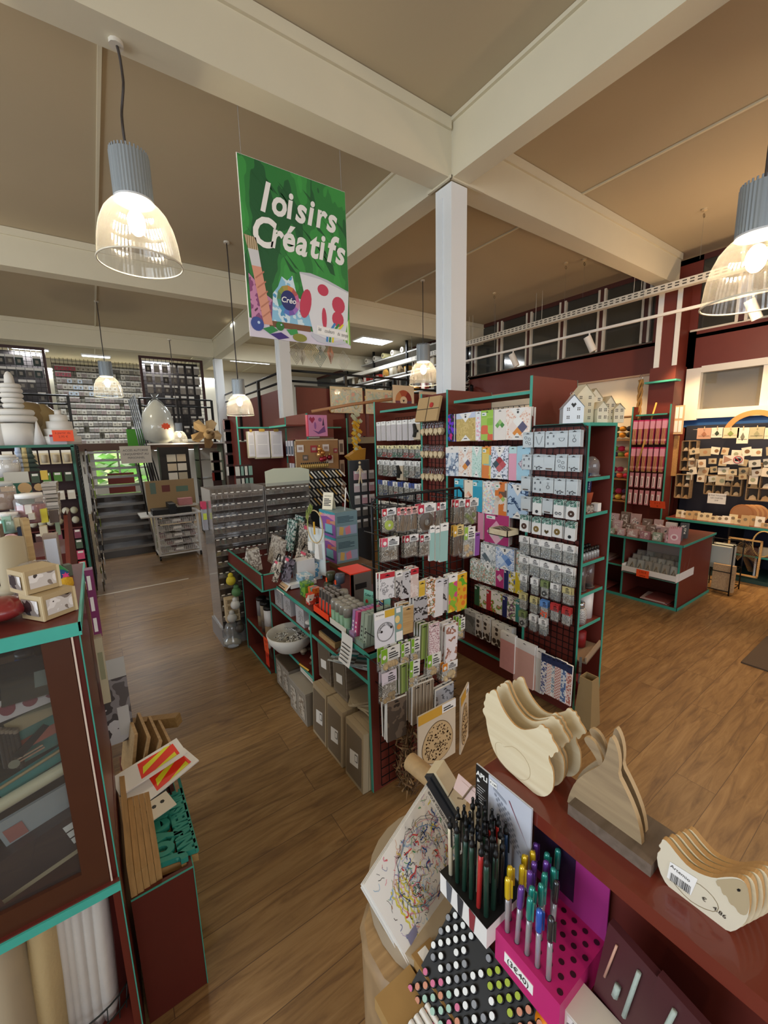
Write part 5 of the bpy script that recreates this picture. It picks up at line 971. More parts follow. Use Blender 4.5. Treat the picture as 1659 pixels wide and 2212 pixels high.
def pendant(x, y, ztop, zc, s, label, power, curl=True, wire=True):
    r = PEN.put(T(x, y, zc, .3*x, 0, 0, s), label, 'pendant lamps')
    w = MB()
    if wire:
        n = 14; w.tube([(x+(-.03*math.sin(PI*k/n)*math.cos(PI*k/n)*(1 if curl else .15)), y+.02*math.sin(k*1.3)*math.sin(PI*k/n)*(1 if curl else .1), zc+.27*s+(ztop-zc-.27*s)*k/n) for k in range(n+1)], .007, mat('#3a3330'), 6).cyl((x, y, ztop-.02), (x, y, ztop), .035, mat('#cfc9bb'), 10)
        o = link('cord', w.mesh('cord'), r); o.matrix_parent_inverse = r.matrix_world.inverted() if False else Matrix.Identity(4); o.matrix_basis = r.matrix_world.inverted()
    light('lamp_and_fill_light', 'POINT', (x, y, zc-.17*s), power, (1.0, .84, .62) if x < 2.5 else (1, .70, .42), .06*s)
    return r
P1 = at(250, 90, Z=ZB); pendant(P1.x, P1.y, ZB, 3.24, .80, 'large near pendant lamp with grey ribbed housing and glass shade, at the upper left', 60)
P2_ = at(208, 650, Z=ZC); pendant(P2_.x, P2_.y, ZC, 3.16, .85, 'far pendant lamp hanging before the upper wall of packs at the left', 38, False)
P3_ = at(489, 522, Z=ZC); pendant(P3_.x, P3_.y, ZC, 2.56, .66, 'smaller pendant lamp hanging low on a thin cord left of the banner', 38, False)
P4_ = at(913, 605, Z=ZC); pendant(P4_.x, P4_.y, ZC, 3.17, .9, 'pendant lamp hanging just left of the white column', 60, False)
pendant(3.27, .86, ZC, 3.02, .92, 'pendant lamp cut off by the right edge of the picture', 60, False)
p = at(386, 922, Y=9.3); pendant(p.x, p.y, ZB, 2.22, .55, 'small low pendant lamp far away beside the bag of stuffing', 18, False)
# unseen lamps left and behind; the right-hand pair added to warm the ceiling
for x, y in ((-2.6, 2.8), (-2.6, 6.4), (.3, -1.4), (4.5, -1.6), (-2.6, -1.4), (5.9, 1.6)): light('lamp_and_fill_light', 'POINT', (x, y, 3.1), 34 if x < 2 else 45, (1, .85, .65) if x < 2 else (1, .68, .4), .06)
# banner
B0 = at(510, 328, Y=2.9); B1 = at(745, 415, Y=2.9); B2 = at(538, 735, Y=2.9); BW = B1.x-B0.x; BH = 3.722-2.625
bn = MB(); bn.box(0, BW, 0, .006, 0, BH, mat('#f2f1ec')); GRN = pat(['#1f5c33', '#2e7d3c', '#3a9444', '#3f9d48'], 'blobs', 3.2, rough=.5, coat=0, stretch=(1.6, 1, .7))
bn.rect(.004, BW-.001, 0, BH-.002, -.0006, GRN)
R = random.Random(8)
for k in range(46):
    x, z = R.uniform(.02, BW-.1), R.uniform(BH*.45, BH*.95); bn.poly([(x, z), (x+R.uniform(.03, .09), z-R.uniform(.03, .09)), (x+.095, z-.098), (x+.006, z-.004)], -.0008, mat('#1e5a30', .6))
def sx(u): return (u-40)/1160*BW
def sz(v): return BH*(1-v)
def brush(txt, x, z, size, step, drop):
    for i, ch in enumerate(txt):
        bn.text(ch, size*(1.12 if ch in 'lCf' else 1), x, z, -.003, WHITE, shear=.22, bold=.0075, sx=.82, rot=-.06+.05*((i*7) % 3-1)); x += step.get(ch, step['_']); z -= drop
brush('loisirs', .125, BH*.735, .235, {'_': .098, 'l': .075, 'i': .065, 'o': .108, 's': .09, 'r': .085}, .0)
brush('Créatifs', .045, BH*.545, .235, {'_': .098, 'C': .135, 'r': .083, 'i': .06, 't': .075, 'f': .075, 'a': .105}, .0)
# lower picture: ground, brush, coloured rocks, colour wheel disc, pot, marbles
bn.poly([(0, 0), (BW, 0), (BW, .06), (0, .12)], -.001, mat('#d9d2e0')).poly([(.02, .10), (.24, .10), (.17, .26), (.10, .30), (.06, .36), (.02, .40)], -.0014, pat(['#8a4a7a', '#c88ab0', '#5a2a4a'], 'blobs', 14)).poly([(.16, .12), (.47, .12), (.44, .28), (.36, .30), (.33, .44), (.29, .40), (.25, .42), (.22, .35), (.18, .30)], -.0016, pat(['#8fc6e4', '#d8ecf5', '#4f9ac8'], 'blobs', 12)).poly([(.14, .08), (.45, .08), (.45, .12), (.14, .12)], -.0018, mat('#7a5236'))
bn.poly([(.10, .09), (.165, .09), (.11, .45), (.045, .45)], -.003, mat('#d99a82')).poly([(.045, .45), (.11, .45), (.098, .55), (.028, .55)], -.003, mat('#cfd0d4')).poly([(.028, .55), (.098, .55), (.088, .625), (.008, .63)], -.003, pat(['#cbb99a', '#8f7a58'], 'stripes', 22, stretch=(1, .01, .01)))
for k in range(5): bn.poly([(.098-.008*k, .13+.06*k), (.160-.008*k, .18+.06*k), (.158-.008*k, .19+.06*k), (.096-.008*k, .14+.06*k)], -.0034, mat('#bb7a64'))
cx, cz = .29, .27; WC = ['#c96a9a', '#b85a5a', '#d98a4a', '#b09a4a', '#8a9a4a', '#5a8a5a', '#4a9a8a', '#4a9ac8', '#5a7ac8', '#7a5ab0', '#a070c0', '#d090b0']
for k in range(12):
    a0, a1 = 2*PI*k/12, 2*PI*(k+1)/12; bn.poly([(cx+.052*math.cos(a0), cz+.062*math.sin(a0)), (cx+.085*math.cos(a0), cz+.10*math.sin(a0)), (cx+.085*math.cos(a1), cz+.10*math.sin(a1)), (cx+.052*math.cos(a1), cz+.062*math.sin(a1))], -.003, mat(WC[k]))
bn.disc(cx, cz, .056, -.0035, mat('#27306e'), 24, .066).text('Créo', .052, cx, cz-.016, -.0042, WHITE, shear=.2, align='CENTER', bold=.001)
PW = mat('#e4e6ea'); bn.poly([(.385, .47), (.55, .455), (BW-.004, .40), (BW-.02, .20), (BW-.055, .06), (.62, .035), (.47, .075), (.43, .25)], -.0036, PW).poly([(.385, .475), (.47, .482), (.60, .462), (BW-.004, .41), (BW-.004, .40), (.55, .455), (.385, .465)], -.0042, mat('#c4c8d0')).poly([(.46, .08), (.55, .045), (.64, .03), (.74, .05), (.74, .03), (.62, .005), (.50, .02), (.45, .055)], -.0046, mat('#c9ccd6'))
RS = mat('#c9415c')
bn.poly([(.42+.055*math.cos(t)*(.8)+.02*math.sin(t), .27+.10*math.sin(t)) for t in [k*PI/8 for k in range(16)]], -.0044, RS).disc(.565, .385, .045, -.0044, RS, 16, .04).disc(.565, .19, .02, -.0044, RS, 14, .075).disc(.69, .30, .055, -.0044, RS, 16, .06).disc(.68, .20, .05, -.0046, RS, 16, .055)
for x, z, r, c in ((.055, .085, .045, '#2f4a9a'), (.215, .09, .030, '#2f7a3a')): bn.disc(x, z, r, -.005, mat(c, .2, coat=1), 18).disc(x+.01, z+.01, r*.22, -.0055, mat('#b9d0ea'), 8)
bn.poly([(.09, .06), (.16, .085), (.20, .06), (.14, .03)], -.0048, mat('#2f8a4a')).poly([(.14, .03), (.22, .05), (.28, .02), (.20, .0)], -.0052, mat('#3f2a7a')).poly([(.26, .075), (.34, .085), (.35, .05), (.29, .04)], -.0048, mat('#3a9a4f')).disc(.36, .03, .055, -.0049, mat('#8a8a3a'), 16, .028).poly([(.72, .05), (BW-.002, .02), (BW-.002, .22), (.74, .16)], -.0034, pat(['#5fae3a', '#e8f0d8', '#8fc84a'], 'stripes', 10))
bn.poly([(.50, .075), (.755, .055), (.755, .115), (.50, .135)], -.0056, PAPER)
for i, (w_, z) in enumerate((('les', .098), ('couleurs', .092), ('du', .083), ('temps', .080))): bn.text(w_, .038, [.508, .56, .667, .702][i], z, -.006, BLACK, shear=.35, rot=-.03, sx=.62)
for k, c in enumerate(('#3a86c8', '#2f8a4a', '#e8d83a')): bn.poly([(.615+.03*k, .128), (.64+.03*k, .13), (.66+.035*k, .165), (.645+.035*k, .168)], -.0058, mat(c)).poly([(.575+.024*k, .063), (.59+.024*k, .062), (.585+.024*k, .025), (.57+.024*k, .027)], -.0062, mat(c))
bo = thing('hanging_banner', 'large green hanging banner lettered loisirs Créatifs with brush and paint pot', 'banner', (B0.x, 2.9, 2.625))
link('panel', bn.mesh('panel'), bo)
link('cord', MB().tube([(.03, 0, BH-.01), (.03, 0, ZC-2.625)], .0015, GREY, 4).tube([(BW-.03, 0, BH-.01), (BW-.03, 0, ZC-2.625)], .0015, GREY, 4).mesh('cord'), bo)
# hanging geometric drops under the banner
for i, (px, py, s, c) in enumerate(((640, 765, 1.0, '#8a8478'), (653, 768, .9, '#cfc8ba'), (672, 760, 1.1, '#d8c490'), (691, 772, 1.0, '#2f5f5a'), (714, 765, 1.0, '#d89070'), (693, 752, .7, '#e8e8e8'), (742, 780, 1.1, '#cfcabc'))):
    p = at(px, py, Y=4.9); b = MB()
    for k in range(4):
        r = (.085-.02*k)*s; h = (.12-.026*k)*s; pts = [(0, 0, h), (r, 0, .01), (0, 0, -h), (-r, 0, .01)]; b.tube(pts, .0035, mat(c, .35, .5), 4, True)
    b.tube([(0, 0, .12*s), (0, 0, ZC-p.z)], .001, GREY, 3)
    single(b, 'hanging_drop', T(p.x, p.y, p.z, .6*math.sin(i*2)), '%s concentric drop ornament below the banner, %s from the left' % (['dark grey', 'pale grey', 'gold', 'dark green', 'copper', 'white', 'silver'][i], ORD[i]), 'mobile')
# ceiling hooks, track and cable tray on the right
for i, (px, py) in enumerate(((1068, 635), (1223, 570), (1263, 562), (1522, 455))):
    p = at(px, py, Z=ZC-.02); b = MB().cyl((0, 0, -.0), (0, 0, .02), .03, mat('#cbb894'), 10).tube([(.02*math.cos(a*PI/5), 0, -.05+.02*math.sin(a*PI/5)) for a in range(10)], .004, mat('#6b5a3a'), 5, True).tube([(0, 0, -.07), (0, 0, -.5)], .001, GREY, 3)
    single(b, 'ceiling_hook', T(p.x, p.y, ZC-.02), 'small ring hook on the orange tinted ceiling at the right, %s from the left' % ORD[i], 'hook')
XT = 6.65; t0 = at(1020, 745, X=XT); t1 = at(1659, 583, X=XT)
TW = mat('#d8d3c6', .5); b = MB(); zt_ = t0.z; yb_ = t1.y-1.5
b.box(XT-.05, XT-.045, yb_, 12, zt_, zt_+.09, TW).box(XT+.045, XT+.05, yb_, 12, zt_, zt_+.09, TW).box(XT-.05, XT+.05, yb_, 12, zt_-.004, zt_, TW)
y = yb_
while y < 8:
    for r in (0, 1): b.add([(XT-.052, y, zt_+.02+.035*r), (XT-.052, y+.05, zt_+.02+.035*r), (XT-.052, y+.05, zt_+.035+.035*r), (XT-.052, y, zt_+.035+.035*r)], [(0, 3, 2, 1)], mat('#3a3630'))
    y += .085
for y in (1.2, 1.32, 3.0, 3.1, 4.6, 4.72, 6.2, 6.3): b.tube([(XT, y, zt_), (XT, y, ZC)], .004, TW, 4)
tray = single(b, 'cable_tray', Matrix.Identity(4), 'long white perforated cable tray hung along the right wall', 'cable tray')
XR = 6.5; r0 = at(1012, 781, X=XR); r1 = at(1570, 650, X=XR)
tk = thing('light_track', 'white lighting track with cylinder spotlights below the cable tray', 'light track', (XR, 4, r0.z))
zr = (r0.z+r1.z)/2; b = MB().box(XR-.018, XR+.018, -1.5, 12, zr, zr+.035, mat('#f0eee8'))
for y in (0, 2.9, 5.5, 8): b.tube([(XR, y, zr), (XR, y, ZC)], .003, GREY, 4)
dpart(b, 'rail', tk)
for px, py in ((1272, 745), (1108, 780), (1622, 685)):
    p = at(px, py, X=XR); c = MB().cyl((XR, p.y, zr), (XR, p.y, zr-.06), .012, WHITE, 8).cyl((XR-.01, p.y+.03, zr-.05), (XR+.05, p.y-.05, zr-.27), .055, mat('#ece8df', .4), 18); dpart(c, 'spotlight', tk)
for y in (3.75, 2.45, 1.9, 1.2, .6, 5.2): light('spot_light', 'SPOT', (XR+.05, y, zr-.3), 95, (1.0, .66, .34), .04, (7.2, y-.2, 1.2), spot_size=1.5, spot_blend=.6)
light('spot_light', 'SPOT', (5.6, .2, 3.7), 190, (1.0, .66, .36), .05, (3.3, .1, 0), spot_size=1.0, spot_blend=.5)

# ================================================================== BACK OF THE SHOP
RAILM = mat('#161617', .4, .3); ZM = 2.0
b = MB().box(-7, 2.58, 10.9, 15, ZM-.12, ZM, mat('#8d8878')).box(-7, 2.58, 10.88, 10.9, ZM-.14, ZM+.02, mat('#5a3a28')).box(2.84, 7.37, 6.86, 15, ZM-.12, ZM, mat('#8d8878')); struct(b, 'floor_mezzanine')
pw = [at(197, 975, Y=14.9), at(330, 1066, Y=14.9)]
b = MB().box(-7, pw[0].x, 14.9, 15.05, 0, ZC, mat('#cfc9ba', .8)).box(pw[1].x, 8, 14.9, 15.05, 0, ZC, mat('#d9d4c6', .8)).box(pw[0].x, pw[1].x, 14.9, 15.05, 0, .85, mat('#bdb6a6', .8)).box(pw[0].x, pw[1].x, 14.9, 15.05, pw[0].z, ZC, mat('#cfc9ba', .8)); struct(b, 'wall_back')
b = MB().box(-7.1, -7, -4.5, 15, 0, ZC, mat('#cfc9ba', .8)); b.add([], [], WHITE); 
b = MB()
for x in (pw[0].x, pw[0].x+.62, pw[1].x-.04): b.box(x, x+.05, 14.88, 14.95, .85, pw[0].z, FR)
b.box(pw[0].x, pw[1].x, 14.88, 14.95, 1.28, 1.33, FR); struct(b, 'window_5')
hd = MB(); R = random.Random(6); HG = [mat('#5f8f3a', .8), mat('#86b04a', .8), mat('#b9cf86', .8), mat('#4a7a34', .8)]
for i in range(420):
    x, y, z = R.uniform(pw[0].x-3, pw[1].x+3), R.uniform(17.5, 18.6), R.uniform(0, 3.2); s = R.uniform(.12, .3); hd.add([(x-s, y, z), (x, y-.05, z-s*.5), (x+s, y, z), (x, y+.05, z+s*.6)], [(0, 1, 2, 3)], HG[i % 4])
tag(part(hd, 'hedge'), 'bright green hedge outside the window behind the stairs', 'hedge', kind='stuff')
b = MB().box(-8, 10, 15.05, 22, -.05, 0, mat('#8aa85a', .9)).box(-8, 10, 19, 19.1, 0, 4, mat('#cfd8c0', .9)); struct(b, 'ground')
light('outdoor_daylight', 'AREA', ((pw[0].x+pw[1].x)/2, 15.6, 4.6), 700, (.95, 1, .95), (6, 2), ((pw[0].x+pw[1].x)/2, 18, 1))
# railings
def railing(x0, x1, y0, y1, posts, label, z0=ZM, zt=3.13, low=.12):
    t = thing('mezzanine_railing', label, 'railing', (x0, y0, z0)); b = MB()
    for z in (zt, zt-.17): b.tube([(x0, y0, z), (x1, y1, z)], .02, RAILM, 6)
    dpart(b, 'rails', t)
    for k in range(posts):
        u = k/(posts-1); b = MB().box(x0+(x1-x0)*u-.025, x0+(x1-x0)*u+.025, y0+(y1-y0)*u-.025, y0+(y1-y0)*u+.025, z0, zt, RAILM); dpart(b, 'post', t)
    return t
railing(2.84, 7.3, 6.82, 6.82, 5, 'black railing along the front of the right mezzanine'); railing(2.80, 2.80, 6.9, 10.9, 4, 'black railing along the side of the right mezzanine behind the low pendant')
railing(-4, -.30, 10.85, 10.85, 5, 'black railing left of the stairs', zt=3.0); railing(.97, 2.5, 10.85, 10.85, 3, 'black railing right of the stairs', zt=3.0)
b = MB()
for k in range(3): b.box(2.98+1.48*k, 4.38+1.48*k, 6.84, 6.86, 2.02, 2.88, RED)
b.box(2.96, 7.3, 6.835, 6.865, 2.87, 2.90, BLACK); single(b, 'balustrade_panel', Matrix.Identity(4), 'dark red balustrade panels on the front of the right mezzanine', 'panel')
b = MB()
for k in range(3): b.box(2.82, 2.84, 6.92+1.32*k, 8.2+1.32*k, 2.02, 2.86, RED)
single(b, 'balustrade_panel', Matrix.Identity(4), 'dark red balustrade panels on the side of the right mezzanine', 'panel')
MAP = pat(['#cfc8ae', '#b7c0b4', '#d8d0b8', '#c9a89a', '#a9b8a0'], 'blobs', 9, rough=.4, coat=.1)
for i, (x0, x1, yt, yb) in enumerate(((712, 784, 834, 893), (789, 850, 840, 895))):
    a, c = at(x0, yt, Y=6.78), at(x1, yb, Y=6.78); w, h = c.x-a.x, a.z-c.z; b = MB().box(0, w, 0, .008, 0, h, mat('#d8c9a4')).rect(w*.03, w*.97, h*.03, h*.9, -.0008, MAP)
    for k in (-1, 1): b.disc(w*(.5+.24*k), h*.5, w*.21, -.0014, pat(['#b9c6bd', '#c9bf9c', '#a4b8ae', '#d09a8a'], 'blobs', 9), 28, h*.33)
    if i == 0: b.text('MONDE', .05, w/2, h*.88, -.002, mat('#7a6a50'), align='CENTER')
    single(b, 'map_poster', T(a.x, 6.775, c.z), 'antique world map poster on the red mezzanine panel, %s of two' % ['left', 'right'][i], 'poster')
for i, (px, py, s) in enumerate(((872, 866, 1), (925, 875, .9), (872, 908, .9))):
    p = at(px, py, Y=6.74); b = MB().box(-.27, .27, 0, .01, -.32, .3, mat('#e0cdb0'))
    for k in range(24): a0, a1 = 2*PI*k/24, 2*PI*(k+1)/24; b.poly([(.09*math.cos(a0), .09*math.sin(a0)), (.21*math.cos(a0), .21*math.sin(a0)), (.21*math.cos(a1), .21*math.sin(a1)), (.09*math.cos(a1), .09*math.sin(a1))], -.001, mat(['#8a2f2a', '#b0553a', '#c98a5a', '#7a4a5a', '#4a4a6a', '#5a3a5a'][k//4]))
    b.poly([(-.03, .02), (.03, .02), (0, -.03)], -.001, BLACK); single(b, 'colour_wheel_poster', T(p.x, 6.74, p.z, 0, 0, 0, s), 'beige poster with a colour wheel behind the gondola, %s' % ['upper left one', 'right one', 'lower one'][i], 'poster')
# upper shelves on the right mezzanine
t = thing('wall_shelving', 'black framed wall shelves with grey boards on the right mezzanine', 'shelving', (7.1, 9, ZM))
SL = mat('#b9b9b4', .5)
for z in (3.1, 3.62, 4.1): b = MB().box(6.75, 7.3, 6.9, 11.6, z, z+.03, SL); dpart(b, 'shelf', t)
for y in (6.95, 8.5, 10.0, 11.5): b = MB().box(6.74, 6.79, y, y+.05, ZM, ZC, RAILM).box(7.28, 7.33, y, y+.05, ZM, ZC, RAILM); dpart(b, 'post', t)
R = random.Random(21)
for r, z in enumerate((3.13, 3.65)):
    for k in range(13):
        y = 11.3-.33*k; h = R.uniform(.12, .3); kind = R.randrange(3); c = ['#cdbfa2', '#c23a2f', '#e8e0cc', '#8f7a5c', '#d9a24a', '#b5524a'][R.randrange(6)]
        if kind == 0: b = MB().box(-.09, .09, -.06, .06, 0, h, mat(c)).rect(-.06, .06, .03, h-.03, -.061, mat('#efe9da')); nm = 'frame'
        elif kind == 1: b = MB().lathe([(.06, 0), (.09, .13), (.08, .13), (.055, .02)], mat(c)); nm = 'pot'
        else: b = MB().prism([(-.07, 0), (.07, 0), (.07, h*.6), (0, h), (-.07, h*.6)], -.05, .05, mat(c)).rect(-.02, .02, 0, h*.3, -.051, BLACK); nm = 'box'
        single(b, {'frame': 'picture', 'pot': 'flowerpot', 'box': 'toy_house'}[nm], T(6.9, y, z, FX), '%s small %s on the %s black framed shelf, %s from the far end' % ({'#cdbfa2': 'beige', '#c23a2f': 'red', '#e8e0cc': 'cream', '#8f7a5c': 'brown', '#d9a24a': 'ochre', '#b5524a': 'rusty'}[c], nm, ['lower', 'upper'][r], ORD[k]), nm)
for k in range(7):
    b = MB().cyl((0, 0, .07), (.5, 0, .07), .07, mat(['#cfc9bb', '#c8bf8a', '#d8d2c2'][k % 3], .8), 12).cyl((-.001, 0, .07), (0, 0, .07), .035, mat('#6a6258'), 10); single(b, 'fabric_roll', T(6.72, 11.2-.42*k, 4.13, 0), 'roll lying on the topmost black framed shelf, %s from the far end' % ORD[k], 'roll')
# strip lights and panel lights
def strip(x, y, z, w, l, label, pwr=30):
    t = thing('ceiling_light', label, 'ceiling light', (x, y, z)); dpart(MB().box(x-w/2, x+w/2, y-l/2, y+l/2, z-.03, z, WHITE), 'housing', t); dpart(MB().box(x-w/2+.02, x+w/2-.02, y-l/2+.02, y+l/2-.02, z-.034, z-.03, mat('#eef6ff', emit=7)), 'diffuser', t)
    light('ceiling_panel', 'AREA', (x, y, z-.05), pwr, (.92, .96, 1), (w, l), (x, y, 0))
strip(6.0, 8.9, ZC, .9, .5, 'square white ceiling light above the right mezzanine', 40)
b0 = at(65, 752, Y=11.6); strip(b0.x, 11.6, 4.02, .62, .2, 'bright strip light over the left grid panel', 35); b0 = at(207, 765, Y=11.6); strip(b0.x, 11.6, 3.98, .55, .2, 'bright strip light above the stairs', 40); b0 = at(335, 774, Y=11.6); strip(b0.x, 11.6, 3.95, .6, .15, 'strip light over the right grid panel', 25)
strip(4.2, 12.8, ZC, 1.2, .3, 'long white ceiling light deep in the right mezzanine', 60); strip(3.2, 9.0, ZC, 1.2, .3, 'long white ceiling light over the mezzanine side', 40); strip(-1.5, 13.8, 1.85, 1.2, .2, 'light below the left mezzanine', 18); strip(1.9, 12.4, 1.86, 1.2, .2, 'light below the mezzanine behind the cart', 22)
# grid walls with packs on the upper level
def gridwall(name, x0, x1, y, z0, z1, label, frame):
    t = thing(name, label, 'grid panel', (x0, y, z0)); b = grid(0, x1-x0, z0, z1, .085, 0, .004); dpart(b, 'wire_grid', t, None, T(x0, y, 0))
    if frame: b = MB().box(x0-.05, x0, y-.02, y+.04, z0, z1+.05, mat('#3a1a18')).box(x1, x1+.05, y-.02, y+.04, z0, z1+.05, mat('#3a1a18')).box(x0, x1, y-.02, y+.04, z1, z1+.05, mat('#3a1a18')).box(x0+.02, x1-.02, y+.3, y+.31, z0, z1, mat('#2b2523')); dpart(b, 'frame', t)
    return t
a, c = at(-60, 742, Y=11.4), at(88, 748, Y=11.4); gridwall('grid_panel', a.x, c.x, 11.4, 2.1, a.z-.02, 'dark framed wire grid panel with packs at the far left upper level', 1); gA = (a.x, c.x)
a, c = at(304, 770, Y=11.4), at(432, 778, Y=11.4); gridwall('grid_panel', a.x, c.x, 11.4, 2.1, a.z-.03, 'dark framed wire grid panel with packs right of the stairs', 1); gB = (a.x, c.x)
a, c = at(108, 768, Y=13.6), at(318, 778, Y=13.6); gridwall('grid_wall', a.x, c.x, 13.6, 2.1, a.z-.03, 'pale wire grid wall full of small packs above the stairs', 0); gC = (a.x, c.x)
single(MB().box(gC[0], gC[1], 0, .02, 2.05, 4.1, mat('#c9c4b2', .8)), 'pale_backing', T(0, 13.72, 0), 'pale backing board behind the upper grid wall', 'panel')
PKC = {}
def packmesh(c, w, h):
    k = (c, w, h)
    if k not in PKC: PKC[k] = MB().box(-w/2, w/2, 0, .02, -h, 0, mat(c, .3)).rect(-w/2, w/2, -h*.25, 0, -.002, mat('#e9e6df', .4)).rect(-w*.2, w*.2, -h*.8, -h*.45, -.003, mat('#8f887c')).mesh('small_pack')
    return PKC[k]
R = random.Random(33)
def fill(x0, x1, y, rows, n, words, cols, w, skip=0.0, blk=None, nm_='bead_packet'):
    for r, z in enumerate(rows):
        for k in range(n):
            if R.random() < skip: continue
            x = x0+(k+.5)*(x1-x0)/n; cc = cols[R.randrange(len(cols))]
            if blk: cc = blk(r, k, cc)
            o = link(nm_, packmesh(cc, w, round(.8*abs(rows[0]-rows[1]), 2))); o.location = (x, y-.03, z)
            tag(o, 'small packet, %s, %s row down, %s from left' % (words, ORD[r], ORD[k]), 'craft pack', 'packs on the '+words)
fill(gC[0]+.05, gC[1]-.05, 13.56, [4.02-.155*i for i in range(13)], 19, 'grid wall above stairs', ['#b9b3a4', '#8f8a84', '#d6d0c2', '#a38f8c', '#c9c2b0', '#76706a'], .10, .06, lambda r, k, c: '#c9566a' if (k < 4 and r < 2) else ('#d8e8f8' if 2 <= r < 5 and 1 < k < 12 and R.random() < .5 else c))  # pale blue packets hold stripes of bright window light in their colour
fill(gB[0]+.03, gB[1]-.03, 11.38, [3.85-.24*i for i in range(7)], 7, 'dark grid right of stairs', ['#4a4340', '#6a625c', '#8a827a', '#35302e'], .12, .2, None, 'ribbon_packet')
fill(gA[0]+.03, gA[1]-.03, 11.38, [3.82-.24*i for i in range(7)], 7, 'dark grid at far left', ['#3a3635', '#23282a', '#4f4a48', '#2a3a38'], .13, .25, None, 'felt_packet')
# stairs
st = thing('staircase', 'open grey staircase climbing away to the upper level with dark stringers', 'stairs', (.3, 8.4, 0)); x0, x1 = -.12, .72; NS = 11
for k in range(NS):
    y = 8.45+k*.235; z = .17+k*.168; b = MB().box(x0, x1, y, y+.27, z-.03, z, mat('#3b3530', .25)).box(x0, x1, y-.004, y, z-.045, z+.002, mat('#8f8d88', .3, .5)); dpart(b, 'tread', st)
    if k < 6: dpart(MB().box(x0, x1, y+.02, y+.03, z-.168, z-.03, mat('#2c2622', .15, coat=1)), 'riser', st)
for x in (x0-.03, x1): b = MB(); b.add([(x, 8.35, 0), (x, 8.62, 0), (x, 11.05, 1.86), (x, 11.0, 2.0), (x+.03, 8.35, 0), (x+.03, 8.62, 0), (x+.03, 11.05, 1.86), (x+.03, 11.0, 2.0)], [(0, 1, 2, 3), (7, 6, 5, 4), (0, 3, 7, 4), (1, 5, 6, 2)], mat('#33211d')); dpart(b, 'stringer', st)
b = MB()
for k in range(5): b.tube([(x1+.05+.04*k, 8.3, .95+.03*k), (x1+.05+.03*k, 10.9, 2.95+.03*k)], .014, RAILM, 6)
b.tube([(x1+.06, 8.35, 0), (x1+.06, 8.35, .95)], .02, RAILM, 6); dpart(b, 'handrail', st)
p = at(263, 1042, Y=13); single(MB().box(-.3, .3, 0, .05, -.9, .25, mat('#6a2418')), 'standing_board', T(p.x, 13, p.z), 'dark red panel standing behind the staircase', 'panel')
# staff sign
p = at(294, 982, Y=7.9); q = Proto('sign_stand', 'sign'); b = MB().box(-.22, .22, 0, .012, -.14, .14, mat('#efece4'))
for i, s in enumerate(('ACCÈS AUTORISÉ', 'UNIQUEMENT AU', 'PERSONNEL')): b.text(s, .045, 0, .055-.06*i, -.002, BLACK, align='CENTER')
q.add(b, 'sign_board'); q.add(MB().tube([(.02, .02, -.14), (.06, .02, -p.z+.78)], .012, RAILM, 6).cyl((.06, .02, -p.z+.76), (.06, .02, -p.z+.78), .14, RAILM, 16), 'stand'); q.put(T(p.x, 7.9, p.z), 'white sign reading ACCÈS AUTORISÉ UNIQUEMENT AU PERSONNEL before the stairs')
for i, dz in enumerate((.1, -.08)):
    p = at(295, 946, Y=10.6); single(MB().box(-.17, .17, 0, .06, -.09, .09, mat('#4a9a2a')), 'green_bag', T(p.x, 10.6, p.z+dz, .1), 'bright green folded bag above the sign, %s of two' % ['upper', 'lower'][i], 'bag')
# wire basket cart
ct = thing('basket_cart', 'white metal cart on castors with five wire baskets', 'cart', (.7, 7.7, 0)); x0, x1, y0, y1 = .72, 1.36, 7.7, 8.2; WM = mat('#e6e6e4', .4)
b = MB()
for x in (x0, x1):
    for y in (y0, y1): b.box(x-.015, x+.015, y-.015, y+.015, .08, .76, WM)
for z in (.09, .75):
    for y in (y0, y1): b.box(x0, x1, y-.012, y+.012, z-.012, z+.012, WM)
    for x in (x0, x1): b.box(x-.012, x+.012, y0, y1, z-.012, z+.012, WM)
dpart(b, 'frame', ct)
for k in range(5):
    z = .12+.125*k; b = MB()
    for i in range(20): x = x0+.02+i*(x1-x0-.04)/19; b.box(x-.002, x+.002, y0-.004, y0, z, z+.085, WM)
    for i in range(5): b.box(x0+.02, x1-.02, y0-.006, y0-.002, z+.02*i, z+.02*i+.004, WM)
    b.box(x0+.02, x1-.02, y0, y1, z, z+.004, WM); dpart(b, 'basket', ct)
    c = MB()
    for i in range(6): c.box(x0+.04+.095*i, x0+.12+.095*i, y0+.03, y1-.05, z+.005, z+.03+.03*((i*k) % 3)/2, mat(['#b9a9a6', '#d9d4cc', '#a77f80', '#cfc9c4', '#8f8078'][(i+k) % 5]))
    c.rect(x0+.25, x0+.37, z+.03, z+.07, y0-.008, PAPER); dpart(c, 'contents', ct)
for x in (x0, x1):
    for y in (y0, y1): dpart(MB().cyl((x-.012, y, .035), (x+.012, y, .035), .035, BLACK, 12).box(x-.008, x+.008, y-.008, y+.008, .035, .09, BLACK), 'castor', ct)
single(MB().box(.50, 1.42, 7.62, 8.25, .765, .785, WM), 'cart_board', Matrix.Identity(4), 'white board lying across the top of the basket cart', 'board')
b = MB().box(.68, 1.28, 7.68, 8.0, .786, .87, BLACK).box(.70, 1.26, 7.70, 7.98, .87, .875, mat('#2a2a2c')).box(.93, 1.03, 7.62, 8.04, .80, .96, mat('#1c2026')).box(1.06, 1.4, 7.72, 8.0, .885, .90, mat('#c9c4ba')); single(b, 'paper_trimmer', Matrix.Identity(4), 'black paper cutting machine on top of the basket cart', 'paper cutter')
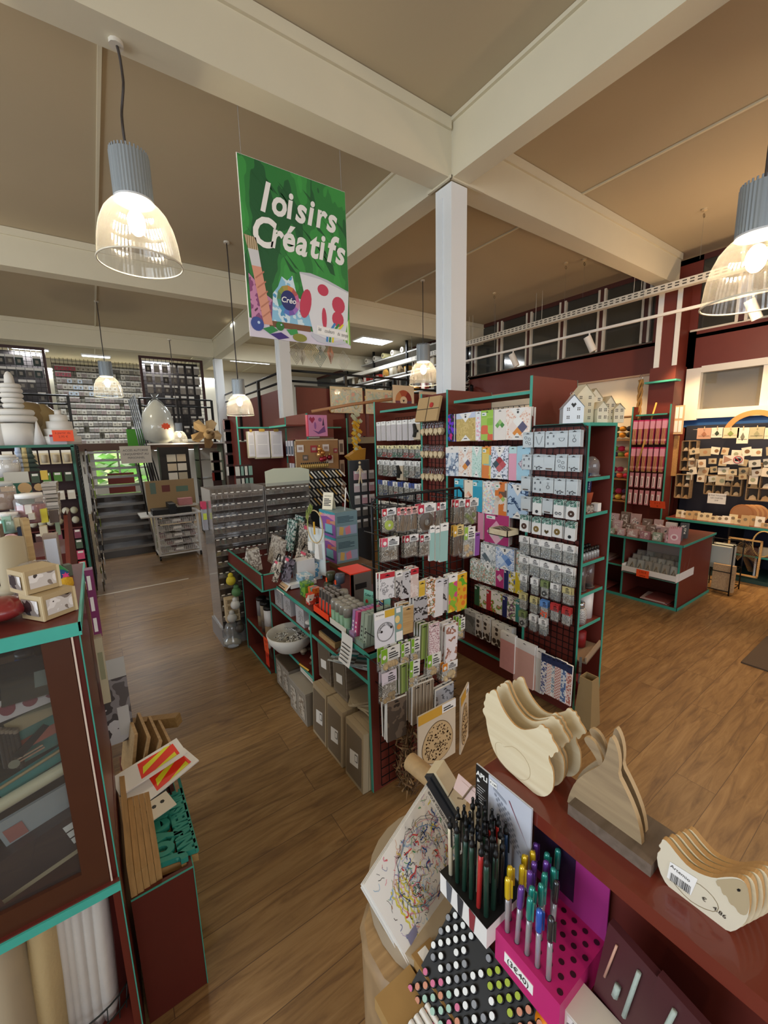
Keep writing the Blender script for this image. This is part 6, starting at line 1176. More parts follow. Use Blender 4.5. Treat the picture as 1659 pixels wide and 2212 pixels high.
single(MB().box(1.1, 1.32, 7.78, 7.92, .903, 1.02, mat('#c9898c', .7, noise=.15)), 'pink_block', Matrix.Identity(4), 'pink block of paper on the cutting machine', 'block')
p0, p1 = at(312, 1040, Y=8.3), at(425, 1105, Y=8.3); b = MB().box(p0.x, p1.x, 0, .012, .79, p0.z, mat('#b39a74', .7))
for px, w, h, c, r in ((330, .09, .2, '#6f8a80', 0), (358, .13, .12, '#7d3f3a', 0), (393, .2, .1, '#6f9080', .3)):
    q_ = at(px, 1055, Y=8.3); b.rect(q_.x-w/2, q_.x+w/2, q_.z-h/2, q_.z+h/2, -.002, mat(c))
single(b, 'mdf_board', T(0, 8.28, 0), 'large upright brown board behind the cutting machine with taped samples', 'board')
# tall spinner behind the cart and a white shelf with a big bag
p = at(378, 995, Y=9.6); q = Proto('card_spinner', 'card rack'); b = MB().box(-.28, .28, 0, .3, -1.3, .28, mat('#2a2522')); q.add(b, 'column'); c = MB()
for i in range(2):
    for j in range(4): c.box(-.15+.19*i, .02+.19*i, -.02, 0, .1-.19*j-.12, .1-.19*j+.03, mat(['#e5e0d2', '#d8cbb4', '#eceae2', '#c9c2ae'][(i+j) % 4]))
q.add(c, 'cards'); q.put(T(p.x, 9.6, p.z), 'dark spinner rack of pale cards behind the cart')
s0, s1 = at(318, 958, Y=9.4), at(484, 955, Y=9.4); t = thing('white_shelf_unit', 'white topped shelf unit under the big bag of stuffing', 'shelving', (s0.x, 9.4, 0)); dpart(MB().box(s0.x, s1.x, 9.4, 9.9, s0.z-.03, s0.z, WHITE), 'top_board', t)
for x in (s0.x+.02, (s0.x+s1.x)/2+.2, s1.x-.04): dpart(MB().box(x, x+.03, 9.42, 9.9, 0, s0.z-.03, mat('#3a3030')), 'upright', t)
for z in (.4, .8, 1.2, 1.6): dpart(MB().box((s0.x+s1.x)/2+.2, s1.x, 9.45, 9.9, z, z+.02, mat('#8a8a80')), 'shelf', t)
sb = thing('stuffing_bag', 'huge clear plastic bag of white stuffing with an orange star tag', 'bag', ((at(345, 950, Y=9.6)).x, 9.6, s0.z)); x = at(345, 950, Y=9.6).x
dpart(MB().lathe([(.12, 0), (.27, .08), (.29, .35), (.24, .62), (.10, .80), (.03, .86)], mat('#e6e4d8', .5, bump=1, nscale=8), (x, 9.6, s0.z)), 'stuffing', sb); dpart(MB().lathe([(.13, 0), (.285, .08), (.305, .35), (.255, .62), (.12, .82), (.03, .90), (.08, .98)], FILM, (x, 9.6, s0.z)), 'plastic', sb)
dpart(MB().prism([(x+.1+(.09 if i % 2 else .065)*math.cos(i*PI/8), s0.z+.33+(.07 if i % 2 else .05)*math.sin(i*PI/8)) for i in range(16)], 9.28, 9.285, ORANGE), 'price_star', sb)
RT_ = mat('#c2a272', .8, bump=.6, nscale=60); b = MB(); pc_ = at(445, 936, Y=9.4)
for k in range(5):
    a = 2*PI*k/5+.4; b.M = T(pc_.x, 9.35, pc_.z) @ Matrix.Rotation(a, 4, 'Y'); b.add([(0, -.02, 0), (.10, -.06, .10), (.13, .0, .28), (.02, .04, .32), (-.08, .05, .24), (-.05, .02, .08)], [(0, 1, 2, 3, 4, 5)], RT_)
b.M = Matrix.Identity(4); b.ball((pc_.x+.05, 9.33, pc_.z-.02), .12, RT_, 14).ball((pc_.x+.08, 9.22, pc_.z), .05, mat('#8a6c44'), 10).ball((pc_.x+.0, 9.22, pc_.z+.02), .04, mat('#8a6c44'), 10); single(b, 'rattan_propeller', Matrix.Identity(4), 'large woven rattan propeller shaped ornament on the white shelf', 'ornament')
# ---- second gondola row (portfolios)
g2 = thing('portfolio_gondola', 'dark red gondola with teal posts at the back holding white portfolios', 'shelving', (1.71, 6.05, 0))
for x in (1.71, 2.43, 3.50): b = MB(); panelY(b, x, 6.05, 6.5, 0, 2.30); dpart(b, 'side_panel', g2)
dpart(MB().box(1.72, 3.49, 6.3, 6.32, .1, 1.95, REDD), 'back_panel', g2)
for a, c, z in ((1.72, 2.42, 2.16), (2.70, 3.40, 2.16), (1.72, 2.42, .5), (2.44, 3.49, .5)): b = MB(); shelfY(b, a, c, 6.06, 6.35, z); dpart(b, 'shelf', g2)
g3 = thing('cross_gondola', 'narrow red gondola panel with teal edge between the portfolios and the column', 'shelving', (2.44, 5.3, 0)); b = MB(); 
b.box(2.43, 2.45, 5.3, 6.02, 0, 2.31, RED).box(2.427, 2.453, 5.297, 5.3, 0, 2.312, TEAL); dpart(b, 'panel', g3); b = MB().box(2.15, 2.43, 5.33, 5.98, 2.14, 2.16, RED).box(2.147, 2.15, 5.33, 5.98, 2.138, 2.162, TEAL); dpart(b, 'shelf', g3)
for i, (x0, x1, yt, yb) in enumerate(((535, 552, 932, 986), (550, 584, 931, 987), (584, 612, 931, 986))):
    a, c = at(x0, yt, Y=5.98), at(x1, yb, Y=5.98); w, h = c.x-a.x, a.z-c.z; q = Proto('portfolio', 'portfolio'); b = MB().box(0, w, 0, .05, 0, h, mat('#e3e1e6', .3, coat=.5)).box(-.01, w, .01, .06, -.02, h, mat('#c9bfa0')); b.rect(w*.15, w*.85, h*.1, h*.85, -.001, mat('#d2d2d6', .3)); b.rect(w*.15, w*.85, h*.48, h*.50, -.002, mat('#f5f5f5')); q.add(b, 'cover'); q.add(MB().box(w*.3, w*.7, -.01, 0, h-.01, h+.03, mat('#c8a24a')), 'handle'); q.put(T(a.x, 5.98, c.z), 'large white plastic portfolio hanging on the back gondola, %s from the left' % ORD[i])
R = random.Random(2); 
for r, (z, y) in enumerate(((1.95, 5.9), (1.62, 5.9), (1.25, 5.9), (.9, 5.9))):
    for k in range(6):
        c = [['#3a4a5a', '#c9c9d0'], ['#c2303a', '#e6e0e0'], ['#d8d0c0', '#7a6a5a'], ['#4a3a34', '#c9b9a9']][R.randrange(4)]
        single(MB().box(-.03, .03, 0, .02, -.22, 0, mat(c[1], .3)).rect(-.024, .024, -.2, -.08, -.001, mat(c[0])), 'hanging_pack', T(2.38, 5.93-.10*k, z, FX), 'narrow pack on the cross gondola, row %s, place %s from the left' % (ORD[r], ORD[k]), 'craft pack')
    for k in range(8):
        c = ['#e8e2da', '#b6a695', '#8a3a3a', '#cfc6bc'][R.randrange(4)]
        if r > 0 or k > 3: single(MB().box(-.045, .045, 0, .02, -.24, 0, mat(c, .3)).rect(-.03, .03, -.2, -.06, -.001, mat('#6a5a50')), 'hanging_pack', T(2.55+.115*k, 6.0, z), 'flat pack on the back gondola, row %s, place %s from the left' % (ORD[r], ORD[k]), 'craft pack')
# cork board and pink picture
a, c = at(635, 950, Y=4.95), at(733, 1030, Y=4.95); w, h = c.x-a.x, a.z-c.z; cb = Proto('cork_board', 'notice board'); b = MB().box(0, w, 0, .02, 0, h, mat('#a98256', .8, noise=.12, nscale=200)).box(0, .015, -.004, .02, 0, h, WOODK).box(0, w, -.004, .02, h-.015, h, WOODK); b.box(0, .03, .02, .04, -c.z, 0, WOODK).box(w-.03, w, .02, .04, -c.z, 0, WOODK); cb.add(b, 'board')
for x, z, s, cc in ((.12, .78, .09, '#ece8e2'), (.42, .76, .09, '#a83a42'), (.70, .78, .09, '#e8e2dc'), (.22, .55, .07, '#6a6258'), (.78, .48, .1, '#e0d8cc'), (.93, .7, .06, '#9a3a44')): cb.add(MB().box(x*w-s/2, x*w+s/2, -.01, -.004, z*h-s/2, z*h+s/2, mat(cc)).rect(x*w-s*.3, x*w+s*.3, z*h-s*.2, z*h+s*.2, -.011, mat('#b8a49a')), 'pinned_card')
cb.put(T(a.x, 4.95, c.z), 'brown cork board with pinned cards in front of the back gondola')
for i, (px, py, cc) in enumerate(((690, 970, '#d8a05a'), (697, 978, '#c98a4a'), (689, 982, '#e0b070'), (701, 990, '#a02a3a'), (712, 988, '#8a2432'), (695, 992, '#b03a4a'))): p = at(px, py, Y=4.88); single(MB().ball((0, 0, 0), .035, mat(cc, .15, .6), 12).cyl((0, 0, .033), (0, 0, .05), .008, GOLD, 6), 'glass_bauble', T(p.x, 4.88, p.z), '%s bauble hanging before the cork board, %s' % ('copper' if i < 3 else 'dark red', ORD[i % 3]+' of its cluster'), 'bauble')
a, c = at(665, 896, Y=4.6), at(708, 942, Y=4.6); w, h = c.x-a.x, a.z-c.z; b = MB().box(0, w, 0, .04, 0, h, mat('#d58ab0')).box(-.012, 0, 0, .05, 0, h, mat('#e0506a')).poly([(.05, h-.1), (.01, h-.05), (.03, h-.02), (.05, h-.04), (.07, h-.02), (.09, h-.05)], -.001, mat('#a02a4a')).disc(w*.35, h*.5, w*.06, -.001, mat('#a0609a'), 12, h*.17).disc(w*.62, h*.78, w*.1, -.001, mat('#8a5a8a'), 8).poly([(w*.2, h*.3), (w*.5, h*.2), (w*.85, h*.5), (w*.9, h*.2), (w*.5, h*.1)], -.001, mat('#7a4a80')).poly([(w*.72, h*.5), (w*.8, h*.9), (w*.84, h*.5)], -.0015, mat('#4a3050')); single(b, 'pink_picture', T(a.x, 4.6, c.z), 'square pink picture with a heart and bird hanging on the wooden pole', 'picture')
s0, s1 = at(673, 889, Y=4.5), at(848, 862, Y=4.0); pl = thing('wooden_pole', 'long bare wooden pole hanging on rings left of the central gondola', 'pole', s0); dpart(MB().tube([s0, (s0+s1)/2+Vector((0, 0, .01)), s1], .018, mat('#a9744a', .6), 8), 'pole', pl)
for u in (.25, .55, .8): p = s0.lerp(s1, u); dpart(MB().tube([(p.x+.03*math.cos(a_*PI/5), p.y, p.z-.02+.03*math.sin(a_*PI/5)) for a_ in range(10)], .003, GOLD, 5, True), 'ring', pl)
b = MB(); p = at(768, 890, Y=4.3); R = random.Random(7)
for k in range(60):
    u = k/60; x, y, z = p.x+R.uniform(-.05, .05)*(1-.4*u), p.y+R.uniform(-.04, .04), p.z-.02-.5*u; b.add([(x-.03, y, z), (x, y-.015, z-.03), (x+.03, y, z-.005), (x, y+.01, z+.03)], [(0, 1, 2, 3)], mat(['#e0b02a', '#d8a020', '#c9cdb0', '#e8c850'][k % 4 if u > .15 else 2], .7))
single(b, 'yellow_garland', Matrix.Identity(4), 'yellow paper garland hanging from the wooden pole', 'garland')
p = at(768, 985, Y=4.3); b = MB().prism([(-.13, 0), (.0, .07), (.12, .09), (.10, -.09), (-.02, -.10)], -.05, .05, mat('#b8842a', .6)); single(b, 'ochre_lantern', T(p.x, 4.3, p.z), 'ochre folded paper shape below the yellow garland', 'ornament')
# display of gold bottles and felt pens, dark peg stand
a = at(650, 1013, Y=4.5)
for k in range(14): p = at(652+4.3*k, 1013-.3*k, Y=4.5); single(MB().lathe([(.011, 0), (.011, .05)], mat('#c8a860', .3, .4)).lathe([(.009, .05), (.009, .07), (.001, .07)], BLACK), 'paint_bottle', T(p.x, 4.5, a.z), 'little gold paint bottle in the row below the cork board, %s from left' % ORD[k], 'bottle')
pr_ = thing('felt_pen_rack', 'black stepped rack of white and gold felt pens in front of the cork board', 'rack', (a.x, 4.5, 0)); a, c = at(648, 1015, Y=4.35), at(738, 1070, Y=4.35); dpart(MB().box(a.x, c.x, 4.35, 4.8, 0, a.z-.02, mat('#1a1c1e')), 'body', pr_)
for r in range(4):
    z = a.z-.03-.10*r; b = MB()
    for k in range(11): x = a.x+.03+k*(c.x-a.x-.06)/10; b.cyl((x, 4.33-.02*r, z), (x+.025, 4.24-.02*r, z-.07), .009, mat(['#e8e4da', '#c9a25a', '#f2f0ea', '#8a8a86'][(k+r) % 4], .35), 6)
    dpart(b, 'pen_row', pr_)
a, c = at(755, 995, Y=4.0), at(803, 1160, Y=4.0); ps_ = thing('peg_stand', 'dark grey pegboard stand with pink cards left of the central gondola', 'stand', (a.x, 4.0, 0)); dpart(MB().box(a.x, c.x, 4.0, 4.03, .5, a.z, mat('#3c3f42')), 'board', ps_); dpart(MB().box((a.x+c.x)/2-.015, (a.x+c.x)/2+.015, 4.03, 4.06, 0, .5, BLACK).box(a.x, c.x, 3.9, 4.2, 0, .03, BLACK), 'foot', ps_)
for r in range(5):
    for k in range(3): cc = ['#c9a0a8', '#d8c6c8', '#a9a4a0'][(r+k) % 3] if r < 3 else '#6a6660'; single(MB().box(-.035, .035, 0, .012, -.10, 0, mat(cc)).rect(-.03, .03, -.03, 0, -.001, PAPER), 'small_card_pack', T(a.x+.07+.1*k, 3.97, a.z-.12-.14*r), 'small card pack on the dark peg stand, row %s, %s from left' % (ORD[r], ORD[k]), 'craft pack')
b = MB().cyl((0, 0, .0), (0, 0, .10), .014, WOODK, 8).ball((0, 0, .13), .016, WOODK, 8).cyl((0, 0, 0), (.02, 0, -.10), .008, WOODK, 6).cyl((0, 0, 0), (-.02, 0, -.10), .008, WOODK, 6).cyl((0, 0, .09), (.04, 0, .02), .006, WOODK, 6).cyl((0, 0, .09), (-.04, 0, .03), .006, WOODK, 6); p = at(778, 1025, Y=3.9); single(b, 'wooden_manikin', T(p.x, 3.9, p.z), 'jointed wooden artist manikin hanging on the dark peg stand', 'manikin')
# racks between the aisle and the portfolios
for i, (x0, x1, yt, yb, Y, cs) in enumerate(((483, 508, 905, 1040, 6.4, ['#b9b4b0', '#8a6a6a', '#d6d2cc']), (508, 545, 1005, 1050, 6.0, ['#7fa094', '#9a9a94', '#c9c9c0']), (455, 480, 975, 1045, 7.4, ['#e4dfcc', '#8a2a20', '#d8d0b8']))):
    a, c = at(x0, yt, Y=Y), at(x1, yb, Y=Y); t = thing('small_pack_rack', 'slim dark rack of small packs beyond the drawer tower, %s' % ['by the teal post', 'below the portfolios', 'farthest back'][i], 'rack', (a.x, Y, 0)); dpart(MB().box(a.x, c.x, Y, Y+.03, 0, a.z, mat('#3a201c')), 'board', t); nr = max(2, int((a.z-c.z)/.17)); nc = 4
    for r in range(nr):
        for k in range(nc): x = a.x+(k+.5)*(c.x-a.x)/nc; single(MB().box(-.035, .035, 0, .03, -.13, 0, mat(cs[R.randrange(3)], .3)), 'hanging_pack', T(x, Y-.04, a.z-.02-.17*r), 'small pack on slim rack %s, row %s, %s from left' % (['by the teal post', 'below the portfolios', 'farthest back'][i], ORD[r], ORD[k]), 'craft pack')

# ================================================================== RIGHT SIDE: ISLAND, PINK RACK, CARD WALL
il = thing('island_unit', 'low dark red island unit with teal edges and open cubbies on the right', 'shelving', (5.0, 1.64, 0)); ix0, ix1, iy0, iy1, ih = 5.0, 5.9, 1.66, 3.0, .74
dpart(MB().box(ix0-.04, ix1+.02, iy0-.03, iy1, ih-.02, ih, REDD).box(ix0-.044, ix0-.04, iy0-.034, iy1, ih-.022, ih+.002, TEAL).box(ix0-.044, ix1+.02, iy0-.036, iy0-.03, ih-.022, ih+.002, TEAL), 'top_board', il)
dpart(MB().box(ix0-.02, ix1+.02, iy0-.02, iy1, 0, .03, REDD).box(ix0-.025, ix0-.02, iy0-.025, iy1, 0, .032, TEAL).box(ix0-.025, ix1+.02, iy0-.025, iy0-.02, 0, .032, TEAL), 'base_board', il)
dpart(MB().box(ix1-.02, ix1, iy0, iy1, .03, ih-.02, REDD).box(ix0+.42, ix0+.44, iy0+.02, iy1, .03, ih-.02, REDD), 'back_panel', il)
for y in (iy0, 2.23, 2.98): b = MB(); panelX(b, y, ix0, ix0+.44 if y > 1.7 else ix1, .03, ih-.02); dpart(b, 'side_panel', il)
b = MB(); shelfX(b, 2.24, 2.97, ix0, ix0+.42, .38); dpart(b, 'shelf', il)
b = MB(); shelfX(b, iy0+.01, 2.22, ix0-.03, ix0+.42, .33); dpart(b, 'shelf', il)
tr = thing('bag_tray', 'white sloping tray of clear bags with an orange price tag on the island shelf', 'tray', (5, 1.7, .33)); dpart(MB().box(4.93, 4.94, 1.66, 2.2, .33, .40, WHITE).box(4.93, 5.4, 1.65, 1.66, .33, .42, WHITE).box(4.93, 5.4, 2.2, 2.21, .33, .42, WHITE).box(4.93, 5.4, 1.66, 2.2, .331, .34, WHITE).box(5.34, 5.35, 1.68, 2.12, .5, .68, pat(['#8a3040', '#e9dcd0'], 'stripes', 5, stretch=(.01, 1, .01))), 'tray', tr)
R = random.Random(12)
for r in range(3):
    for k in range(6): b = MB().box(-.05, .05, 0, .02, 0, .14, mat(['#c9bfae', '#d8d4cb', '#b9ae9e'][R.randrange(3)], .4)).box(-.055, .055, -.004, -.002, 0, .15, FILM).tube([(-.02, -.005, .03), (0, -.005, .1), (.025, -.005, .04)], .006, mat('#a8977c'), 5); single(b, 'clear_bag', T(4.98+.11*r, 2.13-.085*k, .345+.03*r, FX, -.35), 'clear bag of wooden letters in the white tray, row %s, %s from left' % (ORD[r], ORD[k]), 'bag')
sign('price_tag', T(4.925, 1.98, .31, FX), .13, .085, ORANGE, 'orange price tag on the white tray of the island', ['3,95 €', 'pièce'], .03, ink=mat('#8a2a10'))
sign('price_tag', T(5.35, 2.05, 1.05, FX, .3), .16, .09, ORANGE, 'orange tag standing above the goods on the island', ['2 = 1', '€'], .03, ink=mat('#8a2a10'))
PKS = ['#b98a92', '#d8bcc0', '#e3d6cf', '#9fae9a', '#8f7d72', '#c7a6a0', '#5a5f62']
for i in range(30):
    r, k = i//10, i % 10; x = 4.99+.17*r; y = 2.92-.128*k; w = R.uniform(.07, .11); h = R.uniform(.05, .12)+.05*r; c = PKS[R.randrange(7)]
    b = MB().box(-w/2, w/2, 0, .05, 0, h, mat(c, .4)).rect(-w*.36, w*.36, h*.15, h*.85, -.001, pat([c, '#efe8e2', PKS[(i+2) % 7]], 'blobs', 30)); single(b, 'craft_box', T(x, y, ih, FX+R.uniform(-.2, .2), -.12), 'small pinkish craft box on the island top, row %s from the aisle, %s from left' % (ORD[r], ORD[k]), 'box')
for k in range(6): b = MB().cyl((0, 0, 0), (0, 0, .07), .008, mat('#d98fa0'), 6).cyl((0, 0, .07), (0, 0, .08), .009, mat('#5a2030'), 6); single(b, 'pink_pen', T(4.98, 2.78-.02*k, ih), 'short pink pen standing at the front of the island, %s from left' % ORD[k], 'pen')
for k in range(4): b = MB().box(-.055, .055, 0, .006, 0, .16, mat('#d8a4ac', .4)).disc(0, .07, .035, -.001, mat('#f0dcdc'), 16).disc(0, .07, .02, -.002, mat('#c07a86'), 12); [b.cyl((-.045+.018*j, .003, .16), (-.045+.018*j, .003, .175), .004, mat('#d8a4ac'), 5) for j in range(6)]; single(b, 'pink_notebook', T(4.99+.035*k, 1.73+.01*k, ih, FX+.2, -.1), 'pink ring bound notebook at the near corner of the island, %s from front' % ORD[k], 'notebook')
b = MB().tube([(0, -.10*math.cos(PI*k/10), .12*math.sin(PI*k/10)) for k in range(11)], .025, mat('#d8c6cc', .3), 8); single(b, 'plastic_arch', T(5.2, 1.95, ih), 'pale plastic arch shape at the near end of the island top', 'ornament')
for k in range(7): single(MB().box(0, .28, 0, .24, 0, .008, mat(['#8a4a44', '#b98a86', '#c9b0a8'][k % 3], .4)), 'paper_sheet_pack', T(4.98+.01*(k % 2), (1.72 if k < 4 else 2.38)+.02*(k % 3), .034+.009*(k % 4), .05*(k % 3)), 'flat dark pink paper pack on the island base, %s' % ORD[k], 'paper pack')
for k in range(5): single(MB().box(0, .28, 0, .4, 0, .008, mat(['#7a4a48', '#a88a84', '#b9a09a'][k % 3], .4)), 'paper_sheet_pack', T(5.0, 2.4, .385+.009*k, .03*k), 'flat paper pack on the left island shelf, %s from the bottom' % ORD[k], 'paper pack')
fr_ = thing('wire_bin', 'black wire bin holding picture sheets at the right end of the island', 'rack', (5.95, 1.6, 0)); b = MB()
for x, y in ((5.93, 1.45), (6.3, 1.45), (6.3, 1.75), (5.93, 1.75)): b.tube([(x, y, 0), (x, y, .62)], .007, WIRE, 5)
for z in (.05, .28, .6): b.tube([(5.93, 1.45, z), (6.3, 1.45, z), (6.3, 1.75, z), (5.93, 1.75, z)], .006, WIRE, 5, True)
dpart(b, 'frame', fr_); single(MB().box(5.95, 6.0, 1.42, 1.63, .04, .36, wood('#a88a66', '#c9ab82')).box(6.02, 6.24, 1.5, 1.7, .29, .56, mat('#b8c0bc', .3)), 'picture_canvas', Matrix.Identity(4), 'brown and grey picture sheets leaning in the wire bin at the end of the island', 'picture')
# packs on the far side of the end unit
for k in range(4):
    z = [1.95, 1.5, 1.05, .6][k]
    for j in range(3): single(MB().box(-.03, .03, 0, .012, -.36, 0, mat(['#d8dade', '#b9aaa4', '#c9b9a0', '#cfcac2'][k], .3)).rect(-.03, .03, -.06, 0, -.001, PAPER), 'long_pack', T(2.94+.03*j, 1.45+.03*j, z, FX*.2), 'long pale pack hanging behind the end shelf unit, level %s, %s one' % (ORD[k], ORD[j]), 'craft pack')
# pink knitting needle rack
nr_ = thing('needle_rack', 'teal edged rack full of pink knitting needle packs against the right wall', 'shelving', (6.72, 2.55, 0))
for y in (2.52, 3.02): b = MB(); panelX(b, y, 6.72, 6.95, 0, 2.32); dpart(b, 'side_panel', nr_)
dpart(MB().box(6.93, 6.95, 2.53, 3.01, 0, 2.2, REDD), 'back_panel', nr_); b = MB(); shelfX(b, 2.56, 2.98, 6.73, 6.92, 2.2); dpart(b, 'shelf', nr_)
q = Proto('needle_pack', 'needle pack'); q.add(MB().box(-.03, .03, 0, .012, -.34, 0, mat('#a03058', .4)).rect(-.03, .03, -.13, -.02, -.001, mat('#e3a0b8')).rect(-.03, .03, -.02, 0, -.001, mat('#c8286a')).rect(-.03, .03, -.31, -.28, -.001, mat('#e3a8bc')), 'card'); nb = MB(); [nb.cyl((-.018+.012*j, -.003, -.36), (-.018+.012*j, -.003, -.13), .003, mat('#d8956a' if j % 2 else '#c8b070'), 5) for j in range(4)]; q.add(nb, 'needles')
q2 = Proto('needle_pack', 'needle pack'); q2.add(MB().box(-.025, .025, 0, .012, -.22, 0, mat('#c98a96', .4)).rect(-.016, .016, -.2, -.05, -.001, mat('#efe3e3')).rect(-.008, .0, -.19, -.07, -.002, mat('#5a3040')), 'card')
for r, z in enumerate((2.12, 1.72, 1.34, 1.08)):
    for k in range(6):
        for j in range(2 if r < 2 else 1): (q if r < 2 else q2).put(T(6.70+.03*j, 2.96-.078*k, z, FX, 0, .02), 'pink needle pack on the teal edged rack, row %s, hook %s from left%s' % (ORD[r], ORD[k], ', behind' if j else ''))
# yarn shelves
ys_ = thing('yarn_shelf', 'wooden crate shelves of coloured yarn beside the pink needle rack', 'shelving', (6.9, 3.1, 0)); b = MB()
for y in (3.08, 3.75): b.box(6.85, 7.2, y, y+.02, 0, 2.2, wood('#9a7040', '#b98a50'))
for z in (.5, .85, 1.2, 1.55, 1.82, 2.18): b.box(6.85, 7.2, 3.1, 3.75, z, z+.02, wood('#9a7040', '#b98a50'))
dpart(b, 'crate', ys_); YCc = ['#3a2a4a', '#b86a7a', '#8ac03a', '#4a6a8a', '#c9a0a0', '#e0c04a', '#e8704a', '#3aa08a', '#c83a6a', '#e8a07a', '#5a3a6a', '#7a8a3a', '#e8d0b0', '#d02a5a']
R = random.Random(17)
for r, z in enumerate((.94, 1.29, 1.62, 1.93)):
    for l in range(2 if r < 3 else 2):
        for k in range(6): single(MB().ball((0, 0, 0), .055, mat(YCc[R.randrange(14)] if r < 3 else ['#5a6a3a', '#d8932a', '#2a2a2a'][k % 3], .9, bump=.6, nscale=150), 10, .8), 'yarn_ball', T(6.93, 3.66-.105*k, z+.095*l-.02), 'ball of yarn on the crate shelf, level %s, %s layer, %s from left' % (ORD[r], ['lower', 'upper'][l], ORD[k]), 'yarn')
a = at(1385, 820, X=6.9); b = MB()
for k in range(3): b.tube([(6.9+.02*math.sin(j*.9+k*2), a.y+.025*math.cos(j*.9+k*2), a.z-.06*j) for j in range(12)], .016, mat('#a8824a', .9), 6)
b.tube([(6.9, a.y+.02*math.cos(j*.7), a.z+.03+.04*math.sin(j*.7)) for j in range(8)], .004, STEEL, 5); single(b, 'rope_braid', Matrix.Identity(4), 'twisted tan rope braid hanging on an S hook against the cream wall', 'rope')
b = MB().tube([at(1418, 870, X=6.85), at(1375, 1010, X=6.6)], .012, mat('#c89a4a'), 6); single(b, 'thin_pole', Matrix.Identity(4), 'thin yellow wooden rod leaning beside the needle rack', 'rod')
a = at(1397, 829, X=6.9); c = at(1466, 822, X=6.9); single(MB().box(6.82, 6.98, c.y, a.y, a.z-.01, a.z+.015, TEAL), 'wall_shelf', Matrix.Identity(4), 'short teal shelf on the red pilaster', 'shelf')
# card wall
cw = thing('card_wall_unit', 'wall unit of wooden craft goods and cards below the white framed window', 'shelving', (6.7, 1.2, 0))
dpart(MB().box(6.62, 7.36, .3, 2.42, .70, .73, REDD).box(6.615, 6.62, .3, 2.42, .698, .732, TEAL), 'counter_board', cw); dpart(MB().box(6.66, 7.3, .3, 2.42, .34, .36, REDD).box(6.655, 6.66, .3, 2.42, .338, .362, TEAL).box(6.66, 7.3, .3, 2.42, 0, .05, mat('#2f4f48')), 'lower_shelf', cw); dpart(MB().box(7.28, 7.36, .3, 2.5, .73, 2.02, mat('#252a3a', .6)), 'back_panel', cw)
for y in (.9, 1.7, 2.4): dpart(MB().box(6.7, 7.3, y, y+.02, .0, .70, mat('#1e1412')), 'divider', cw)
a = at(1650, 898, X=7.15); cy_, cz_ = at(1628, 930, X=7.15).y, at(1600, 942, X=7.15).z; R0 = (at(1560, 930, X=7.15).y-cy_)
b = MB(); n = 24; v = [(-(cy_+r*math.cos(PI*k/n)), cz_+r*math.sin(PI*k/n)) for r in (R0,) for k in range(n+1)]+[(-(cy_+R0*.8*math.cos(PI*k/n)), cz_+R0*.8*math.sin(PI*k/n)) for k in range(n, -1, -1)]
for k in range(n): b.prism([v[k], v[k+1], v[2*n-k], v[2*n+1-k]], 0, .02, mat('#b8894f', .6))
single(b, 'mdf_arch', T(7.15, 0, 0, FX), 'large brown half round arch above the row of clipped cards', 'arch')
sc_ = MB().tube([(7.08, 2.35, 1.96), (7.08, 1.4, 1.93), (7.08, .5, 1.96)], .003, WHITE, 4); single(sc_, 'card_line', Matrix.Identity(4), 'thin white line holding the top row of clipped cards', 'string')
for i, (x0, x1, y0_, y1_, c) in enumerate(((1507, 1535, 925, 948, '#c9a08a'), (1537, 1561, 924, 945, '#efe8da'), (1562, 1595, 924, 946, '#e3cfae'), (1594, 1615, 924, 958, '#f0e8d6'), (1620, 1650, 923, 948, '#b8b494'), (1652, 1680, 924, 948, '#e8dcc6'))):
    a, c_ = at(x0, y0_, X=7.05), at(x1, y1_, X=7.05); w, h = a.y-c_.y, a.z-c_.z; b = MB().box(0, w, 0, .004, -h, 0, mat(c, .6)); b.poly([(w*.3, -h*.6), (w*.5, -h*.3), (w*.7, -h*.6), (w*.5, -h*.85)], -.001, mat(['#a8745a', '#3a4a3a', '#8a9a5a', '#7a7a6a', '#9a9a7a', '#c08a7a'][i])); b.rect(w*.1, w*.9, -h*.75, -h*.72, -.001, mat('#5a5048')); b.cyl((w/2, -.004, -.02), (w/2, -.004, .02), .006, WOODK, 5)
    single(b, 'clipped_card', T(7.05, a.y, a.z, FX), 'decorated card clipped to the line, %s from the left' % ORD[i], 'card')
def cubby(y0, y1, z0, z1, ny, nz, label, X=7.0):
    t = thing('cubby_box', label, 'display box', (X, y0, z0)); b = MB().box(X+.10, X+.11, y0, y1, z0, z1, mat('#5d5148')); WC_ = wood('#8a7356', '#a98f6c')
    for k in range(ny+1): y = y0+(y1-y0)*k/ny; b.box(X, X+.11, y-.005, y+.005, z0, z1, WC_)
    for k in range(nz+1): z = z0+(z1-z0)*k/nz; b.box(X, X+.11, y0, y1, z-.005, z+.005, WC_)
    dpart(b, 'case', t)
    for i in range(ny):
        for j in range(nz):
            y = y1-(i+.5)*(y1-y0)/ny; z = z0+(z1-z0)*j/nz+.006; s = min((y1-y0)/ny, (z1-z0)/nz)*.32
            single(MB().prism([(-s, 0), (s, 0), (s*.8, s*.9), (0, s*1.5), (-s*.7, s)], 0, .03, mat(['#d8c09a', '#c9a878', '#e8dcc4'][(i+j) % 3], .6)), 'wooden_figure', T(X+.03, y, z, FX), 'small pale wooden figure in the %s, column %s, shelf %s from bottom' % (label.split(' of ')[0], ORD[i], ORD[j]), 'figure')
    return t
